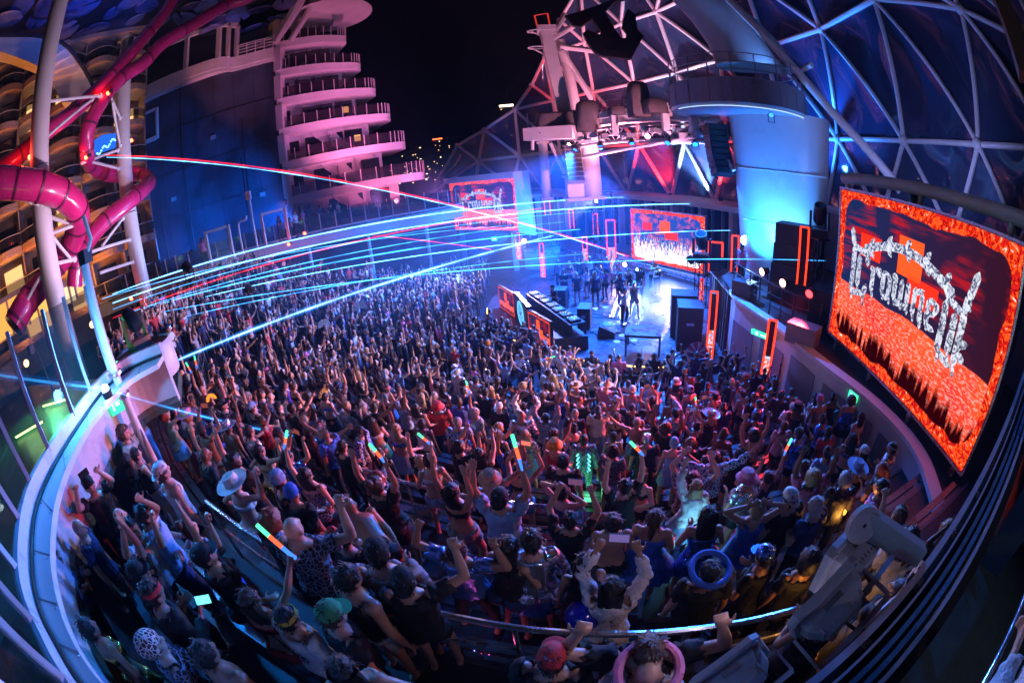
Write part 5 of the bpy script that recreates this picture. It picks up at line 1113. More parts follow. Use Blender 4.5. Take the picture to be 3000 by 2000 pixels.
# red and white uplights on lattice panes
lamp(lat(1962, 578) + Vector((-.4, -1.0, .3)), lat(1910, 440), 18000, (1, .01, .01), 65, 'red uplight at the foot of the red lit lattice pane', 30)
lamp(lat(2055, 592) + Vector((-.4, -1.0, .3)), lat(2040, 450), 15000, (.45, .68, 1), 75, 'white uplight at the foot of the pale lattice pane', 40)
lamp(lat(2105, 592) + Vector((-.4, -1.0, .3)), lat(2110, 450), 4500, (1, .02, .02), 55, 'second red uplight beside the pylon', 30)
lamp(lat(2420, 390, .96), lat(2410, 60), 4500, (.02, .2, 1), 70, 'blue uplight on the lattice right of the pylon', 20)
lamp(lat(2320, 500, .9), lat(2450, 300), 4000, (.02, .2, 1), 110, 'blue wash behind the pylon on the lattice', 20)
# lights on slides and posts
lamp((-9.0, 12.5, 5.0), (-15.5, 10.0, 10), 1900, (.8, .62, 1), 80, 'lavender lamp below the big white slide post', 15)
lamp((-12.5, 17.5, 5.0), (-17.4, 15.5, 11), 1700, (.7, .7, 1), 80, 'pale blue lamp below the slimmer slide post', 15)
lamp((-8.5, 9.0, 6.6), (-16, 10.5, 13), 2400, (1, .55, .75), 90, 'pink lamp on the rim aimed at the slide tubes', 12)
lamp((1.2, 23.6, 3.3), (-3, 10, 1.6), 5000, (1, .62, .62), 60, 'added warm pink lamp on the slim LED column behind the disc jockey', 8)  # lamp added to put bright edges on the mid crowd
# key light raking across the far crowd from the stage
lamp(tops_[2] + Vector((0, -.3, .3)), (-11, 19, 2), 12000, (1, .68, .68), 55, 'warm pink follow lamp over the dancers aimed at the far crowd', 30)
lamp(TP[2] + Vector((-.4, -.6, -.8)), (-9, 14, 2.5), 8000, (1, .68, .7), 55, 'warm pink follow lamp at the mast end of the curved truss', 30)
lamp(TP[14] + Vector((-.4, -.6, -.8)), (-2, 10, 2), 900, (1, .5, .5), 60, 'warm pink follow lamp in the middle of the curved truss', 30)

lamp((8.35, 11.6, 4.0), (-6, 10.5, 1.6), 8000, (1, .6, .58), 44, 'warm pink lamp clamped to the ledge railing aimed across the bowl', 8)
lamp((8.5, 9.15, 4.0), (-.5, 5.5, 1.0), 6500, (1, .03, .04), 60, 'added red lamp clamped to the ledge railing end', 8)  # lamp added to reinforce the red cast by the big screen
lamp((8.3, 10.3, 4.0), (-5, 6.5, 2.4), 4200, (1, .4, .36), 44, 'added orange red lamp in the middle of the ledge railing', 8)  # lamp added to light the people near the rim
lamp(rc + Vector((-.4, -2.8, 9.45)), (2.5, 1.6, 5), 3800, (.04, .28, 1), 42, 'added blue lamp under the round platform aimed at the balcony rail', 3, .09)  # lamp added to brighten the balcony rail
lamp((10.2, 6.6, 7.3), lat(2650, 300), 900, (.3, .36, 1), 120, 'added lavender lamp behind the biggest screen washing the lattice', 8)  # lamp added to brighten the lattice struts
# ------------------------------------------------------------------ laser beams
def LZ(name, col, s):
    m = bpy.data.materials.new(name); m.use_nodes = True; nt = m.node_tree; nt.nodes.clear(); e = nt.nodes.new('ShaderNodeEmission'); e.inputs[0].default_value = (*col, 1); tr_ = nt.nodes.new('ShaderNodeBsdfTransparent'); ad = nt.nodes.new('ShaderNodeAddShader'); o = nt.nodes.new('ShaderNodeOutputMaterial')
    tc = nt.nodes.new('ShaderNodeTexCoord'); n = nt.nodes.new('ShaderNodeTexNoise'); n.inputs['Scale'].default_value = .9; n.inputs['Detail'].default_value = 3; nt.links.new(tc.outputs['Object'], n.inputs['Vector'])   # noise painted into the glow imitates denser smoke in the beam
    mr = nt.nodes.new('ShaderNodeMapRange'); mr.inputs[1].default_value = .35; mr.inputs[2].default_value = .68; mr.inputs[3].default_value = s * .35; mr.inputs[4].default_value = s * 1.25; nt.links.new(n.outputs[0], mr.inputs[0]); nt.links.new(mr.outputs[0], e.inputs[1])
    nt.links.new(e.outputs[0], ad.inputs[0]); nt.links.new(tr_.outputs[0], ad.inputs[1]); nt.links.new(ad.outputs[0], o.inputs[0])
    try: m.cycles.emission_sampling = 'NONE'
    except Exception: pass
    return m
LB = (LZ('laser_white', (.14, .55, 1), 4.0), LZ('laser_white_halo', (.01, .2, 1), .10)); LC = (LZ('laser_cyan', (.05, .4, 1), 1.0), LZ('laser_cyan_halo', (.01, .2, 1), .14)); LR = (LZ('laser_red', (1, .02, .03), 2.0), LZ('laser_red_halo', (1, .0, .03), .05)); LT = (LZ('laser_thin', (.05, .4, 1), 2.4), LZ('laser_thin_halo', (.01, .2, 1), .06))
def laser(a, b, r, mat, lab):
    a = at(*a); b = at(*b); root = thing('laser_beam', lab, 'laser beam', (a + b) / 2, 'laser beams'); MB().tube([a.lerp(b, t) for t in (0, .15, .5, .85, 1)], [r * .5, r * .85, r, r * .9, r * .7], 6).build('beam', mat[0], root); MB().tube([a.lerp(b, t) for t in (0, .15, .5, .85, 1)], [r * 1.5, r * 2.6, r * 3.2, r * 3, r * 2.2], 8).build('halo', mat[1], root)  # glowing tubes stand in for laser light scattered in haze
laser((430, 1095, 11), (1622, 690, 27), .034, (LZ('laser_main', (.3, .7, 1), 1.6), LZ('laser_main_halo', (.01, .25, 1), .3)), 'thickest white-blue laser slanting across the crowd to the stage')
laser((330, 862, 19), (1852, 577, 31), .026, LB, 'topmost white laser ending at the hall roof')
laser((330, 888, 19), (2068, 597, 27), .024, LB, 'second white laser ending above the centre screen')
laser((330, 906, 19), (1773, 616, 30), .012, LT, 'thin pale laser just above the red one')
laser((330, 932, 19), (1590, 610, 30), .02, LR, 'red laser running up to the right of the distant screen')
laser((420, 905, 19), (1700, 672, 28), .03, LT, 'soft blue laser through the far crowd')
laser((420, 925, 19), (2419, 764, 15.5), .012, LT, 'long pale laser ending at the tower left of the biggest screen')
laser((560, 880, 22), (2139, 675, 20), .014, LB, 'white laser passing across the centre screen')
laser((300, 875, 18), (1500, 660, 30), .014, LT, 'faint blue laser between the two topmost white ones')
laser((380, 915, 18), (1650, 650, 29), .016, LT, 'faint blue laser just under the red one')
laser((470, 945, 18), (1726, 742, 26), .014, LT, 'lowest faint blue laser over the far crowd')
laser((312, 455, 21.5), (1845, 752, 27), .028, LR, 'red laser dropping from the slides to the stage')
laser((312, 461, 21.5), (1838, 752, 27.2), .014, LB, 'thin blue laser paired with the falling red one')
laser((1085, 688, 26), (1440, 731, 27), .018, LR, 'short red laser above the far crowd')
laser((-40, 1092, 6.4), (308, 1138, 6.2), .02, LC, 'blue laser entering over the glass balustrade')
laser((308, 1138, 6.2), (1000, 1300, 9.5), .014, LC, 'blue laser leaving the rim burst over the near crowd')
p = at(308, 1138, 6.15); eb = thing('laser_burst_lamp', 'blinding white-blue lamp on the balcony rim', 'lamp', p); MB().ball(p, .06).build('bulb', E('burst', (.7, .9, 1), 60), eb, True); MB().lathe([(.08, -.1), (.09, 0), (.06, .01)], p + Vector((0, 0, -.03)), 10).build('socket', DARK, eb)
point(p + Vector((.1, -.1, .3)), 120, (.08, .4, 1), .08, eb)
for a in range(6):
    pass
# exit signs
EXM = E('exit_green', (.05, .9, .4), 2.2)
for k, (px, py, d, w, h, lab) in enumerate(((2230, 980, 12.45, .75, .16, 'long green exit sign over the wall opening'), (2500, 1160, 9.6, .3, .2, 'square green exit sign on the pale curved wall'), (337, 1183, 6.7, .26, .28, 'green diamond exit sign below the balcony rim'), (1448, 700, 27, .35, .25, 'tiny green exit sign below the distant screen'))):
    p = at(px, py, d); az = math.atan2(p.x, p.y); mz = Matrix.Rotation(-az + (R(-30) if k < 2 else 0), 3, 'Z')
    ex = thing('exit_sign', lab, 'exit sign', p, 'green exit signs'); MB().box(p, (w, .06, h), mz).build('light_box', EXM, ex)
    fm = E('exit_white', (.75, 1, .85), 3, False); MB().box(p + mz @ Vector((-w * .2, -.034, 0)), (w * .1, .006, h * .55), mz).build('running_figure', fm, ex); MB().box(p + mz @ Vector((w * .15, -.034, 0)), (w * .3, .006, h * .2), mz).build('arrow', fm, ex); MB().box(p + mz @ Vector((0, .04, 0)), (w + .04, .03, h + .04), mz).build('back_plate', DARK, ex)
# ------------------------------------------------------------------ city across the water
random.seed(31)
city = [(-11.5, 720, 60, 'far tower block with scattered lit windows left of the lattice'), (-10.2, 800, 75, 'far office tower beside the balcony tower edge'), (-8.6, 700, 48, 'far low block near the lattice ridge end'), (-7.2, 900, 95, 'far skyscraper with a red crown sign left of the lattice'), (-5.6, 820, 85, 'far tower with pale roof lights behind the lattice ridge'), (2.2, 760, 130, 'far skyscraper with a bright roof band over the lattice ridge'), (11, 900, 40, 'far low block behind the truss columns'), (17, 880, 60, 'far block behind the red lit pane'), (24, 850, 52, 'far block behind the pale lit pane'), (-13.2, 760, 40, 'far low block seen between the tower balconies'), (48, 700, 30, 'far low block right of the pylon'), (58, 650, 44, 'far block behind the lattice over the big screen')]
for k, (az, d, h, lab) in enumerate(city):
    p = pol(az, d, -20); w = random.uniform(16, 26); root = thing('far_building', lab, 'building', p, 'city buildings across the water'); mz = Matrix.Rotation(R(-az), 3, 'Z')
    MB().box(p + Vector((0, 0, (h + 20) / 2)), (w, w * .7, h + 20), mz).build('block', M('far_block', (.03, .035, .05), .7), root)
    for q in range(9):
        c = p + mz @ Vector((random.uniform(-w * .42, w * .42), -w * .36, 0)) + Vector((0, 0, 20 + random.uniform(.1, .97) * h))
        MB().box(c, (random.uniform(1, 3.5), .3, random.uniform(.8, 1.6)), mz).build('lit_window', E('win_%d' % (q % 3), ((1, .7, .35), (1, .85, .6), (1, .5, .2))[q % 3], 3, False), root)
    if k == 3: MB().box(p + mz @ Vector((0, -w * .4, 0)) + Vector((0, 0, h + 18)), (w * 1.1, .5, 2.2), mz).build('roof_sign', E('roof_red', (1, .12, .03), 6, False), root)
    if k == 5: MB().box(p + mz @ Vector((0, -w * .4, 0)) + Vector((0, 0, h + 17)), (w, .5, 4), mz).build('roof_sign', E('roof_warm', (1, .85, .6), 4, False), root)
# ================================================================== PEOPLE
def cap(m, p, q, r0, r1, n=9):
    p = Vector(p); q = Vector(q); d = (q - p).normalized()
    m.tube([p - d * r0 * .95, p - d * r0 * .6, p, p.lerp(q, .5), q, q + d * r1 * .6, q + d * r1 * .95], [r0 * .3, r0 * .8, r0, (r0 + r1) / 2, r1, r1 * .8, r1 * .3], n)
ARM = {'down': ((.25, -.05, -1), (.08, .22, -1)), 'up': ((.38, .1, 1), (-.12, .05, 1)), 'fist': ((.85, .3, .25), (-.1, .2, 1)), 'chest': ((.35, .1, -.9), (-.55, .8, .3)), 'film': ((.4, .75, .4), (-.42, .3, .9)),
       'hip': ((.8, -.25, -.65), (-.8, .3, -.5)), 'wide': ((1, .05, .3), (.75, .1, .65)), 'head': ((.8, .05, .6), (-.85, -.05, .35)), 'fold': ((.3, .2, -.95), (-.95, .45, .12)), 'point': ((.25, .85, .4), (.0, .85, .5)),
       'clap': ((.5, .55, .6), (-.5, .2, .85)), 'bentup': ((.95, .0, .3), (-.35, .1, 1)), 'relax': ((.3, .0, -1), (.0, .75, -.45)), 'bend': ((.2, .4, -1), (-.1, .3, -1))}
LEG = {'stand': ((.07, 0, -1), (.03, -.03, -1)), 'step': ((.1, .28, -1), (.02, -.2, -1)), 'sit': ((.12, 1, -.06), (.02, .08, -1)), 'cross': ((-.35, 1, .1), (-.1, .3, -1)), 'wide': ((.22, .05, -1), (.05, -.08, -1))}
POSES = {
 'm_stand': ('m', 'down', 'down', 'stand', 'stand', 2, 0), 'm_armsup': ('m', 'up', 'up', 'wide', 'stand', 0, 12), 'm_fist': ('m', 'fist', 'relax', 'step', 'stand', 3, 8), 'm_upleft': ('m', 'down', 'up', 'stand', 'step', 0, 10),
 'm_chest': ('m', 'chest', 'chest', 'stand', 'stand', 5, -6), 'm_film': ('m', 'film', 'film', 'stand', 'stand', 0, 6), 'm_fold': ('m', 'fold', 'fold', 'wide', 'wide', 0, 0), 'm_wide': ('m', 'wide', 'wide', 'step', 'wide', 4, 4),
 'm_bent': ('m', 'bend', 'bend', 'wide', 'wide', 62, 20), 'm_bentup': ('m', 'bentup', 'bentup', 'wide', 'wide', -3, 14), 'm_point': ('m', 'point', 'down', 'step', 'stand', 4, 4), 'm_clap': ('m', 'clap', 'clap', 'stand', 'step', 0, 10),
 'f_stand': ('f', 'relax', 'down', 'stand', 'step', 0, 4), 'f_armsup': ('f', 'up', 'up', 'step', 'stand', -4, 12), 'f_fist': ('f', 'fist', 'hip', 'step', 'stand', 2, 8), 'f_upleft': ('f', 'relax', 'up', 'stand', 'wide', 0, 12),
 'f_chest': ('f', 'chest', 'chest', 'stand', 'step', 4, -4), 'f_film': ('f', 'film', 'film', 'stand', 'stand', 0, 4), 'f_hip': ('f', 'hip', 'down', 'step', 'stand', 0, 2), 'f_head': ('f', 'head', 'head', 'stand', 'step', -3, 6),
 'f_wide': ('f', 'wide', 'bentup', 'wide', 'step', 3, 6), 'f_sit': ('f', 'relax', 'relax', 'sit', 'cross', 6, 0), 'f_point': ('f', 'point', 'relax', 'stand', 'step', 2, 6)}
HANDKIND = {'up': 'open', 'fist': 'fist', 'wide': 'open', 'clap': 'open', 'bentup': 'fist', 'point': 'point', 'film': 'fist'}
BODY = {}
def rig(spec):
    sex, ar, al, lr_, ll, lean, hp = spec
    f = sex == 'f'; J = {}
    pel = Vector((0, 0, .95)); a = R(lean); sp = Vector((0, math.sin(a), math.cos(a))); ty = Vector((0, math.cos(a), -math.sin(a))); tx = Vector((1, 0, 0)); T = Matrix((tx, ty, sp)).transposed()
    neck = pel + sp * .5; J['pel'], J['neck'], J['sp'], J['T'] = pel, neck, sp, T
    sw_ = .158 if f else .182; hw = .092 if f else .088
    hpit = R(hp) - a * .5; HM = Matrix.Rotation(hpit, 3, 'X'); J['head'] = neck + HM @ Vector((0, .022, .135)); J['HM'] = HM
    for sd, arm, leg in ((1, ar, lr_), (-1, al, ll)):
        s = 'R' if sd > 0 else 'L'
        sh = pel + sp * .445 + tx * sd * sw_
        u = T @ Vector((ARM[arm][0][0] * sd, ARM[arm][0][1], ARM[arm][0][2])).normalized(); w = T @ Vector((ARM[arm][1][0] * sd, ARM[arm][1][1], ARM[arm][1][2])).normalized()
        if arm in ('up', 'fist', 'bentup', 'clap', 'head', 'film'): sh = sh + sp * .025
        k = .95 if f else 1.0
        J['sh' + s] = sh; J['el' + s] = sh + u * .285 * k; J['wr' + s] = J['el' + s] + w * .25 * k; J['hd' + s] = w; J['hk' + s] = HANDKIND.get(arm, 'relax')
        hip = pel + tx * sd * hw - Vector((0, 0, .03)); t = Vector((LEG[leg][0][0] * sd, *LEG[leg][0][1:])).normalized(); c = Vector((LEG[leg][1][0] * sd, *LEG[leg][1][1:])).normalized()
        J['hip' + s] = hip; J['kn' + s] = hip + t * .42; J['an' + s] = J['kn' + s] + c * .41
    return J
def body_raw(spec):
    J = rig(spec); f = spec[0] == 'f'; m = MB(); pel, sp, T = J['pel'], J['sp'], J['T']
    rings = [(-.13, .05, .05), (-.1, .12, .09), (-.04, .17 if f else .16, .118), (.05, .168 if f else .158, .112), (.17, .128 if f else .148, .095 if f else .105), (.3, .148 if f else .168, .105 if f else .115), (.38, .155 if f else .182, .11 if f else .118), (.44, .145 if f else .175, .095), (.49, .09, .07), (.52, .05, .055)]
    n = 16; vs = []; 
    for s, rx, ry in rings:
        for j in range(n):
            t = 2 * math.pi * j / n; vs.append(pel + sp * s + T @ Vector((rx * math.cos(t), ry * math.sin(t), 0)))
    k = len(rings); fs = [(i * n + j, i * n + (j + 1) % n, (i + 1) * n + (j + 1) % n, (i + 1) * n + j) for i in range(k - 1) for j in range(n)] + [tuple(range(n - 1, -1, -1)), tuple((k - 1) * n + j for j in range(n))]
    m.add(vs, fs)
    if f:
        for sd in (-1, 1): m.ball(pel + sp * .335 + T @ Vector((sd * .07, .085, 0)), .062, 10, 7)
        for sd in (-1, 1): m.ball(pel + sp * -.04 + T @ Vector((sd * .08, -.06, 0)), .095, 10, 7)
    HM = J['HM']; hc = J['head']
    cap(m, J['neck'] - sp * .04, J['neck'] + HM @ Vector((0, .012, .07)), .056 if f else .064, .052 if f else .058)
    m.ball(hc, (.072, .092, .108), 14, 10, HM); m.ball(hc + HM @ Vector((0, .03, -.06)), (.052, .062, .06), 10, 8, HM); m.ball(hc + HM @ Vector((0, .098, -.02)), (.015, .024, .03), 8, 6, HM); m.ball(hc + HM @ Vector((0, .08, .02)), (.05, .02, .014), 8, 6, HM); m.ball(hc + HM @ Vector((0, .085, -.07)), (.026, .014, .012), 8, 6, HM)
    for sd in (-1, 1): m.ball(hc + HM @ Vector((sd * .078, -.005, -.015)), (.012, .022, .034), 8, 6, HM)
    for s, sd in (('R', 1), ('L', -1)):
        k = .86 if f else 1.0
        m.ball(J['sh' + s], .066 * k, 10, 8); cap(m, J['sh' + s], J['el' + s], .056 * k, .043 * k); cap(m, J['el' + s], J['el' + s].lerp(J['wr' + s], .4), .043 * k, .044 * k); cap(m, J['el' + s].lerp(J['wr' + s], .35), J['wr' + s], .044 * k, .029 * k)
        w = J['hd' + s]; side_ = w.cross(Vector((0, 1, 0))); side_ = side_.normalized() if side_.length > .2 else Vector((1, 0, 0)); pn = side_.cross(w).normalized(); wr = J['wr' + s]
        kn = wr + w * .085
        rot = Matrix((side_, pn, w)).transposed(); m.ball(wr + w * .05, (.042, .019, .055), 10, 7, rot)
        kind = J['hk' + s]
        for q in range(4):
            o = side_ * (-.033 + .022 * q); b0 = wr + w * .08 + o; L = (.062, .075, .07, .055)[q]
            if kind == 'fist' or (kind == 'point' and q != (1 if True else 0)): p1 = b0 + w * .025 + pn * .03; p2 = p1 - w * .04 + pn * .012
            elif kind == 'relax': p1 = b0 + w * L * .55 + pn * .012; p2 = p1 + w * L * .35 + pn * .03
            else: p1 = b0 + (w + o * 4).normalized() * L * .55; p2 = p1 + (w + o * 5).normalized() * L * .5
            m.tube([b0 - w * .02, b0, p1, p2, p2 + (p2 - p1).normalized() * .004], [.009, .011, .0105, .0095, .004], 6)
        tb0 = wr + w * .03 + side_ * .036 * sd * -1; tb1 = tb0 + (w * .5 - side_ * sd * .8 + pn * .3).normalized() * .04; tb2 = tb1 + (w * .9 - side_ * sd * .2 + pn * .3).normalized() * .032
        m.tube([tb0, tb1, tb2, tb2 + (tb2 - tb1).normalized() * .005], [.014, .013, .01, .004], 6)
        th = .092 if f else .086
        cap(m, J['hip' + s], J['hip' + s].lerp(J['kn' + s], .5), th, .075); cap(m, J['hip' + s].lerp(J['kn' + s], .45), J['kn' + s], .076, .056); cap(m, J['kn' + s], J['kn' + s].lerp(J['an' + s], .35), .055, .056); cap(m, J['kn' + s].lerp(J['an' + s], .3), J['an' + s], .056, .036)
        an_ = J['an' + s]; cap(m, an_ + Vector((0, -.035, -.045)), an_ + Vector((sd * .015, .15, -.055)), .04, .032)
    zmin = min(v[2] for v in m.v) if spec[3] != 'sit' else min(v[2] for v in m.v)
    m.v = [(v[0], v[1], v[2] - zmin) for v in m.v]
    for k_ in list(J):
        if isinstance(J[k_], Vector) and k_ not in ('sp', 'hdR', 'hdL'): J[k_] = J[k_] - Vector((0, 0, zmin))
    return m, J
def seg_d(P, a, b):
    a = np.array(a); b = np.array(b); ab = b - a; t = np.clip(((P - a) @ ab) / (ab @ ab), 0, 1); return np.linalg.norm(P - (a + t[:, None] * ab), axis=1), t
REG = ['torso', 'neck', 'head', 'uaR', 'faR', 'haR', 'uaL', 'faL', 'haL', 'thR', 'shR', 'ftR', 'thL', 'shL', 'ftL']
def regions(P, J):
    f = lambda k: np.array(J[k]); pel, neck, sp = f('pel'), f('neck'), np.array(J['sp'])
    D = []; Tm = []
    def a(p, q, r):
        d, t = seg_d(P, p, q); D.append(d - r); Tm.append(t)
    # torso: distance to a flattened slab
    rel = (P - pel) @ np.array(J['T']); s = rel[:, 2]
    x = np.abs(rel[:, 0]) / .17; y = np.abs(rel[:, 1]) / .12; q = np.sqrt(x * x + y * y) * .14 - .14; out_ = np.maximum(0, np.maximum(-.06 - s, s - .5)); D.append(q + out_); Tm.append(s / .5)
    a(neck, f('head') * .4 + neck * .6, .05); a(f('head') - np.array([0, 0, .03]), f('head') + np.array([0, 0, .03]), .085)
    for k in 'RL':
        w = f('wr' + k); hd = np.array(J['hd' + k]); a(f('sh' + k), f('el' + k), .052); a(f('el' + k), w, .038); a(w + hd * .03, w + hd * .16, .03)
    for k in 'RL':
        a(f('hip' + k), f('kn' + k), .078); a(f('kn' + k), f('an' + k), .05); a(f('an' + k) + np.array([0, 0, -.05]), f('an' + k) + np.array([0, .12, -.06]), .04)
    D = np.array(D[:3] + D[3:]); order = D.argmin(0); T_ = np.array(Tm)[order, np.arange(len(P))]
    return order, T_, rel
_tmp = []
for nm, spec in POSES.items():
    m, J = body_raw(spec); me = m.mesh('b_' + nm, WHITE)
    for lod, vox, ratio in ((0, .0105, .17), (1, .02, .075)):
        o = bpy.data.objects.new('tmp', me); COL.objects.link(o)
        r_ = o.modifiers.new('r', 'REMESH'); r_.mode = 'VOXEL'; r_.voxel_size = vox
        s_ = o.modifiers.new('s', 'SMOOTH'); s_.iterations = 2; s_.factor = .5
        d_ = o.modifiers.new('d', 'DECIMATE'); d_.ratio = ratio
        _tmp.append((nm, lod, o, J))
dg = bpy.context.evaluated_depsgraph_get()
for nm, lod, o, J in _tmp:
    me = bpy.data.meshes.new_from_object(o.evaluated_get(dg)); me.name = 'body'
    P = np.empty(len(me.vertices) * 3); me.vertices.foreach_get('co', P); P = P.reshape(-1, 3)
    rg, tp, rel = regions(P, J); F = [tuple(p.vertices) for p in me.polygons]
    BODY.setdefault(nm, {})[lod] = dict(P=P, F=F, rg=rg, tp=tp, rel=rel, J=J)
    bpy.data.meshes.remove(me)
for nm, lod, o, J in _tmp:
    bpy.data.objects.remove(o)
RI = {k: i for i, k in enumerate(REG)}
def vreg(B, *names): return np.isin(B['rg'], [RI[n] for n in names])
def garment_mask(B, kind):
    rg, tp, rel = B['rg'], B['tp'], B['rel']; tor = rg == RI['torso']; s = rel[:, 2]; ua = vreg(B, 'uaR', 'uaL'); fa = vreg(B, 'faR', 'faL'); th = vreg(B, 'thR', 'thL'); sh = vreg(B, 'shR', 'shL')
    if kind == 'tee': return (tor & (s > -.06) & (s < .475)) | (ua & (tp < .62))
    if kind == 'long': return (tor & (s > -.06) & (s < .485)) | ua | (fa & (tp < .9))
    if kind == 'tank': return (tor & (s > -.05) & (s < .40)) | (tor & (s >= .40) & (s < .47) & (np.abs(rel[:, 0]) > .05) & (np.abs(rel[:, 0]) < .125))
    if kind == 'bra': return (tor & (s > .26) & (s < .385))
    if kind == 'dress': return (tor & (s > -.1) & (s < .39)) 
    if kind == 'trousers': return (tor & (s < .03)) | th | (sh & (tp < .92))
    if kind == 'shorts': return (tor & (s < .03)) | (th & (tp < .5))
    if kind == 'briefs': return (tor & (s < -.0)) | (th & (tp < .06))
GC = {}
def garment(pose, kind, off):
    key = (pose, kind)
    if key in GC: return GC[key]
    B = BODY[pose][0]; mk = garment_mask(B, kind); P = B['P']
    fs = [f for f in B['F'] if all(mk[i] for i in f)]
    if not fs: GC[key] = None; return None
    nv = np.zeros_like(P)
    for f in B['F']:
        a, b, c = P[f[0]], P[f[1]], P[f[2]]; n = np.cross(b - a, c - a)
        for i in f: nv[i] += n
    nv /= (np.linalg.norm(nv, axis=1)[:, None] + 1e-12)
    used = sorted({i for f in fs for i in f}); mp = {i: k for k, i in enumerate(used)}
    wr = off * (1 + .55 * np.sin(P[:, 2] * 46 + P[:, 0] * 26) * np.sin(P[:, 1] * 31 + P[:, 2] * 12) + .35 * np.sin(P[:, 2] * 95 + P[:, 0] * 60 + P[:, 1] * 40)) + .004
    if kind in ('tee', 'long'): wr = wr + np.where(B['rg'] == RI['torso'], np.clip(.14 - B['rel'][:, 2], 0, .2) * .12, 0)
    V = [tuple(P[i] + nv[i] * wr[i]) for i in used]; fs2 = [tuple(mp[i] for i in f) for f in fs]
    ec = {}
    for f in fs2:
        for i in range(len(f)):
            e = (f[i], f[(i + 1) % len(f)]); ec[e] = ec.get(e, 0) + 1
    rim = [e for e in ec if (e[1], e[0]) not in ec]; inner = {}
    for e in rim:
        for i in e:
            if i not in inner: inner[i] = len(V); V.append(tuple(P[used[i]] - nv[used[i]] * .004))
    for a, b in rim: fs2.append((b, a, inner[a], inner[b]))
    me = bpy.data.meshes.new(kind); me.from_pydata(V, [], fs2); me.materials.append(None); me.polygons.foreach_set('use_smooth', [True] * len(fs2)); me.update(); GC[key] = me; return me
BMESH = {}
SHOE = M('shoe_dark', (.03, .03, .035), .5)
EYE = M('eye_dark', (.02, .015, .015), .3); LIP = M('lip', (.35, .1, .09), .5)
def bodymesh(pose):
    if pose in BMESH: return BMESH[pose]
    B = BODY[pose][0]; me = bpy.data.meshes.new('body'); me.from_pydata([tuple(p) for p in B['P']], [], B['F'])
    for mm in (None, SHOE, EYE, LIP): me.materials.append(mm)
    J = B['J']; HM = np.array(J['HM']); hl = (B['P'] - np.array(J['head'])) @ HM; ft = vreg(B, 'ftR', 'ftL'); mi = []
    for f in B['F']:
        c = hl[list(f)].mean(0); k = 0
        if all(ft[i] for i in f): k = 1
        elif abs(abs(c[0]) - .033) < .013 and c[1] > .07 and abs(c[2] - .002) < .010: k = 2
        elif abs(c[0]) < .026 and c[1] > .075 and abs(c[2] + .07) < .010: k = 3
        mi.append(k)
    me.polygons.foreach_set('material_index', mi); me.polygons.foreach_set('use_smooth', [True] * len(mi)); me.update(); BMESH[pose] = me; return me
# ---- hair and hats in head space (face towards +Y)
def filt(m, keep):
    m2 = MB(); ids = {}; 
    for f in m.f:
        c = sum((Vector(m.v[i]) for i in f), Vector()) / len(f)
        if keep(c):
            g = []
            for i in f:
                if i not in ids: ids[i] = len(m2.v); m2.v.append(m.v[i])
                g.append(ids[i])
            m2.f.append(g); m2.m.append(0)
    return m2
def hairmesh(kind):
    rnd = random.Random(kind); m = MB()
    if kind in ('short', 'long', 'bun', 'pony'):
        m.ball((0, -.008, .012), (.085, .105, .121), 34, 22); m.v = [tuple(Vector(v) * (1 + .03 * math.sin(v[0] * 150 + v[2] * 60) + .025 * math.sin(v[1] * 130 + v[2] * 35) + rnd.uniform(-.01, .03))) for v in m.v]; m = filt(m, lambda c: not ((c.y > .035 + rnd.uniform(-.012, .012) and c.z < .058 + rnd.uniform(-.012, .012)) or c.z < -.075 + rnd.uniform(-.02, .02) or (c.y > .0 and c.z < .0)))
    if kind == 'long':
        R_ = [(.06, .098, .075, -.045), (0, .102, .072, -.052), (-.1, .108, .066, -.062), (-.2, .112, .055, -.072), (-.32, .1, .042, -.082), (-.4, .06, .022, -.085)]
        n = 14; vs = []
        for z, rx, ry, y in R_:
            for j in range(n): t = 2 * math.pi * j / n; k = 1 + .09 * math.sin(3 * j + z * 25) + rnd.uniform(-.05, .05); vs.append((rx * k * math.cos(t), y + ry * k * math.sin(t), z))
        m.add(vs, [(i * n + j, i * n + (j + 1) % n, (i + 1) * n + (j + 1) % n, (i + 1) * n + j) for i in range(5) for j in range(n)] + [tuple(5 * n + j for j in range(n))])
    if kind in ('short', 'long', 'bun', 'pony'):
        for q in range(190):                                     # loose locks breaking up the outline
            v = Vector(m.v[rnd.randrange(len(m.v))]); o_ = Vector((v.x, v.y + .01, v.z - .01)).normalized(); dn = (Vector((rnd.uniform(-.5, .5), -.5, -.9)) - o_ * o_.dot(Vector((0, -.5, -.9)))).normalized()
            L_ = rnd.uniform(.02, .045) * (3.2 if kind == 'long' and v.z < -.05 else 1); sd_ = o_.cross(dn).normalized() * rnd.uniform(.003, .007); b0 = v - o_ * .004; tip = v + dn * L_ + o_ * rnd.uniform(.004, .018)
            m.add([b0 - sd_, b0 + sd_, v + dn * L_ * .6 + o_ * .01 + sd_ * .6, v + dn * L_ * .6 + o_ * .01 - sd_ * .6, tip], [(0, 1, 2, 3), (3, 2, 4)])
    if kind == 'bun': m.ball((0, -.075, .125), .055, 10, 7)
    if kind == 'pony': m.tube([(0, -.1, .06), (0, -.15, .04), (0, -.165, -.06), (0, -.15, -.2)], [.03, .04, .036, .012], 8)
    if kind == 'curly':
        m.ball((0, -.015, .02), (.115, .13, .14), 18, 12); m.v = [tuple(Vector(v) * rnd.uniform(.9, 1.12)) for v in m.v]; m = filt(m, lambda c: not (c.y > .03 and c.z < .05) and c.z > -.12)
    me = m.mesh('hair', WHITE, True); me.materials[0] = None; return me
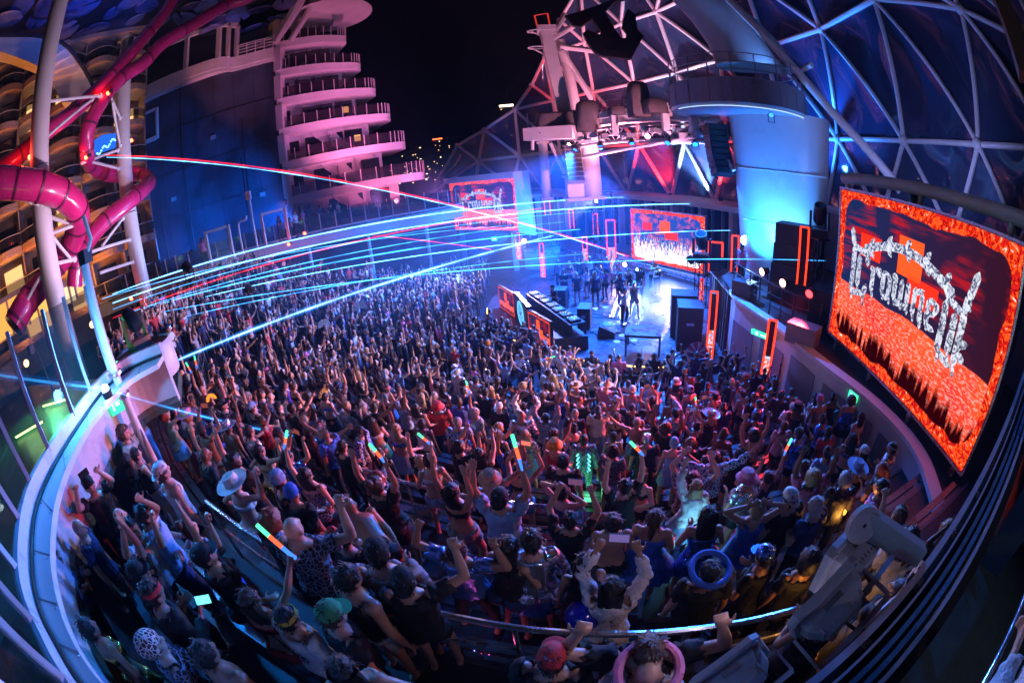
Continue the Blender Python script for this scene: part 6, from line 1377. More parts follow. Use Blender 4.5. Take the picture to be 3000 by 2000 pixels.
def hatmesh(kind):
    m = MB()
    if kind in ('cap', 'capback'):
        m.lathe([(.094, .03), (.096, .06), (.085, .105), (.05, .135), (.004, .142)], (0, -.005, 0), 18, None, 0, 360, .92, 1.12)
        s = 1 if kind == 'cap' else -1
        m.prism([Vector((.085 * math.cos(R(a)), s * (.075 + .095 * math.sin(R(a))), .034 - .02 * math.sin(R(a)))) for a in range(0, 181, 20)], (0, 0, .008))
    if kind == 'bucket': m.lathe([(.165, .0), (.17, -.004), (.105, .045), (.1, .1), (.085, .13), (.004, .138)], (0, -.005, 0), 20, None, 0, 360, .95, 1.08)
    if kind == 'brim': m.lathe([(.205, .045), (.21, .05), (.15, .04), (.1, .045), (.095, .12), (.075, .15), (.03, .142), (.004, .14)], (0, -.005, 0), 24, None, 0, 360, .9, 1.08)
    if kind == 'beanie': m.lathe([(.094, .0), (.1, .02), (.097, .07), (.075, .13), (.03, .155), (.004, .158)], (0, -.008, 0), 18, None, 0, 360, .92, 1.12)
    if kind == 'band': m.lathe([(.092, .025), (.098, .03), (.096, .065), (.09, .07)], (0, -.003, .0), 18, None, 0, 360, .93, 1.14)
    if kind == 'wrap': m.ball((0, -.02, .04), (.112, .13, .118), 16, 11); m = filt(m, lambda c: not (c.y > .04 and c.z < .04) and c.z > -.06)
    if kind == 'spikes':
        for k in range(9): a = R(20 + 140 * k / 8); m.tube([(0, -.1 * math.cos(a), .02 + .11 * math.sin(a)), (0, -.2 * math.cos(a), .02 + .23 * math.sin(a))], [.018, .004], 6)
    if kind == 'ring': m.tube([(.17 * math.cos(R(a)), .19 * math.sin(R(a)), .04) for a in range(0, 361, 15)], .03, 8, False)
    if kind == 'veil':
        R_ = [(.14, .05, .04, -.02), (.08, .1, .1, -.02), (0, .12, .11, -.05), (-.2, .17, .12, -.09), (-.45, .22, .13, -.12)]; n = 14; vs = []
        for z, rx, ry, y in R_:
            for j in range(n + 1): t = math.pi + math.pi * j / n; k = 1 + .08 * math.sin(4 * j); vs.append((rx * k * math.cos(t), y + ry * k * math.sin(t), z))
        m.add(vs, [(i * (n + 1) + j, i * (n + 1) + j + 1, (i + 1) * (n + 1) + j + 1, (i + 1) * (n + 1) + j) for i in range(4) for j in range(n)])
    me = m.mesh('hat', WHITE, True); me.materials[0] = None; return me
HAIR = {k: hairmesh(k) for k in ('short', 'long', 'bun', 'pony', 'curly')}
HAT = {k: hatmesh(k) for k in ('cap', 'capback', 'bucket', 'brim', 'beanie', 'band', 'wrap', 'spikes', 'ring', 'veil')}
def skirtmesh(kind):
    L, r1 = {'skirt': (.34, .25), 'tutu': (.34, .36), 'long': (.75, .36)}[kind]; n = 40; m = MB(); vs = []
    for i in range(6):
        t = i / 5; 
        for j in range(n):
            a = 2 * math.pi * j / n; k = 1 + (.07 if kind != 'skirt' else .03) * t * math.sin(j * 2.5 + i); r = (.165 + (r1 - .165) * t ** .8) * k; vs.append((r * math.cos(a), r * .82 * math.sin(a), .05 - L * t))
    m.add(vs, [(i * n + j, i * n + (j + 1) % n, (i + 1) * n + (j + 1) % n, (i + 1) * n + j) for i in range(5) for j in range(n)])
    me = m.mesh('skirt', WHITE, True); me.materials[0] = None; return me
SKIRT = {k: skirtmesh(k) for k in ('skirt', 'tutu', 'long')}
SKIN = [M('skin_%d' % i, c, .38, var=.1, scale=10) for i, c in enumerate(((.60, .34, .25), (.50, .26, .18), (.38, .19, .12), (.2, .1, .062), (.1, .05, .034)))]
HCOL = {'black': (.012, .010, .010), 'brown': (.06, .032, .018), 'blond': (.42, .29, .14), 'grey': (.35, .34, .33), 'red': (.28, .06, .03)}
HM_ = {k: M('hair_' + k, c, .45, var=.35, scale=25, bump=.5, bscale=60) for k, c in HCOL.items()}
CCOL = {'black': (.009, .009, .012), 'white': (.72, .72, .72), 'grey': (.28, .28, .30), 'light blue': (.25, .42, .68), 'blue': (.04, .13, .55), 'navy': (.02, .03, .1), 'red': (.55, .03, .04), 'pink': (.72, .2, .36), 'green': (.05, .3, .12), 'tan': (.45, .3, .17), 'purple': (.22, .07, .42), 'yellow': (.65, .45, .06), 'orange': (.75, .26, .04), 'cream': (.62, .55, .45)}
CM = {k: M('cloth_' + k.replace(' ', '_'), c, .75, var=.22, scale=9, bump=.3, bscale=40) for k, c in CCOL.items()}
def sequin(name, col):
    m = M(name, col, .22, .85, var=0); nt = m.node_tree; b = nt.nodes['Principled BSDF']; tc = nt.nodes.new('ShaderNodeTexCoord'); v = nt.nodes.new('ShaderNodeTexVoronoi'); v.inputs['Scale'].default_value = 70; nt.links.new(tc.outputs['Object'], v.inputs['Vector'])
    bpn = nt.nodes.new('ShaderNodeBump'); bpn.inputs['Strength'].default_value = 1; bpn.inputs['Distance'].default_value = .05; nt.links.new(v.outputs['Color'], bpn.inputs['Height']); nt.links.new(bpn.outputs[0], b.inputs['Normal']); return m
CM['silver sequin'] = sequin('cloth_silver_sequin', (.65, .7, .8)); CM['blue sequin'] = sequin('cloth_blue_sequin', (.1, .25, .8)); CM['gold'] = sequin('cloth_gold', (.75, .45, .1)); CM['red sequin'] = sequin('cloth_red_sequin', (.7, .05, .08))
def pattern_cloth(name, a, b, sc):
    m = M(name, a, .7, var=0); nt = m.node_tree; bs = nt.nodes['Principled BSDF']; tc = nt.nodes.new('ShaderNodeTexCoord'); v = nt.nodes.new('ShaderNodeTexVoronoi'); v.feature = 'DISTANCE_TO_EDGE'; v.inputs['Scale'].default_value = sc; nt.links.new(tc.outputs['Object'], v.inputs['Vector'])
    cr = nt.nodes.new('ShaderNodeValToRGB'); cr.color_ramp.interpolation = 'CONSTANT'; cr.color_ramp.elements[0].color = (*b, 1); cr.color_ramp.elements[1].position = .09; cr.color_ramp.elements[1].color = (*a, 1); nt.links.new(v.outputs['Distance'], cr.inputs[0]); nt.links.new(cr.outputs[0], bs.inputs['Base Color']); return m
CM['patterned blue'] = pattern_cloth('cloth_patterned_blue', (.03, .08, .25), (.5, .65, .8), 16); CM['patterned black'] = pattern_cloth('cloth_patterned_black', (.015, .015, .02), (.2, .25, .35), 22); CM['printed navy'] = pattern_cloth('cloth_printed_navy', (.015, .02, .07), (.45, .3, .3), 26); CM['printed white'] = pattern_cloth('cloth_printed_white', (.55, .55, .55), (.08, .1, .25), 18); CM['plaid'] = pattern_cloth('cloth_plaid', (.05, .03, .03), (.75, .6, .6), 30)
CM['shiny blue'] = M('cloth_shiny_blue', (.12, .25, .6), .25, .55, var=.2, bump=.6, bscale=9)
CM['fur white'] = M('cloth_fur_white', (.75, .7, .75), .9, var=.2, scale=30, bump=1, bscale=70)
CM['LED striped'] = pattern_cloth('cloth_led', (.01, .01, .015), (.3, .5, .6), 30)
OFFS = {'tee': .02, 'long': .022, 'tank': .011, 'bra': .008, 'dress': .013, 'trousers': .016, 'shorts': .022, 'briefs': .007}
def child(root, nm, me, mat, Mx=None):
    o = bpy.data.objects.new(nm, me); COL.objects.link(o); o.parent = root
    if Mx is not None: o.matrix_local = Mx
    if mat is not None and len(o.material_slots):
        o.material_slots[0].link = 'OBJECT'; o.material_slots[0].material = mat
    return o
PEOPLE = []
rnd2 = random.Random(77)
def person(x, y, z, yaw, sc, pose, skin, top=None, bottom=('trousers', 'black'), hair=('short', 'black'), hat=None, label='', group='party crowd'):
    root = bpy.data.objects.new('person', None); COL.objects.link(root); root.location = (x, y, z); root.rotation_euler = (0, 0, yaw); wd = sc * rnd2.uniform(.93, 1.12); root.scale = (wd, wd, sc); root.empty_display_size = .2
    tag(root, label, 'person', group)
    J = BODY[pose][0]['J']; child(root, 'body', bodymesh(pose), SKIN[skin])
    if top:
        me = garment(pose, top[0], OFFS[top[0]])
        if me: child(root, {'tee': 'shirt', 'long': 'jacket', 'tank': 'tank_top', 'bra': 'bikini_top', 'dress': 'dress'}[top[0]], me, CM[top[1]])
    if bottom:
        if bottom[0] in SKIRT:
            me = garment(pose, 'briefs', .007)
            Mx = Matrix.Translation(J['pel'] + Vector((0, 0, .02))); child(root, 'skirt', SKIRT[bottom[0]], CM[bottom[1]], Mx)
        else:
            me = garment(pose, bottom[0], OFFS[bottom[0]])
            if me: child(root, bottom[0], me, CM[bottom[1]])
    HX = Matrix.Translation(J['head']) @ J['HM'].to_4x4()
    if hair: child(root, 'hair', HAIR[hair[0]], HM_[hair[1]], HX)
    if hat: child(root, {'band': 'headband', 'veil': 'veil', 'ring': 'hat', 'spikes': 'headdress', 'wrap': 'head_wrap'}.get(hat[0], 'hat'), HAT[hat[0]], CM[hat[1]], HX)
    PEOPLE.append((x, y, root, pose)); return root
def world_of(root, v):
    Mx = Matrix.Translation(root.location) @ Matrix.Rotation(root.rotation_euler.z, 4, 'Z') @ Matrix.Diagonal((*root.scale, 1)); return Mx @ Vector(v)
STAGE = (6.0, 19.0)
def face(x, y, off=0): return math.atan2(STAGE[1] - y, STAGE[0] - x) - math.pi / 2 + R(off)
def stand_at(px, py, hh=1.6):
    """follow the line of sight of a head in the photograph down to the tiers"""
    d = .9
    while d < 45:
        p = at(px, py, d)
        if p.z <= floor_z(p.x, p.y) + hh: return p.x, p.y, floor_z(p.x, p.y)
        d += .02
    return p.x, p.y, 0
# ---- people one can pick out in the photograph: head position, pose, turn, skin, top, bottom, hair, hat, label
T_ = lambda k, c: (k, c)
FOLK = [
 ((161, 1526), 'f_stand', 20, 1, ('tank', 'light blue'), ('trousers', 'black'), ('bun', 'brown'), None, 'woman in pale blue tank top tight against the inside of the balcony rim'),
 ((226, 1553), 'm_stand', -10, 1, ('tee', 'navy'), ('trousers', 'black'), None, None, 'bald man in navy shirt next to the balcony rim'),
 ((150, 1640), 'm_chest', -20, 2, ('long', 'shiny blue'), ('trousers', 'black'), ('short', 'black'), None, 'person in shiny blue jacket half hidden by the balcony rim'),
 ((383, 1541), 'm_clap', -60, 2, ('tee', 'white'), ('trousers', 'black'), ('short', 'black'), None, 'man in loose white shirt clapping near the rim'),
 ((338, 1508), 'm_stand', 10, 0, ('tank', 'tan'), ('shorts', 'black'), None, None, 'bald man in tan vest behind the clapping man in white'),
 ((420, 1508), 'm_fist', -15, 1, ('tee', 'light blue'), ('trousers', 'navy'), ('short', 'black'), None, 'man in light blue shirt with a raised hand behind the white shirt'),
 ((405, 1675), 'm_upleft', -30, 2, ('tee', 'black'), ('trousers', 'black'), ('short', 'black'), ('cap', 'black'), 'bearded man in black cap with arm raised below the white shirt'),
 ((440, 1767), 'm_chest', 15, 1, ('long', 'black'), ('trousers', 'black'), ('short', 'black'), ('band', 'red'), 'man in black jacket and red striped headband holding a glowing phone'),
 ((264, 1851), 'f_hip', 30, 2, ('bra', 'gold'), ('shorts', 'gold'), ('short', 'black'), None, 'woman in gold top with hand on hip by the rim corner'),
 ((448, 1893), 'f_stand', 0, 0, ('long', 'patterned black'), ('trousers', 'black'), None, ('wrap', 'plaid'), 'person in plaid head wrap and black sequins near the lower edge'),
 ((600, 1930), 'm_stand', 20, 2, None, ('trousers', 'black'), ('short', 'black'), None, 'bare shouldered dark haired man behind the plaid head wrap'),
 ((478, 1386), 'm_upleft', 10, 0, ('tank', 'white'), ('shorts', 'black'), ('short', 'brown'), ('capback', 'white'), 'man in white vest and white cap raising a horn sign'),
 ((547, 1545), 'f_fist', 10, 0, ('bra', 'patterned blue'), ('skirt', 'blue'), ('bun', 'brown'), None, 'woman in patterned blue top raising a cup beside the aisle rail'),
 ((600, 1626), 'f_upleft', -10, 0, ('tee', 'black'), ('trousers', 'black'), ('short', 'black'), ('cap', 'black'), 'woman in black cap and shirt with an arm thrown up by the aisle rail'),
 ((727, 1760), 'f_point', 20, 1, ('bra', 'red sequin'), ('shorts', 'red'), ('long', 'brown'), None, 'woman in red sequins holding a blue and red light stick'),
 ((685, 1430), 'f_fist', 10, 0, ('bra', 'white'), ('shorts', 'white'), ('short', 'blond'), ('brim', 'white'), 'person in white fedora, white straps and white shorts'),
 ((784, 1526), 'm_stand', 10, 0, ('tee', 'black'), ('trousers', 'black'), ('curly', 'red'), None, 'red haired person in black shirt in the aisle'),
 ((858, 1566), 'm_fist', 20, 0, ('tee', 'patterned black'), ('trousers', 'black'), None, None, 'bald man in patterned black shirt punching the air'),
 ((907, 1510), 'f_sit', 60, 0, ('tee', 'pink'), ('trousers', 'pink'), ('short', 'brown'), None, 'person in pale pink clothes leaning back on a bench'),
 ((1100, 1569), 'm_bent', 70, 1, None, ('shorts', 'black'), None, None, 'shirtless bald man bending over beside the bench'),
 ((998, 1587), 'm_chest', 10, 1, ('tee', 'black'), ('trousers', 'black'), ('short', 'black'), None, 'dark haired man in black shirt behind the bending man'),
 ((1103, 1643), 'm_chest', 30, 1, ('tee', 'grey'), ('trousers', 'navy'), ('short', 'black'), ('cap', 'black'), 'man in grey blue shirt and black cap looking at his hands'),
 ((1016, 1713), 'm_stand', -10, 1, ('tank', 'black'), ('shorts', 'white'), ('short', 'black'), None, 'man in black vest with white shorts by the curved rail'),
 ((1180, 1703), 'm_fist', 25, 1, ('tee', 'black'), ('shorts', 'black'), ('short', 'black'), ('capback', 'black'), 'man in black cap and vest with raised open hand'),
 ((830, 1815), 'm_stand', 0, 1, ('tee', 'white'), ('trousers', 'black'), ('short', 'black'), ('band', 'yellow'), 'man in white shirt with printed back and yellow headband'),
 ((970, 1822), 'm_stand', -20, 0, ('tee', 'black'), ('trousers', 'black'), ('short', 'brown'), ('cap', 'green'), 'man in dark green cap near the printed white shirt'),
 ((1010, 1968), 'f_hip', 40, 1, ('bra', 'cream'), ('shorts', 'red'), ('long', 'black'), None, 'woman with glasses on her dark hair at the lower edge'),
 ((1342, 1597), 'm_bentup', 0, 2, ('tee', 'shiny blue'), ('trousers', 'black'), ('short', 'black'), None, 'man in shiny blue shirt with both arms raised in front of the bench'),
 ((1335, 1445), 'f_armsup', -10, 1, ('bra', 'black'), ('shorts', 'grey'), ('long', 'black'), None, 'long haired bare backed woman with both arms spread high'),
 ((1467, 1467), 'm_armsup', 10, 1, ('tee', 'light blue'), ('trousers', 'navy'), ('short', 'black'), ('capback', 'black'), 'man in light blue shirt and black cap holding up a light stick'),
 ((1670, 1517), 'm_film', 0, 1, ('tee', 'black'), ('trousers', 'black'), ('short', 'black'), None, 'man in black filming the stage with a phone overhead'),
 ((1796, 1530), 'f_stand', 10, 1, None, ('trousers', 'black'), ('bun', 'black'), None, 'bare backed person with tied dark hair in front of the tutu dress'),
 ((1919, 1516), 'f_stand', -10, 1, ('dress', 'blue'), ('tutu', 'blue'), ('pony', 'brown'), None, 'woman in blue strapped tulle dress facing the stage'),
 ((2077, 1520), 'f_chest', 0, 1, ('dress', 'blue sequin'), ('skirt', 'blue sequin'), ('long', 'black'), None, 'woman in dark blue sequin dress with long dark hair'),
 ((1558, 1604), 'f_chest', 20, 1, ('long', 'silver sequin'), ('skirt', 'blue sequin'), ('short', 'black'), None, 'person in glittering silver blue sequin jacket in the foreground'),
 ((1477, 1615), 'f_chest', -10, 1, ('tank', 'black'), ('shorts', 'navy'), ('long', 'black'), None, 'long black haired woman left of the sequin jacket'),
 ((1793, 1730), 'f_film', 0, 2, ('long', 'fur white'), ('skirt', 'white'), ('long', 'black'), None, 'woman in fluffy white jacket filming with her phone, foreground'),
 ((2084, 1674), 'm_stand', 0, 1, ('tee', 'black'), ('trousers', 'black'), ('short', 'black'), ('ring', 'blue'), 'man in black wearing a blue ring hat in the dark foreground'),
 ((1712, 1646), 'f_stand', 20, 2, ('tank', 'black'), ('trousers', 'black'), ('long', 'black'), None, 'long dark haired person in black beside the sequin jacket'),
 ((1895, 1888), 'm_bentup', 5, 1, ('tee', 'black'), ('trousers', 'black'), ('short', 'brown'), None, 'man in black with both fists up at the lower edge'),
 ((1891, 1985), 'f_stand', -10, 0, ('long', 'fur white'), ('trousers', 'black'), None, ('ring', 'pink'), 'person with a pink red feathered headpiece at the bottom edge'),
 ((1614, 1980), 'm_stand', 0, 1, ('tee', 'black'), ('trousers', 'black'), ('short', 'black'), ('cap', 'red'), 'man in red cap at the bottom edge'),
 ((2215, 1492), 'f_head', 0, 0, ('tank', 'blue'), ('skirt', 'blue'), ('short', 'blond'), None, 'blond woman in bright blue tank top with hands on her head'),
 ((2318, 1465), 'm_stand', 10, 1, ('tee', 'black'), ('trousers', 'black'), ('short', 'black'), ('capback', 'white'), 'man in black shirt and white fronted cap right of the blue tank top'),
 ((2402, 1492), 'm_chest', 20, 0, ('tee', 'navy'), ('trousers', 'black'), ('short', 'grey'), None, 'grey haired man in navy shirt near the floodlight'),
 ((2257, 1630), 'f_chest', 30, 1, ('tee', 'black'), ('trousers', 'black'), ('short', 'black'), ('cap', 'blue sequin'), 'person in blue sequin cap with red lit arm'),
 ((2586, 1438), 'm_stand', 30, 1, ('tee', 'pink'), ('trousers', 'black'), ('short', 'black'), None, 'man in pink shirt standing by the curved wall'),
 ((2360, 1660), 'f_stand', 0, 2, ('tee', 'black'), ('trousers', 'black'), ('curly', 'black'), None, 'person with round curly dark hair beside the floodlight'),
 ((1283, 1198), 'm_stand', 40, 3, ('tee', 'red'), ('trousers', 'navy'), None, ('bucket', 'red'), 'man in bright red shirt and red hat in the middle of the crowd'),
 ((1219, 1198), 'f_upleft', 20, 2, ('bra', 'white'), ('trousers', 'black'), ('long', 'black'), None, 'dark haired woman with one arm high left of the red shirt'),
 ((1340, 1239), 'm_stand', 30, 1, ('tee', 'patterned blue'), ('trousers', 'black'), ('short', 'grey'), None, 'grey haired man in blue and white patterned shirt'),
 ((1455, 1274), 'f_stand', 0, 1, ('tank', 'black'), ('shorts', 'black'), ('long', 'black'), None, 'woman in black strappy top with straight long hair mid crowd'),
 ((1538, 1284), 'f_chest', 20, 0, ('bra', 'silver sequin'), ('skirt', 'light blue'), ('long', 'blond'), None, 'woman with long wavy blond hair and light blue skirt'),
 ((1624, 1306), 'f_stand', 0, 1, ('tank', 'red'), ('shorts', 'black'), None, ('bucket', 'orange'), 'person in orange bucket hat and red vest'),
 ((1710, 1287), 'm_stand', 10, 2, ('long', 'LED striped'), ('trousers', 'LED striped'), ('short', 'black'), None, 'man in black suit covered with glowing green and blue light strips'),
 ((1650, 1354), 'm_stand', 0, 1, ('tee', 'black'), ('trousers', 'black'), ('short', 'black'), ('capback', 'black'), 'man in black with backward black cap below the orange hat'),
 ((1522, 1376), 'f_film', 0, 1, ('bra', 'black'), ('shorts', 'light blue'), ('short', 'black'), None, 'woman holding up a red lit phone screen mid crowd'),
 ((1257, 1357), 'f_chest', 40, 0, ('bra', 'white'), ('shorts', 'light blue'), ('bun', 'black'), None, 'woman in white halter top with tied dark hair'),
 ((1404, 1341), 'f_point', 30, 1, ('tank', 'black'), ('trousers', 'black'), ('long', 'black'), None, 'red lit dark haired woman in profile mid crowd'),
 ((1885, 1395), 'f_chest', 150, 0, ('bra', 'black'), ('shorts', 'black'), ('bun', 'black'), None, 'woman in black swimsuit turned towards the camera holding a silver bag'),
 ((1853, 1185), 'm_bentup', 0, 1, ('tee', 'black'), ('trousers', 'black'), ('short', 'black'), None, 'man in dark shirt with both hands raised right of centre'),
 ((1700, 1178), 'm_stand', 170, 0, ('tee', 'black'), ('trousers', 'black'), ('short', 'red'), None, 'bald pale man in black shirt turned towards the camera'),
 ((1689, 1131), 'm_stand', 10, 1, ('tank', 'cream'), ('shorts', 'black'), None, ('brim', 'tan'), 'man in wide straw hat seen from behind'),
 ((1391, 1115), 'm_stand', 0, 1, ('tee', 'grey'), ('trousers', 'black'), ('short', 'black'), None, 'broad man in plain grey shirt left of the lettered fan'),
 ((1627, 1089), 'm_upleft', 0, 0, ('tee', 'light blue'), ('trousers', 'navy'), ('short', 'brown'), None, 'man in light blue shirt holding a light stick level overhead'),
 ((1745, 1057), 'm_stand', 0, 1, ('tee', 'grey'), ('trousers', 'black'), ('short', 'black'), None, 'man in pale grey shirt standing right at the stage front'),
 ((1853, 1143), 'm_stand', 0, 1, ('tank', 'light blue'), ('shorts', 'navy'), ('short', 'black'), ('capback', 'white'), 'man in pale blue vest and white cap near the stage table'),
 ((1528, 1226), 'm_chest', 20, 2, ('long', 'silver sequin'), ('trousers', 'black'), None, None, 'bald man in silver jacket mid crowd'),
 ((1461, 1191), 'm_stand', 0, 1, ('long', 'black'), ('trousers', 'black'), None, ('beanie', 'white'), 'person in white knitted hat and black leather jacket'),
 ((604, 1229), 'm_chest', 20, 0, ('tee', 'blue'), ('trousers', 'black'), ('short', 'black'), ('capback', 'black'), 'man in plain blue shirt with folded hands on the left tiers'),
 ((756, 1319), 'f_fist', 15, 0, ('bra', 'tan'), ('trousers', 'gold'), ('long', 'black'), None, 'woman with long black hair in shiny gold trousers'),
 ((727, 1271), 'm_stand', 10, 1, ('tee', 'silver sequin'), ('trousers', 'black'), ('short', 'black'), None, 'man in silver sequin shirt behind the gold trousers'),
 ((954, 1265), 'm_stand', 100, 2, ('tee', 'blue'), ('trousers', 'black'), None, ('spikes', 'silver sequin'), 'man in blue shirt and sunglasses with a spiky headdress'),
 ((999, 1306), 'm_fold', 0, 1, ('tee', 'black'), ('trousers', 'black'), ('short', 'black'), None, 'big man in black shirt seen from behind by the aisle'),
 ((1091, 1242), 'f_chest', 60, 0, ('bra', 'white'), ('long', 'green'), ('long', 'brown'), None, 'brown haired woman in white halter beside the spiky headdress'),
 ((1161, 1261), 'f_stand', 10, 0, ('bra', 'blue sequin'), ('tutu', 'light blue'), ('long', 'blond'), None, 'blond woman in blue sequin ruffle and pale tulle skirt'),
 ((737, 1188), 'f_upleft', 20, 0, ('bra', 'black'), ('shorts', 'black'), ('short', 'brown'), ('cap', 'light blue'), 'person in pale cap with raised arm on the left tiers'),
 ((852, 1198), 'm_point', 30, 1, ('tee', 'black'), ('trousers', 'black'), ('short', 'black'), None, 'man in black leather shirt holding out a pink drink'),
 ((1126, 1089), 'f_wide', 0, 0, ('dress', 'blue sequin'), ('skirt', 'blue sequin'), ('long', 'blond'), ('veil', 'light blue'), 'person in pale veil and glittering blue dress'),
 ((782, 1086), 'f_upleft', 20, 0, ('tank', 'navy'), ('trousers', 'black'), ('long', 'brown'), ('brim', 'pink'), 'person in pink cowboy hat on the left tiers'),
 ((893, 1041), 'f_stand', 20, 1, ('bra', 'pink'), ('shorts', 'black'), ('long', 'brown'), ('bucket', 'pink'), 'woman in pink bucket hat and pink top mid left'),
 ((1062, 1130), 'f_armsup', 10, 1, ('bra', 'black'), ('shorts', 'blue'), ('long', 'black'), None, 'dark haired woman in blue shorts reaching high with both arms'),
 ((951, 1163), 'f_stand', 20, 0, ('bra', 'blue sequin'), ('skirt', 'black'), ('short', 'black'), ('spikes', 'yellow'), 'person wearing a yellow crown of spikes'),
 ((820, 1415), 'f_stand', 10, 0, ('tank', 'black'), ('shorts', 'light blue'), ('short', 'brown'), ('beanie', 'light blue'), 'person in light blue knitted hat below the gold trousers'),
 ((849, 1445), 'm_stand', 20, 1, ('tee', 'black'), ('trousers', 'navy'), None, ('beanie', 'blue'), 'person in dark blue knitted hat in the aisle'),
 ((566, 865 + 40), 'm_stand', 40, 0, ('tee', 'white'), ('trousers', 'black'), ('short', 'brown'), None, 'man in white shirt just beyond the rim plinth'),
 ((600, 940), 'f_stand', 30, 1, ('tank', 'navy'), ('shorts', 'black'), None, ('beanie', 'red'), 'person in red dotted cap beyond the rim plinth'),
 ((1330, 1075), 'f_stand', 0, 1, ('tank', 'white'), ('shorts', 'black'), ('long', 'brown'), ('cap', 'white'), 'person in white cap and white vest below the DJ booth'),
 ((1340, 1095), 'f_stand', 20, 1, ('tee', 'cream'), ('trousers', 'tan'), None, ('brim', 'cream'), 'person with a cream cowboy hat below the DJ booth'),
 ((1430, 1010), 'f_stand', 10, 1, ('bra', 'orange'), ('shorts', 'black'), None, ('beanie', 'orange'), 'person in orange hat near the DJ booth front'),
 ((2230, 1180), 'm_stand', 30, 1, ('long', 'blue sequin'), ('trousers', 'black'), ('short', 'black'), None, 'man in sparkling blue jacket near the portal by the wall'),
 ((1975, 1300), 'f_stand', 0, 0, ('dress', 'light blue'), ('skirt', 'light blue'), None, ('beanie', 'light blue'), 'person in pale blue feathered cap right of centre'),
 ((2095, 1350), 'm_wide', 0, 1, ('long', 'patterned blue'), ('trousers', 'black'), ('short', 'black'), None, 'man in glowing blue patterned jacket right of centre'),
 ((1895, 1290), 'm_stand', 0, 1, ('tee', 'black'), ('trousers', 'black'), None, ('beanie', 'silver sequin'), 'person in silver sequin cap right of centre'),
 ((2040, 1420), 'f_upleft', 0, 0, ('long', 'white'), ('tutu', 'light blue'), ('long', 'blond'), None, 'woman in glowing white top and pale tutu holding a fan'),
]
deck_poly = [(p.x, p.y) for p in RIM2S] + [(4.2, .55), (4.2, -7), (-16, -7), (-16, 5.6), (-5.6, 5.6), (-4.6, 5.5), (-4.2, 4.9), (-4.3, 4.2)]
def pip(x, y, poly):
    c = False; n = len(poly); j = n - 1
    for i in range(n):
        xi, yi = poly[i]; xj, yj = poly[j]
        if (yi > y) != (yj > y) and x < (xj - xi) * (y - yi) / (yj - yi) + xi: c = not c
        j = i
    return c
rnd = random.Random(12)
named = {}
for px, pose, turn, skin, top, bottom, hair, hat, lab in FOLK:
    hh = 1.46 if pose != 'm_bent' else 1.1
    if pose == 'f_sit': hh = 1.25
    x, y, z = stand_at(*px, hh)
    z += .42 * 0
    named[lab] = person(x, y, z, face(x, y, turn), rnd.uniform(.89, .95), pose, skin, top, bottom, hair, hat, lab, 'people picked out in the crowd')
# performers on stage, disc jockey, staff, people on the gallery
def extra(p, z, turn, pose, skin, top, bottom, hair, hat, lab, grp):
    return person(p.x, p.y, z, R(turn), rnd.uniform(.97, 1.04), pose, skin, top, bottom, hair, hat, lab, grp)
dancers = [((1655, 884), 'm_fold', 170, 'black', 'tall man in black clothes with folded arms behind the DJ table'), ((1692, 890), 'm_stand', 190, 'black', 'man in black and cap standing behind the DJ table'), ((1745, 896), 'm_stand', 10, 'navy', 'dark silhouetted man with his back to the camera on stage'), ((1722, 872), 'f_stand', 60, 'white', 'woman in white on stage left of the silhouetted man'), ((1775, 878), 'f_wide', 120, 'purple', 'violet lit dancer right of the silhouetted man'), ((1800, 868), 'f_armsup', 150, 'pink', 'pink lit dancer with raised arms in the stage group'), ((1818, 893), 'f_hip', 200, 'navy', 'dancer in dark clothes stepping out of the stage group'), ((1842, 878), 'f_stand', 160, 'black', 'long haired dancer beside the smoke'), ((1873, 872), 'm_point', 150, 'black', 'dancer in black shading his eyes near the smoke'), ((1828, 950), 'f_wide', 230, 'white', 'dancer with pale legs crouching at the stage middle'), ((1858, 930), 'm_bentup', 170, 'black', 'dancer in black cap in front of the smoke burst'), ((1912, 850), 'f_fist', 170, 'white', 'dancer behind the smoke with bare arms'), ((1925, 868), 'm_chest', 190, 'black', 'photographer in black behind the smoke'),
  ((1700, 838), 'f_armsup', 180, 'black', 'dancer with raised arms at the back of the stage group'), ((1730, 832), 'm_wide', 170, 'white', 'dancer in white at the back of the stage group'), ((1757, 830), 'f_film', 180, 'black', 'dancer in black filming at the back of the stage group'), ((1780, 835), 'm_armsup', 185, 'blue', 'dancer in blue with arms up at the back of the stage group'), ((1672, 850), 'f_hip', 150, 'black', 'dancer in black with hand on hip by the flight case'), ((1810, 838), 'f_stand', 175, 'red', 'dancer in red at the foot of the tall LED portal'), ((1640, 845), 'm_stand', 160, 'grey', 'crew member in grey beside the flight case')]
for (px, pose, turn, colr, lab) in dancers:
    p = atz(*px, .355); extra(p, .355, turn, pose, rnd.randrange(4), (rnd.choice(('tee', 'tank')) if pose[0] == 'm' else rnd.choice(('bra', 'tank')), colr), (rnd.choice(('trousers', 'shorts')), 'black'), (rnd.choice(('short', 'bun')) if pose[0] == 'm' else rnd.choice(('long', 'pony')), rnd.choice(('black', 'brown', 'blond'))), None, lab, 'performers and crew on stage')
extra(Vector((2.15, 18.6, 0)), .355, 110, 'm_chest', 1, ('tee', 'black'), ('trousers', 'black'), ('short', 'black'), ('cap', 'black'), 'disc jockey in black cap leaning over the decks', 'performers and crew on stage')
extra(Vector((9.05, 14.0, 0)), 2.72, 100, 'm_stand', 1, ('tee', 'pink'), ('trousers', 'black'), ('short', 'black'), None, 'technician in pink lit shirt beside the lighting tower', 'performers and crew on stage')
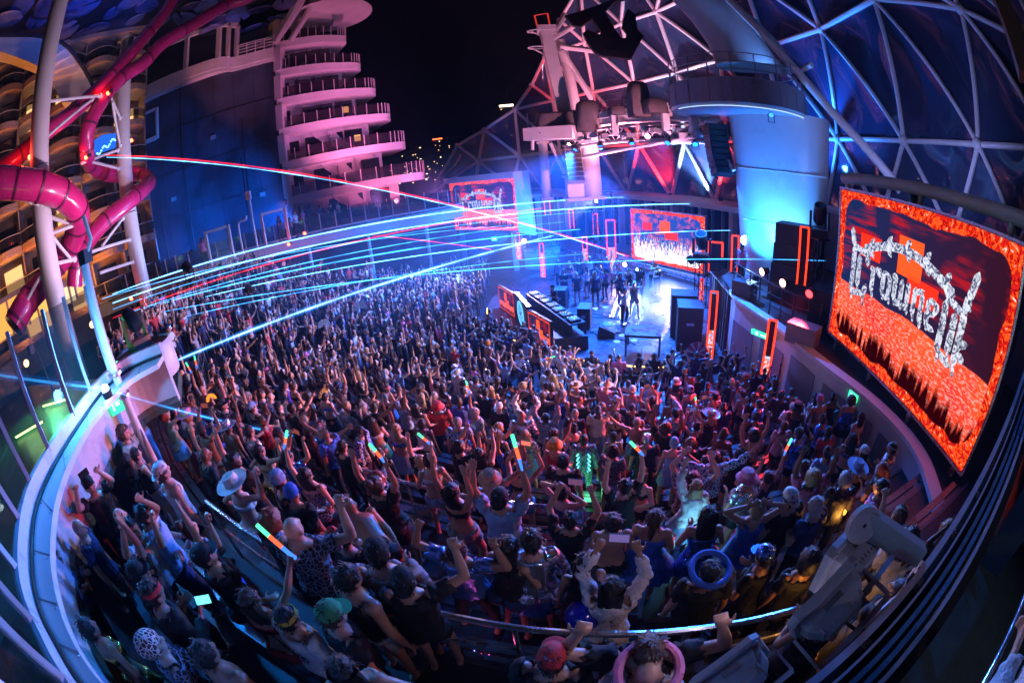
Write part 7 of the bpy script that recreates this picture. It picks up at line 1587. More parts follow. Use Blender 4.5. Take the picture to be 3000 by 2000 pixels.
for k, (px, d, lab) in enumerate((((835, 600), 28.5, 'onlooker leaning on the gallery rail at the pink corner'), ((858, 598), 29, 'second onlooker at the pink gallery corner'), ((880, 590), 29.5, 'third onlooker at the pink gallery corner, arm raised'), ((932, 585), 29.2, 'dark onlooker on the gallery below the balcony tower'), ((962, 580), 29.2, 'onlooker beside another on the gallery below the tower'), ((985, 575), 29.4, 'onlooker nearest the distant screen on the gallery'), ((590, 705), 26.5, 'faint blue onlooker in front of the dark wall'), ((810, 610), 28.2, 'onlooker left end of the gallery group'))):
    p = at(*px, d); extra(p, 5.28, -120 + 25 * (k % 3), ('m_stand', 'f_stand', 'f_upleft', 'm_fold')[k % 4], k % 4, ('tee', ('black', 'white', 'pink', 'navy')[k % 4]), ('trousers', 'black'), ('short', ('black', 'brown')[k % 2]), None, lab, 'onlookers on the gallery')

# ---- the rest of the crowd
occ = [(x, y) for x, y, _, _ in PEOPLE]
cand = []
def okspot(x, y):
    if math.hypot(x - SC[0], y - SC[1]) < SR + (1.0 if y < 15 and x > 1 else .45): return False
    if x > 7.35 and y < 16: return False
    if y > line_y(x) - .7: return False
    if y > 20 and x > -1.2: return False
    if x > 6.2 and y < 2.6: return False
    for (ax, ay) in ((-1.6, 19.2), (-1.4, 18.2)):
        if math.hypot(x - ax, y - ay) < .7: return False
    return True
rings_ = [8.9, 9.35, 9.8, 9.99]
extra_r = [10.3, 10.85, 11.4, 11.95, 12.5]
rings_ = [(r, SC) for r in rings_] + [(r, SC) for r in extra_r] + [(R0 + TD * i + (.14 if k == 0 else .47), CTR) for i in range(NT) for k in (0, 1)]
for r, c_ in rings_:
    a = 100.0
    while a < 330:
        x = c_[0] + (r + rnd.uniform(-.09, .09)) * math.cos(R(a)); y = c_[1] + (r + rnd.uniform(-.09, .09)) * math.sin(R(a))
        a += math.degrees((.44 + rnd.random() * .46) / r)
        if not okspot(x, y) or (c_ is SC and r > 10 and math.hypot(x - CTR[0], y - CTR[1]) > R0 - .05): continue
        d = math.hypot(x, y); far = d > 14
        drop = .06 if far else (.15 if d > 7 or x > 3.2 else .45)
        if rnd.random() < drop: continue
        z = floor_z(x, y); hx = (x, y, z + 1.6); px, py = pix(hx)
        if not (-25 < px < 3025 and -20 < py < 2040): continue
        if x > 3.5 and px > 2150 and py < np.interp(px, [2156, 2283, 2423, 2551, 2653, 2717, 2742, 2760], [880, 969, 1084, 1186, 1288, 1429, 1531, 2100]) + 12: continue
        t = (CAM_Z - 5.7) / (CAM_Z - hx[2]); 
        if t < 1 and pip(x * t, y * t, deck_poly): continue
        cand.append((d, x, y, z))
cand.sort()
keep = []
cell = {}
def near(x, y, rr):
    for i in range(int(x // 1) - 1, int(x // 1) + 2):
        for j in range(int(y // 1) - 1, int(y // 1) + 2):
            for (a, b) in cell.get((i, j), ()):
                if (a - x) ** 2 + (b - y) ** 2 < rr * rr: return True
    return False
hx_, hy_, _ = stand_at(830, 1815, 1.46); occ += [(hx_ + dx, hy_ + dy) for dx, dy in ((.25, -.2), (.45, -.4), (.1, -.45), (.5, -.1))]
for x, y in occ: cell.setdefault((int(x // 1), int(y // 1)), []).append((x, y))
for d, x, y, z in cand:
    if near(x, y, .40 if d > 9 else .5): continue
    cell.setdefault((int(x // 1), int(y // 1)), []).append((x, y)); keep.append((d, x, y, z))
N_IND = 300 - len(PEOPLE)
WP = ['m_stand'] * 4 + ['m_armsup'] * 2 + ['m_fist'] * 3 + ['m_upleft'] * 3 + ['m_chest'] * 3 + ['m_film'] * 2 + ['m_fold'] + ['m_wide'] + ['m_bentup'] + ['m_point'] * 2 + ['m_clap'] + ['f_stand'] * 4 + ['f_armsup'] * 2 + ['f_fist'] * 2 + ['f_upleft'] * 3 + ['f_chest'] * 3 + ['f_film'] * 2 + ['f_hip'] + ['f_head'] + ['f_wide'] + ['f_point']
COLW = ['black'] * 17 + ['navy'] * 3 + ['white'] * 2 + ['grey'] * 2 + ['light blue', 'blue', 'red', 'pink', 'silver sequin', 'blue sequin', 'cream', 'purple', 'patterned blue', 'tan', 'printed navy', 'printed navy', 'printed white', 'patterned black']
LOWP = ['m_stand', 'm_chest', 'm_fold', 'f_stand', 'f_chest', 'f_hip']
PD = {'stand': 'standing', 'armsup': 'both arms straight up', 'fist': 'one arm bent up', 'upleft': 'one arm straight up', 'chest': 'hands in front', 'film': 'filming overhead', 'fold': 'arms folded', 'wide': 'arms flung wide', 'bentup': 'both arms bent up', 'point': 'reaching forward', 'clap': 'clapping high', 'hip': 'hand on hip', 'head': 'hands on head', 'bent': 'bending', 'sit': 'sitting'}
used_l = {o['label'] for _, _, o, _ in PEOPLE}
def where(x, y, d):
    az = math.degrees(math.atan2(x, y))
    if x > 6 and y < 10: return 'beside the pale curved wall'
    if math.hypot(x - 1.5, y - 18.5) < 5: return 'close to the DJ booth'
    if math.hypot(x - SC[0], y - SC[1]) < 9.6 and x > 2.5: return 'at the stage front'
    if az > 32: return 'below the biggest screen'
    if d < 5: return 'in the nearest rows'
    if az < -52: return 'near the balcony rim'
    if az < -34: return 'on the left tiers'
    if az < -14: return 'left of the centre'
    if az > 14: return 'right of the centre'
    return 'in the bowl centre'
items = []
for d, x, y, z in keep[:N_IND]:
    for _try in range(60):
        pose = rnd.choice(WP if not (x > 4.2 and y < 9) else LOWP); f = pose[0] == 'f'; tk = rnd.choice(('tee', 'tank', 'bra', 'bra', 'dress', None) if f else ('tee', 'tee', 'tee', 'tank', 'long', None)); tc2 = rnd.choice(COLW)
        if f and tk is None: tk = 'bra'
        hk = rnd.choice(('long', 'long', 'bun', 'pony', 'curly', 'short') if f else ('short', 'short', 'short', 'short', 'short', 'curly', 'curly', 'pony', None)); hc = rnd.choice(('black', 'black', 'black', 'brown', 'brown', 'blond', 'grey' if not f else 'red'))
        hat = (rnd.choice(('cap', 'capback', 'bucket', 'brim', 'beanie', 'band')), rnd.choice(('black', 'white', 'black', 'light blue', 'red', 'pink', 'tan', 'silver sequin'))) if rnd.random() < .2 else None
        bt_ = (rnd.choice(('trousers', 'shorts', 'shorts') if not f else ('shorts', 'skirt', 'trousers', 'skirt')), rnd.choice(('black', 'black', 'black', 'black', 'navy', 'grey', 'light blue')))
        tn_ = {'tee': 'shirt', 'tank': 'vest', 'bra': 'bikini top' if f else 'top', 'dress': 'dress', 'long': 'jacket', None: 'no'}[tk]
        hd = {'cap': 'cap', 'capback': 'backward cap', 'bucket': 'bucket hat', 'brim': 'brimmed hat', 'beanie': 'knitted hat', 'band': 'headband'}
        head_ = f'{hat[1]} {hd[hat[0]]}' if hat else ('bald head' if hk is None else {'long': 'long ', 'bun': 'tied up ', 'pony': 'ponytail ', 'curly': 'curly ', 'short': 'short '}[hk] + hc + ' hair')
        topd = f'{tc2} {tn_}' if tk else 'bare chest'
        lab = f'{topd}, {head_}, {PD[pose[2:]]}, {where(x, y, d)}'
        if len(lab.split()) <= 16 and lab not in used_l: break
    used_l.add(lab); skin = rnd.choice((0, 0, 1, 1, 2, 3, 4))
    o = person(x, y, z, face(x, y, rnd.gauss(0, 22)), rnd.uniform(.84, .97), pose, skin, (tk, tc2) if tk else None, bt_, (hk, hc) if hk and not (hat and hat[0] == 'beanie' and hk == 'curly') else None, hat, lab)
    items.append((o, pose, lab))
print('PEOPLE', len(PEOPLE), 'rest', len(keep) - N_IND)
# remaining far crowd as one mass
mats_ = [SKIN[0], SKIN[1], SKIN[3], CM['black'], CM['navy'], CM['white'], CM['grey'], CM['light blue'], CM['red'], CM['pink'], HM_['black'], HM_['brown'], HM_['blond'], CM['silver sequin']]
VV = []; FF = []; MI = []; base = 0
LO = {}
for nm in POSES:
    if nm in ('m_bent', 'f_sit'): continue
    B = BODY[nm][1]; J = B['J']; HMm = np.array(J['HM']); hl = (B['P'] - np.array(J['head'])) @ HMm
    P = B['P'].copy(); hd = vreg(B, 'head'); hair_ = hd & ~((hl[:, 1] > .03) & (hl[:, 2] < .055)) & (hl[:, 2] > -.08)
    if nm[0] == 'f':                                              # long hair: puff the back of head and nape
        pass
    ctr = np.array(J['head']); P[hair_] = ctr + (P[hair_] - ctr) * 1.13
    fa = np.array([f[:3] for f in B['F']] + [(f[0], f[2], f[3]) for f in B['F'] if len(f) == 4]); 
    rgf = B['rg'][fa[:, 0]]; hf = hair_[fa].all(1); tpf = B['tp'][fa[:, 0]]; sf = B['rel'][fa[:, 0], 2]
    cat_ = np.zeros(len(fa), int)                                    # 0 skin 1 top 2 bottom 3 hair
    tor = rgf == 0; cat_[tor & (sf > .02)] = 1; cat_[tor & (sf <= .02)] = 2; cat_[np.isin(rgf, [RI['thR'], RI['thL']])] = 2; cat_[np.isin(rgf, [RI['shR'], RI['shL'], RI['ftR'], RI['ftL']])] = 2
    cat_[np.isin(rgf, [RI['uaR'], RI['uaL']]) & (tpf < .6) & (nm[0] == 'm')] = 1; cat_[hf] = 3
    if nm[0] == 'f': cat_[tor & (sf > .05) & (sf < .2)] = 0
    LO[nm] = (P, fa, cat_)
print('LOD tris', {k: len(v[1]) for k, v in LO.items()})
WPL = [p for p in WP]
for d, x, y, z in keep[N_IND:]:
    P, fa, cat_ = LO[rnd.choice(WPL)]; yaw = face(x, y, rnd.gauss(0, 20)); s = rnd.uniform(.85, .97); c, sn = math.cos(yaw) * s, math.sin(yaw) * s
    Q = np.empty_like(P); Q[:, 0] = P[:, 0] * c - P[:, 1] * sn + x; Q[:, 1] = P[:, 0] * sn + P[:, 1] * c + y; Q[:, 2] = P[:, 2] * s + z
    mi = np.array([rnd.choice((0, 0, 1, 2)), rnd.choice((3, 3, 3, 3, 3, 3, 3, 3, 3, 4, 4, 4, 5, 6, 7, 8, 9, 13, 0)), rnd.choice((3, 3, 3, 4)), rnd.choice((10, 10, 10, 11, 12))])
    VV.append(Q); FF.append(fa + base); MI.append(mi[cat_]); base += len(P)
if VV:
    VV = np.concatenate(VV); FF = np.concatenate(FF); MI = np.concatenate(MI)
    me = bpy.data.meshes.new('far_crowd'); me.vertices.add(len(VV)); me.vertices.foreach_set('co', VV.ravel()); me.loops.add(len(FF) * 3); me.loops.foreach_set('vertex_index', FF.ravel().astype(np.int32)); me.polygons.add(len(FF)); me.polygons.foreach_set('loop_start', np.arange(0, len(FF) * 3, 3, dtype=np.int32)); me.polygons.foreach_set('loop_total', np.full(len(FF), 3, dtype=np.int32))
    for mm in mats_: me.materials.append(mm)
    me.polygons.foreach_set('material_index', MI.astype(np.int32)); me.polygons.foreach_set('use_smooth', np.ones(len(FF), bool)); me.update(calc_edges=True)
    put('far_crowd', me, None, label='dense mass of small partygoers filling the far tiers', cat='crowd', kind='stuff')
    print('crowd tris', len(FF))
# ================================================================== THINGS HELD IN THE CROWD
LS = [E('stick_green', (.1, 1, .45), 2.0, False), E('stick_red', (1, .12, .05), 2.0, False), E('stick_blue', (.05, .2, 1), 2.0, False)]
def hand(root, pose, s='R'):
    J = BODY[pose][0]['J']; return world_of(root, J['wr' + s] + J['hd' + s] * .09)
def light_stick(c, d, lab, L=.32):
    c = Vector(c); d = Vector(d).normalized(); root = thing('light_stick', lab, 'light stick', c, 'glowing foam light sticks')
    for k in range(3): a = c + d * (L * (k / 3 - .12)); MB().tube([a, a + d * L / 3], .019, 8).build('glow_segment', LS[(2 - k)], root, True)
def phone(c, f, lab, col=(.6, .8, 1), es=1.2):
    c = Vector(c); f = Vector(f).normalized(); rot = f.to_track_quat('Z', 'Y').to_matrix(); root = thing('phone', lab, 'phone', c, 'phones held up')
    MB().box(c, (.155, .078, .009), rot).build('phone_body', BLACK, root); MB().box(c - f * .0065, (.145, .07, .003), rot).build('phone_screen', E('phone_%02d' % len(MATS), col, es, False), root)
def by(lab): return named[next(k for k in named if k.startswith(lab))]
o = by('man in light blue shirt and black cap'); light_stick(hand(o, 'm_armsup'), (-.15, .15, .9), 'thick green red blue light stick held high mid foreground', .4)
o = by('man in light blue shirt holding a light stick level'); light_stick(hand(o, 'm_upleft', 'L') - Vector((.2, 0, 0)), (1, .1, .12), 'green red blue light stick held level near the stage', .45)
o = by('woman in red sequins'); light_stick(hand(o, 'f_point'), (-.75, .3, .5), 'blue and red light stick pointing at the balcony rim', .38)
o = by('man in black filming'); phone(world_of(o, (BODY['m_film'][0]['J']['wrR'] + BODY['m_film'][0]['J']['wrL']) / 2 + Vector((0, .05, .12))), (math.sin(-o.rotation_euler.z), math.cos(o.rotation_euler.z), -.1), 'pale phone held above the man in black, foreground', (.5, .2, .5), .35)
o = by('woman in fluffy white'); phone(world_of(o, (BODY['f_film'][0]['J']['wrR'] + BODY['f_film'][0]['J']['wrL']) / 2 + Vector((0, .05, .12))), (math.sin(-o.rotation_euler.z), math.cos(o.rotation_euler.z), -.2), 'phone held by the woman in fluffy white', (.35, .25, .8), .5)
o = by('woman holding up a red lit phone'); phone(world_of(o, (BODY['f_film'][0]['J']['wrR'] + BODY['f_film'][0]['J']['wrL']) / 2 + Vector((0, .05, .12))), (math.sin(-o.rotation_euler.z), math.cos(o.rotation_euler.z), -.1), 'phone with red stage picture held up mid crowd', (1, .2, .15), 1.2)
o = by('man in black jacket and red striped'); phone(hand(o, 'm_chest') + Vector((.05, .05, .05)), (-.3, .6, -.7), 'bright teal phone screen beside the red headband', (.15, .8, .75), 2.2)
k = 0
for o, pose, lab in items:
    if pose.endswith('film'):
        J = BODY[pose][0]['J']; yw = o.rotation_euler.z; phone(world_of(o, (J['wrR'] + J['wrL']) / 2 + Vector((0, .05, .12))), (-math.sin(yw), math.cos(yw), -.1), 'phone filmed overhead by ' + ' '.join(lab.replace(',', '').split()[:4]) + ' wearer ' + where(o.location.x, o.location.y, o.location.length), rnd.choice(((.2, .4, .9), (.9, .2, .15), (.3, .3, .8))), .35)
    elif pose.endswith(('armsup', 'upleft')) and rnd.random() < .28 and k < 16:
        s = 'R' if pose.endswith('armsup') else 'L'; k += 1; light_stick(hand(o, pose, s), (rnd.uniform(-.6, .6), rnd.uniform(-.3, .3), .8), 'glowing light stick held by ' + ' '.join(lab.replace(',', '').split()[:4]) + ' wearer ' + where(o.location.x, o.location.y, o.location.length))
# printed back of the white shirt
o = by('man in white shirt with printed back')
for k, (tx, zz) in enumerate((('Heavy on', 1.36), ('Energy', 1.25))):
    me = text_mesh(tx, .115, .0015); me.materials.clear(); me.materials.append(CM['black'])
    t = bpy.data.objects.new('shirt_print', me); COL.objects.link(t); t.parent = o; t.location = (0, -.142, zz - .03); t.rotation_euler = (R(84), 0, 0)
# lettered round fan
def hand_fan(c, f, r, lab, mat, ribs=14, txt=None):
    c = Vector(c); f = Vector(f).normalized(); rot = f.to_track_quat('Z', 'Y').to_matrix(); root = thing('hand_fan', lab, 'fan', c, 'folding hand fans')
    for q in range(ribs):
        a0, a1 = R(-10 + 200 * q / ribs), R(-10 + 200 * (q + .96) / ribs); m = MB(); z = .012 * (q % 2)
        m.prism([c + rot @ Vector((.05 * math.cos(a0), .05 * math.sin(a0), z)), c + rot @ Vector((r * math.cos(a0), r * math.sin(a0), z)), c + rot @ Vector((r * math.cos(a1), r * math.sin(a1), .012 - z)), c + rot @ Vector((.05 * math.cos(a1), .05 * math.sin(a1), .012 - z))], rot @ Vector((0, 0, .003))); m.build('fan_blade', mat if not isinstance(mat, list) else mat[q % len(mat)], root)
    MB().ball(c, .02).build('pivot', DARK, root)
    if txt:
        n = len(txt)
        for i, ch in enumerate(txt):
            a = R(165 - 150 * i / (n - 1)); me = text_mesh(ch, r * .3, .002); me.materials.clear(); me.materials.append(CM['white']); t = bpy.data.objects.new('fan_letter', me); COL.objects.link(t); t.parent = root
            mm = (rot @ Matrix.Rotation(a - math.pi / 2, 3, 'Z')).to_4x4(); mm.translation = rot @ Vector((r * .74 * math.cos(a), r * .74 * math.sin(a), .018)); t.matrix_local = mm
p = at(1437, 1160, 10.2); hand_fan(p, camp - p, .38, 'big black fan lettered in white left of centre', CM['black'], 16, 'EXPERTS')
p = at(2042, 1035, 14.2); hand_fan(p, camp - p, .42, 'rainbow striped fan raised at the stage corner', [CM['white'], CM['purple'], CM['red'], CM['light blue']], 18)
p = at(2045, 1478, 7.0); hand_fan(p, camp - p, .2, 'small bright fan with coloured lights in front of the pale tutu', [LS[0], LS[1], CM['white'], LS[2]], 14)
p = at(1055, 905, 17); hand_fan(p, camp - p, .32, 'white fan raised in the far crowd', CM['white'], 12)
p = at(950, 955, 15); hand_fan(p, camp - p, .25, 'silver blue fan raised in the far crowd', CM['light blue'], 12)
p = at(620, 1170, 8.2); hand_fan(p, camp - p, .12, 'small orange fan glowing on the left tiers', E('fan_orange', (1, .3, .03), 1.6, False), 10)
# blue balloon
p = at(1705, 1811, 1.7); bl = thing('balloon', 'big shiny blue balloon in the foreground', 'balloon', p)
MB().lathe([(.005, -.185), (.03, -.17), (.09, -.11), (.135, -.02), (.145, .05), (.125, .12), (.075, .165), (.004, .18)], p, 26).build('balloon_skin', M('balloon_blue', (.01, .02, .4), .12, var=.05, coat=.6), bl, True); MB().lathe([(.004, -.18), (.022, -.205), (.004, -.2)], p, 10).build('knot', MATS['balloon_blue'], bl); MB().tube([p + Vector((0, 0, -.2)), p + Vector((.03, .02, -.5)), p + Vector((-.02, .05, -.9))], .003, 4).build('string', CM['white'], bl)
# LED strips on the suit of the glowing man, green light spill
o = by('man in black suit covered'); J = BODY['m_stand'][0]['J']; LG = E('suit_led', (.15, 1, .55), 3.0, False); LBU = E('suit_led_blue', (.1, .35, 1), 3.0, False)
for q in range(26):
    sd = -1 if q % 2 else 1; v = J['pel'] + Vector((sd * (.09 + .02 * (q % 3)), -.155, -.05 + .5 * (q // 2) / 13)); c = world_of(o, v); b = MB().ball(c, .016, 6, 4).mesh('suit_light', LG if q % 3 else LBU); t = bpy.data.objects.new('suit_light', b); COL.objects.link(t); t.parent = o; t.matrix_parent_inverse = (Matrix.Translation(o.location) @ Matrix.Rotation(o.rotation_euler.z, 4, 'Z') @ Matrix.Diagonal((*o.scale, 1))).inverted()
point(world_of(o, Vector((.1, -.45, .5))), 14, (.15, 1, .4), .15, None, 'suit_glow')
o2 = by('woman in glowing white top'); point(world_of(o2, Vector((.1, -.5, 1.0))), 10, (.2, .7, 1), .15, None, 'costume_glow')
p = at(1400, 1945, 1.9); lb = thing('glow_bouquet', 'bunch of pink blue and orange glowing fibre lights at the bottom edge', 'toy', p)
for q in range(40):
    v = Vector((rnd.gauss(0, .5), rnd.gauss(0, .5), rnd.uniform(.3, 1))).normalized() * rnd.uniform(.12, .2); MB().tube([p, p + v], .0015, 3).build('fibre', CM['white'], lb); MB().ball(p + v, .008, 5, 4).build('fibre_tip', (E('tip_pink', (1, .1, .7), 4, False), E('tip_blue', (.15, .3, 1), 4, False), E('tip_orange', (1, .35, .05), 4, False))[q % 3], lb)
MB().tube([p + Vector((0, 0, -.14)), p], .018).build('handle', CM['white'], lb); point(p + Vector((.05, 0, .1)), 4, (1, .1, .4), .06, lb)

# ================================================================== FOREGROUND RAIL, FLOODLIGHTS
ra = thing('balcony_rail', 'blue and white multi bar balcony rail sweeping past the camera', 'rail', (2.5, .6, 5.0))
A0 = Vector((-.15, -.02, 0)); A1 = Vector((6.4, 1.32, 0)); ud = (A1 - A0).normalized(); od = Vector((ud.y, -ud.x, 0))
def bar(off, z, w, h, mat, nm='bar'): MB().beam(A0 + od * off + Vector((0, 0, z)), A1 + od * off + Vector((0, 0, z)), w, h).build(nm, mat, ra)
BLP = M('rail_blue', (.2, .42, .7), .3, .3, var=.1); PWH = M('rail_white', (.66, .62, .72), .35, var=.08)
bar(0, 6.0, .035, .05, PWH); bar(.034, 5.94, .03, .03, RUBBER, 'gasket'); bar(.062, 6.0, .012, .05, PWH); bar(.088, 5.95, .034, .02, RUBBER, 'gasket'); bar(.117, 6.0, .024, .03, BLP); bar(.139, 5.96, .018, .02, RUBBER, 'gasket'); bar(.163, 6.0, .026, .03, BLP); bar(.186, 5.95, .02, .02, RUBBER, 'gasket'); bar(.212, 6.0, .02, .04, PWH); bar(.26, 5.93, .06, .06, RUBBER, 'gasket')
bar(.13, 5.55, .22, .8, DARK, 'core')
for k in range(14):
    c = A0 + ud * (.4 + k * .42); MB().box(c + od * .03 + Vector((0, 0, 6.0)), (.05, .03, .035), Matrix.Rotation(math.atan2(ud.y, ud.x), 3, 'Z')).build('clip', STEEL, ra)
hr = thing('chrome_handrail', 'slim shiny handrail at the lower right frame edge', 'handrail', (2.2, -.5, 5))
MB().tube([Vector((.35, -.62, 6.05)), Vector((1.2, -.42, 6.08)), Vector((5.5, .45, 6.15))], .022, 10).build('rail', M('chrome', (.8, .75, .8), .15, .9), hr, True); MB().tube([(1.2, -.42, 5), (1.2, -.42, 6.07)], .02).build('post', STEEL, hr, True); MB().tube([(4.2, .19, 5), (4.2, .19, 6.1)], .02).build('post', STEEL, hr, True)
sp_ = thing('side_wall', 'dark blue painted side panel beyond the balcony rail', 'wall', (5.2, 0, 5)); MB().prism([(3.4, .25, 5), (6.6, .95, 5), (6.6, .95, 6.7), (3.4, .25, 6.1)], (.1, -.3, 0)).build('panel', M('side_blue', (.05, .14, .28), .4), sp_); MB().prism([(3.4, .3, 6.1), (6.6, 1.0, 6.7), (6.6, 1.0, 6.76), (3.4, .3, 6.16)], (.1, -.3, 0)).build('trim', DARK, sp_)
FLM = M('floodlight_cast', (.5, .5, .56), .5, var=.12, scale=14, bump=.15, bscale=90)
def flood(c, f, up_, s, lab, power=0, tgt=None, col=None, ang=60):
    c = Vector(c); f = Vector(f).normalized(); x = f.cross(Vector(up_)).normalized(); y = x.cross(f).normalized(); rot = Matrix((x, y, f)).transposed(); root = thing('floodlight', lab, 'floodlight', c, 'white floodlights on the rail')
    def ringp(w, h, z, ch=.2): return [c + rot @ Vector((sx * w * (1 - (ch if q else 0)), sy * h * (1 - (0 if q else ch)), z)) * s for sx, sy, q in ((1, -1, 0), (1, -1, 1), (-1, -1, 1), (-1, -1, 0), (-1, 1, 0), (-1, 1, 1), (1, 1, 1), (1, 1, 0))]
    rs = [ringp(.17, .13, 0), ringp(.175, .135, .012), ringp(.175, .135, .045), ringp(.15, .11, -.0), ringp(.14, .1, -.05), ringp(.085, .07, -.13), ringp(.03, .03, -.135)]
    loft([rs[2], rs[1], rs[0]], 'front_flange', FLM, root, False); loft([rs[0], rs[3], rs[4], rs[5], rs[6]], 'rear_housing', FLM, root, False)
    m = MB(); m.add(ringp(.165, .125, .03), [tuple(range(8))]); m.build('glass', HWALL if not power else E('flood_glow_%d' % len(MATS), col, .5, False), root)
    for k in range(9): MB().box(c + rot @ Vector((-.1 + .025 * k, .0, -.075)) * s, (.006 * s, .17 * s, .07 * s), rot).build('cooling_fin', FLM, root)
    for sx in (-1, 1): MB().beam(c + rot @ Vector((sx * .19, 0, -.02)) * s, c + rot @ Vector((sx * .19, -.02, -.2)) * s, .03 * s, .012 * s, up=x).build('bracket_arm', FLM, root)
    MB().beam(c + rot @ Vector((-.19, -.02, -.2)) * s, c + rot @ Vector((.19, -.02, -.2)) * s, .03 * s, .012 * s).build('bracket_base', FLM, root)
    for sx in (-1, 1):
        for sy in (-1, 1): MB().ball(c + rot @ Vector((sx * .15, sy * .118, -.004)) * s, .008 * s, 6, 4).build('bolt', STEEL, root)
    MB().box(c + rot @ Vector((.0, .1, -.028)) * s, (.09 * s, .012 * s, .035 * s), rot).build('rating_plate', GREY, root); MB().tube(smoothpath([c + rot @ Vector((0, -.02, -.13)) * s, c + rot @ Vector((.03, -.1, -.2)) * s, c + rot @ Vector((.12, -.25, -.18)) * s], 4), .008 * s, 6).build('power_cable', RUBBER, root)
    if power: spot(c + f * .08, tgt, power, col, ang, .8, .12, root)
    return root
flood(at(2478, 1625, 1.5), (-.3, .95, -.12), (0, 0, 1), 1.05, 'upper white floodlight with cooling ribs clamped to the rail', 22, (-1.5, 5, 3), (.72, .6, 1), 100)
flood(at(2425, 1765, 1.25), (-.2, .95, -.08), (-.5, .1, .8), 1.05, 'lower white floodlight with boxy rear on the rail', 26, (-3.5, 2.2, 3.6), (.72, .62, 1), 100)
flood(at(2150, 1965, .75), (-.1, .9, -.25), (-.5, .1, .8), .8, 'third white floodlight cut by the bottom edge')
ba = thing('rail_bracket', 'rounded white arm linking the upper floodlight to the rail', 'bracket', at(2560, 1560, 1.5))
pa, pb = at(2525, 1532, 1.5), at(2700, 1640, 1.62); MB().prism([pa + Vector((0, 0, .07)), pb + Vector((0, 0, .05)), pb + Vector((0, 0, -.05)), pa + Vector((0, 0, -.07))], (.03, .05, 0)).build('arm', FLM, ba); MB().lathe([(.01, .03), (.085, .03), (.09, 0), (.01, 0)], pa, 20, Vector((-.3, -.9, .4)).to_track_quat('Z', 'Y').to_matrix()).build('pivot_disc', FLM, ba, True)
dl = thing('deck_lamp', 'deck lamp on the balcony wall behind the rail', 'lamp', (3.4, -2.6, 7.6)); MB().box((3.4, -2.6, 7.6), (.3, .16, .2)).build('housing', DARK, dl); MB().tube([(3.4, -2.75, 5), (3.4, -2.75, 7.6)], .04).build('pole', DARK, dl); spot((3.3, -2.45, 7.55), (2.2, .4, 5.7), 70, (.6, .55, 1), 75, .9, .1, dl)
# amber lamp added to tint the rail in front of the floodlights
am = thing('added_amber_lamp', 'added small amber lamp under the lower floodlight', 'lamp', at(2390, 1790, 2.3)); p = at(2390, 1790, 2.3); MB().box(p, (.1, .06, .06)).build('glow_block', E('amber_lamp', (1, .45, .06), 4), am); MB().box(p + Vector((0, .05, 0)), (.14, .04, .1)).build('bracket', DARK, am); point(p + Vector((-.1, .0, .12)), 9, (1, .42, .06), .06, am)
p = at(2470, 1500, 4.6); am2 = thing('amber_costume_glow', 'added amber glow standing in for a glowing costume near the curved wall', 'lamp', p); MB().box(p, (.08, .06, .06)).build('glow_block', E('costume_amber', (1, .4, .05), 3), am2); MB().box(p + Vector((0, .05, 0)), (.12, .04, .1)).build('bracket', DARK, am2); point(p + Vector((-.2, -.1, .1)), 26, (1, .4, .06), .1, am2)  # added light standing in for an orange glowing costume
# person with white fur trim at the right edge, on the balcony
o = person(1.5, -.66, 4.99, R(-30), 1.02, 'f_chest', 0, ('long', 'fur white'), ('trousers', 'black'), ('long', 'black'), None, 'person in white fur sleeves on the balcony at the right edge', 'people on the balcony')
# dark frame in the upper right corner
tf = thing('window_frame_beam', 'dark red brown steel frame crossing the upper right corner', 'frame', at(2950, 150, 4)); FRM = M('frame_brown', (.16, .07, .06), .5, var=.2)
MB().beam(at(2905, -60, 5), at(3010, 230, 4.6), .22, .22).build('slanted_beam', FRM, tf); MB().beam(at(2985, 95, 4.8), at(3100, 100, 4.6), .12, .12).build('cross_bar', FRM, tf); MB().tube([at(2915, -30, 5.3), at(2960, 130, 5.2), at(3010, 260, 5.0)], .02).build('edge_trim', BLP, tf)
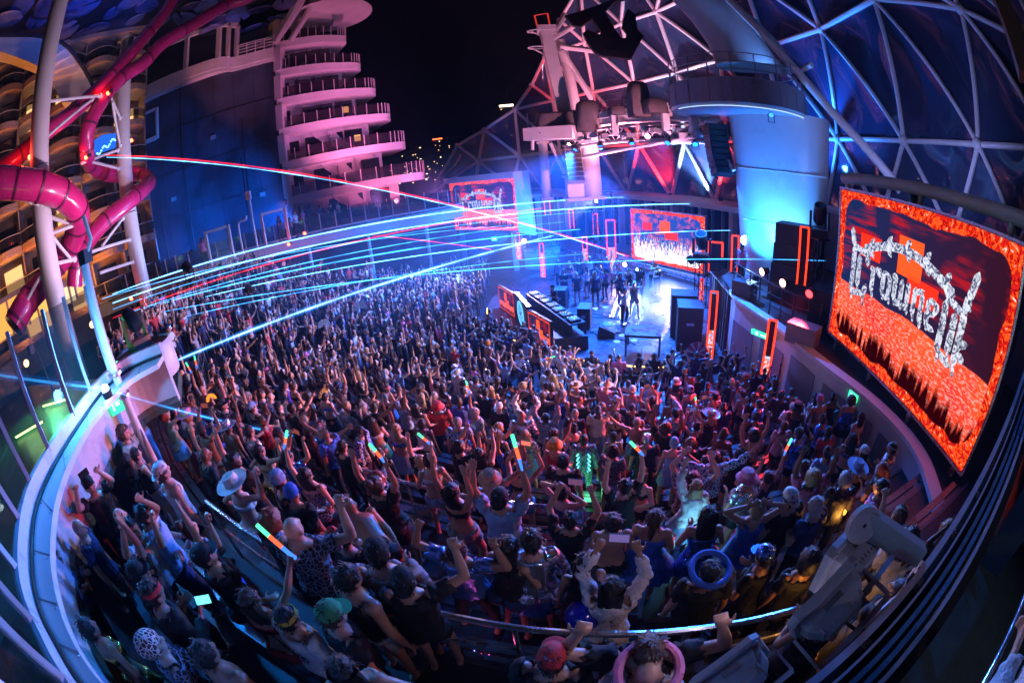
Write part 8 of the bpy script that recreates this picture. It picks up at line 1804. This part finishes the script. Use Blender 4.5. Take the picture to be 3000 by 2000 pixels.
# smoke burst on stage
SMK = bpy.data.materials.new('stage_smoke'); SMK.use_nodes = True; nt = SMK.node_tree; nt.nodes.clear()
pv = nt.nodes.new('ShaderNodeVolumePrincipled'); pv.inputs['Color'].default_value = (.95, .97, 1, 1); tc = nt.nodes.new('ShaderNodeTexCoord'); n1 = nt.nodes.new('ShaderNodeTexNoise'); n1.inputs['Scale'].default_value = 1.1; n1.inputs['Detail'].default_value = 4; nt.links.new(tc.outputs['Object'], n1.inputs['Vector'])
ln = nt.nodes.new('ShaderNodeVectorMath'); ln.operation = 'LENGTH'; mp = nt.nodes.new('ShaderNodeMapping'); mp.inputs['Scale'].default_value = (.44, .44, .92); nt.links.new(tc.outputs['Object'], mp.inputs['Vector']); nt.links.new(mp.outputs[0], ln.inputs[0])
m1 = nt.nodes.new('ShaderNodeMapRange'); m1.inputs[1].default_value = 1; m1.inputs[2].default_value = 0.2; nt.links.new(ln.outputs['Value'], m1.inputs[0]); m2 = nt.nodes.new('ShaderNodeMapRange'); m2.inputs[1].default_value = .42; m2.inputs[2].default_value = .62; m2.inputs[4].default_value = .7; nt.links.new(n1.outputs[0], m2.inputs[0])
mu = nt.nodes.new('ShaderNodeMath'); mu.operation = 'MULTIPLY'; nt.links.new(m1.outputs[0], mu.inputs[0]); nt.links.new(m2.outputs[0], mu.inputs[1]); nt.links.new(mu.outputs[0], pv.inputs['Density'])
oo = nt.nodes.new('ShaderNodeOutputMaterial'); nt.links.new(pv.outputs[0], oo.inputs['Volume'])
sm = MB().ball((0, 0, 0), (2.3, 2.3, 1.1), 20, 12).build('smoke', SMK, kind='stuff'); sm.location = (7.2, 17.9, 1.0); sm['label'] = 'white smoke burst rolling over the stage floor'

SM2 = bpy.data.materials.new('stage_mist'); SM2.use_nodes = True; nt = SM2.node_tree; nt.nodes.clear(); pv = nt.nodes.new('ShaderNodeVolumePrincipled'); pv.inputs['Color'].default_value = (.35, .6, 1, 1); pv.inputs['Density'].default_value = .012; oo = nt.nodes.new('ShaderNodeOutputMaterial'); nt.links.new(pv.outputs[0], oo.inputs['Volume'])
sm = MB().ball((0, 0, 0), (17, 10.5, 6), 32, 18).build('smoke', SM2, kind='stuff'); sm.location = (-6, 25.5, 3.4); sm.rotation_euler = (0, 0, R(14)); sm['label'] = 'thin blue lit smoke drifting over the stage and far crowd'
# ================================================================== HAZE
HZ = bpy.data.materials.new('haze_air'); HZ.use_nodes = True; nt = HZ.node_tree; nt.nodes.clear()
pv = nt.nodes.new('ShaderNodeVolumePrincipled'); pv.inputs['Color'].default_value = (.35, .58, 1, 1); pv.inputs['Density'].default_value = .0013; pv.inputs['Anisotropy'].default_value = .0
o_ = nt.nodes.new('ShaderNodeOutputMaterial'); nt.links.new(pv.outputs[0], o_.inputs['Volume'])
MB().box((0, 18, 16), (110, 90, 78)).build('haze', HZ, kind='stuff')
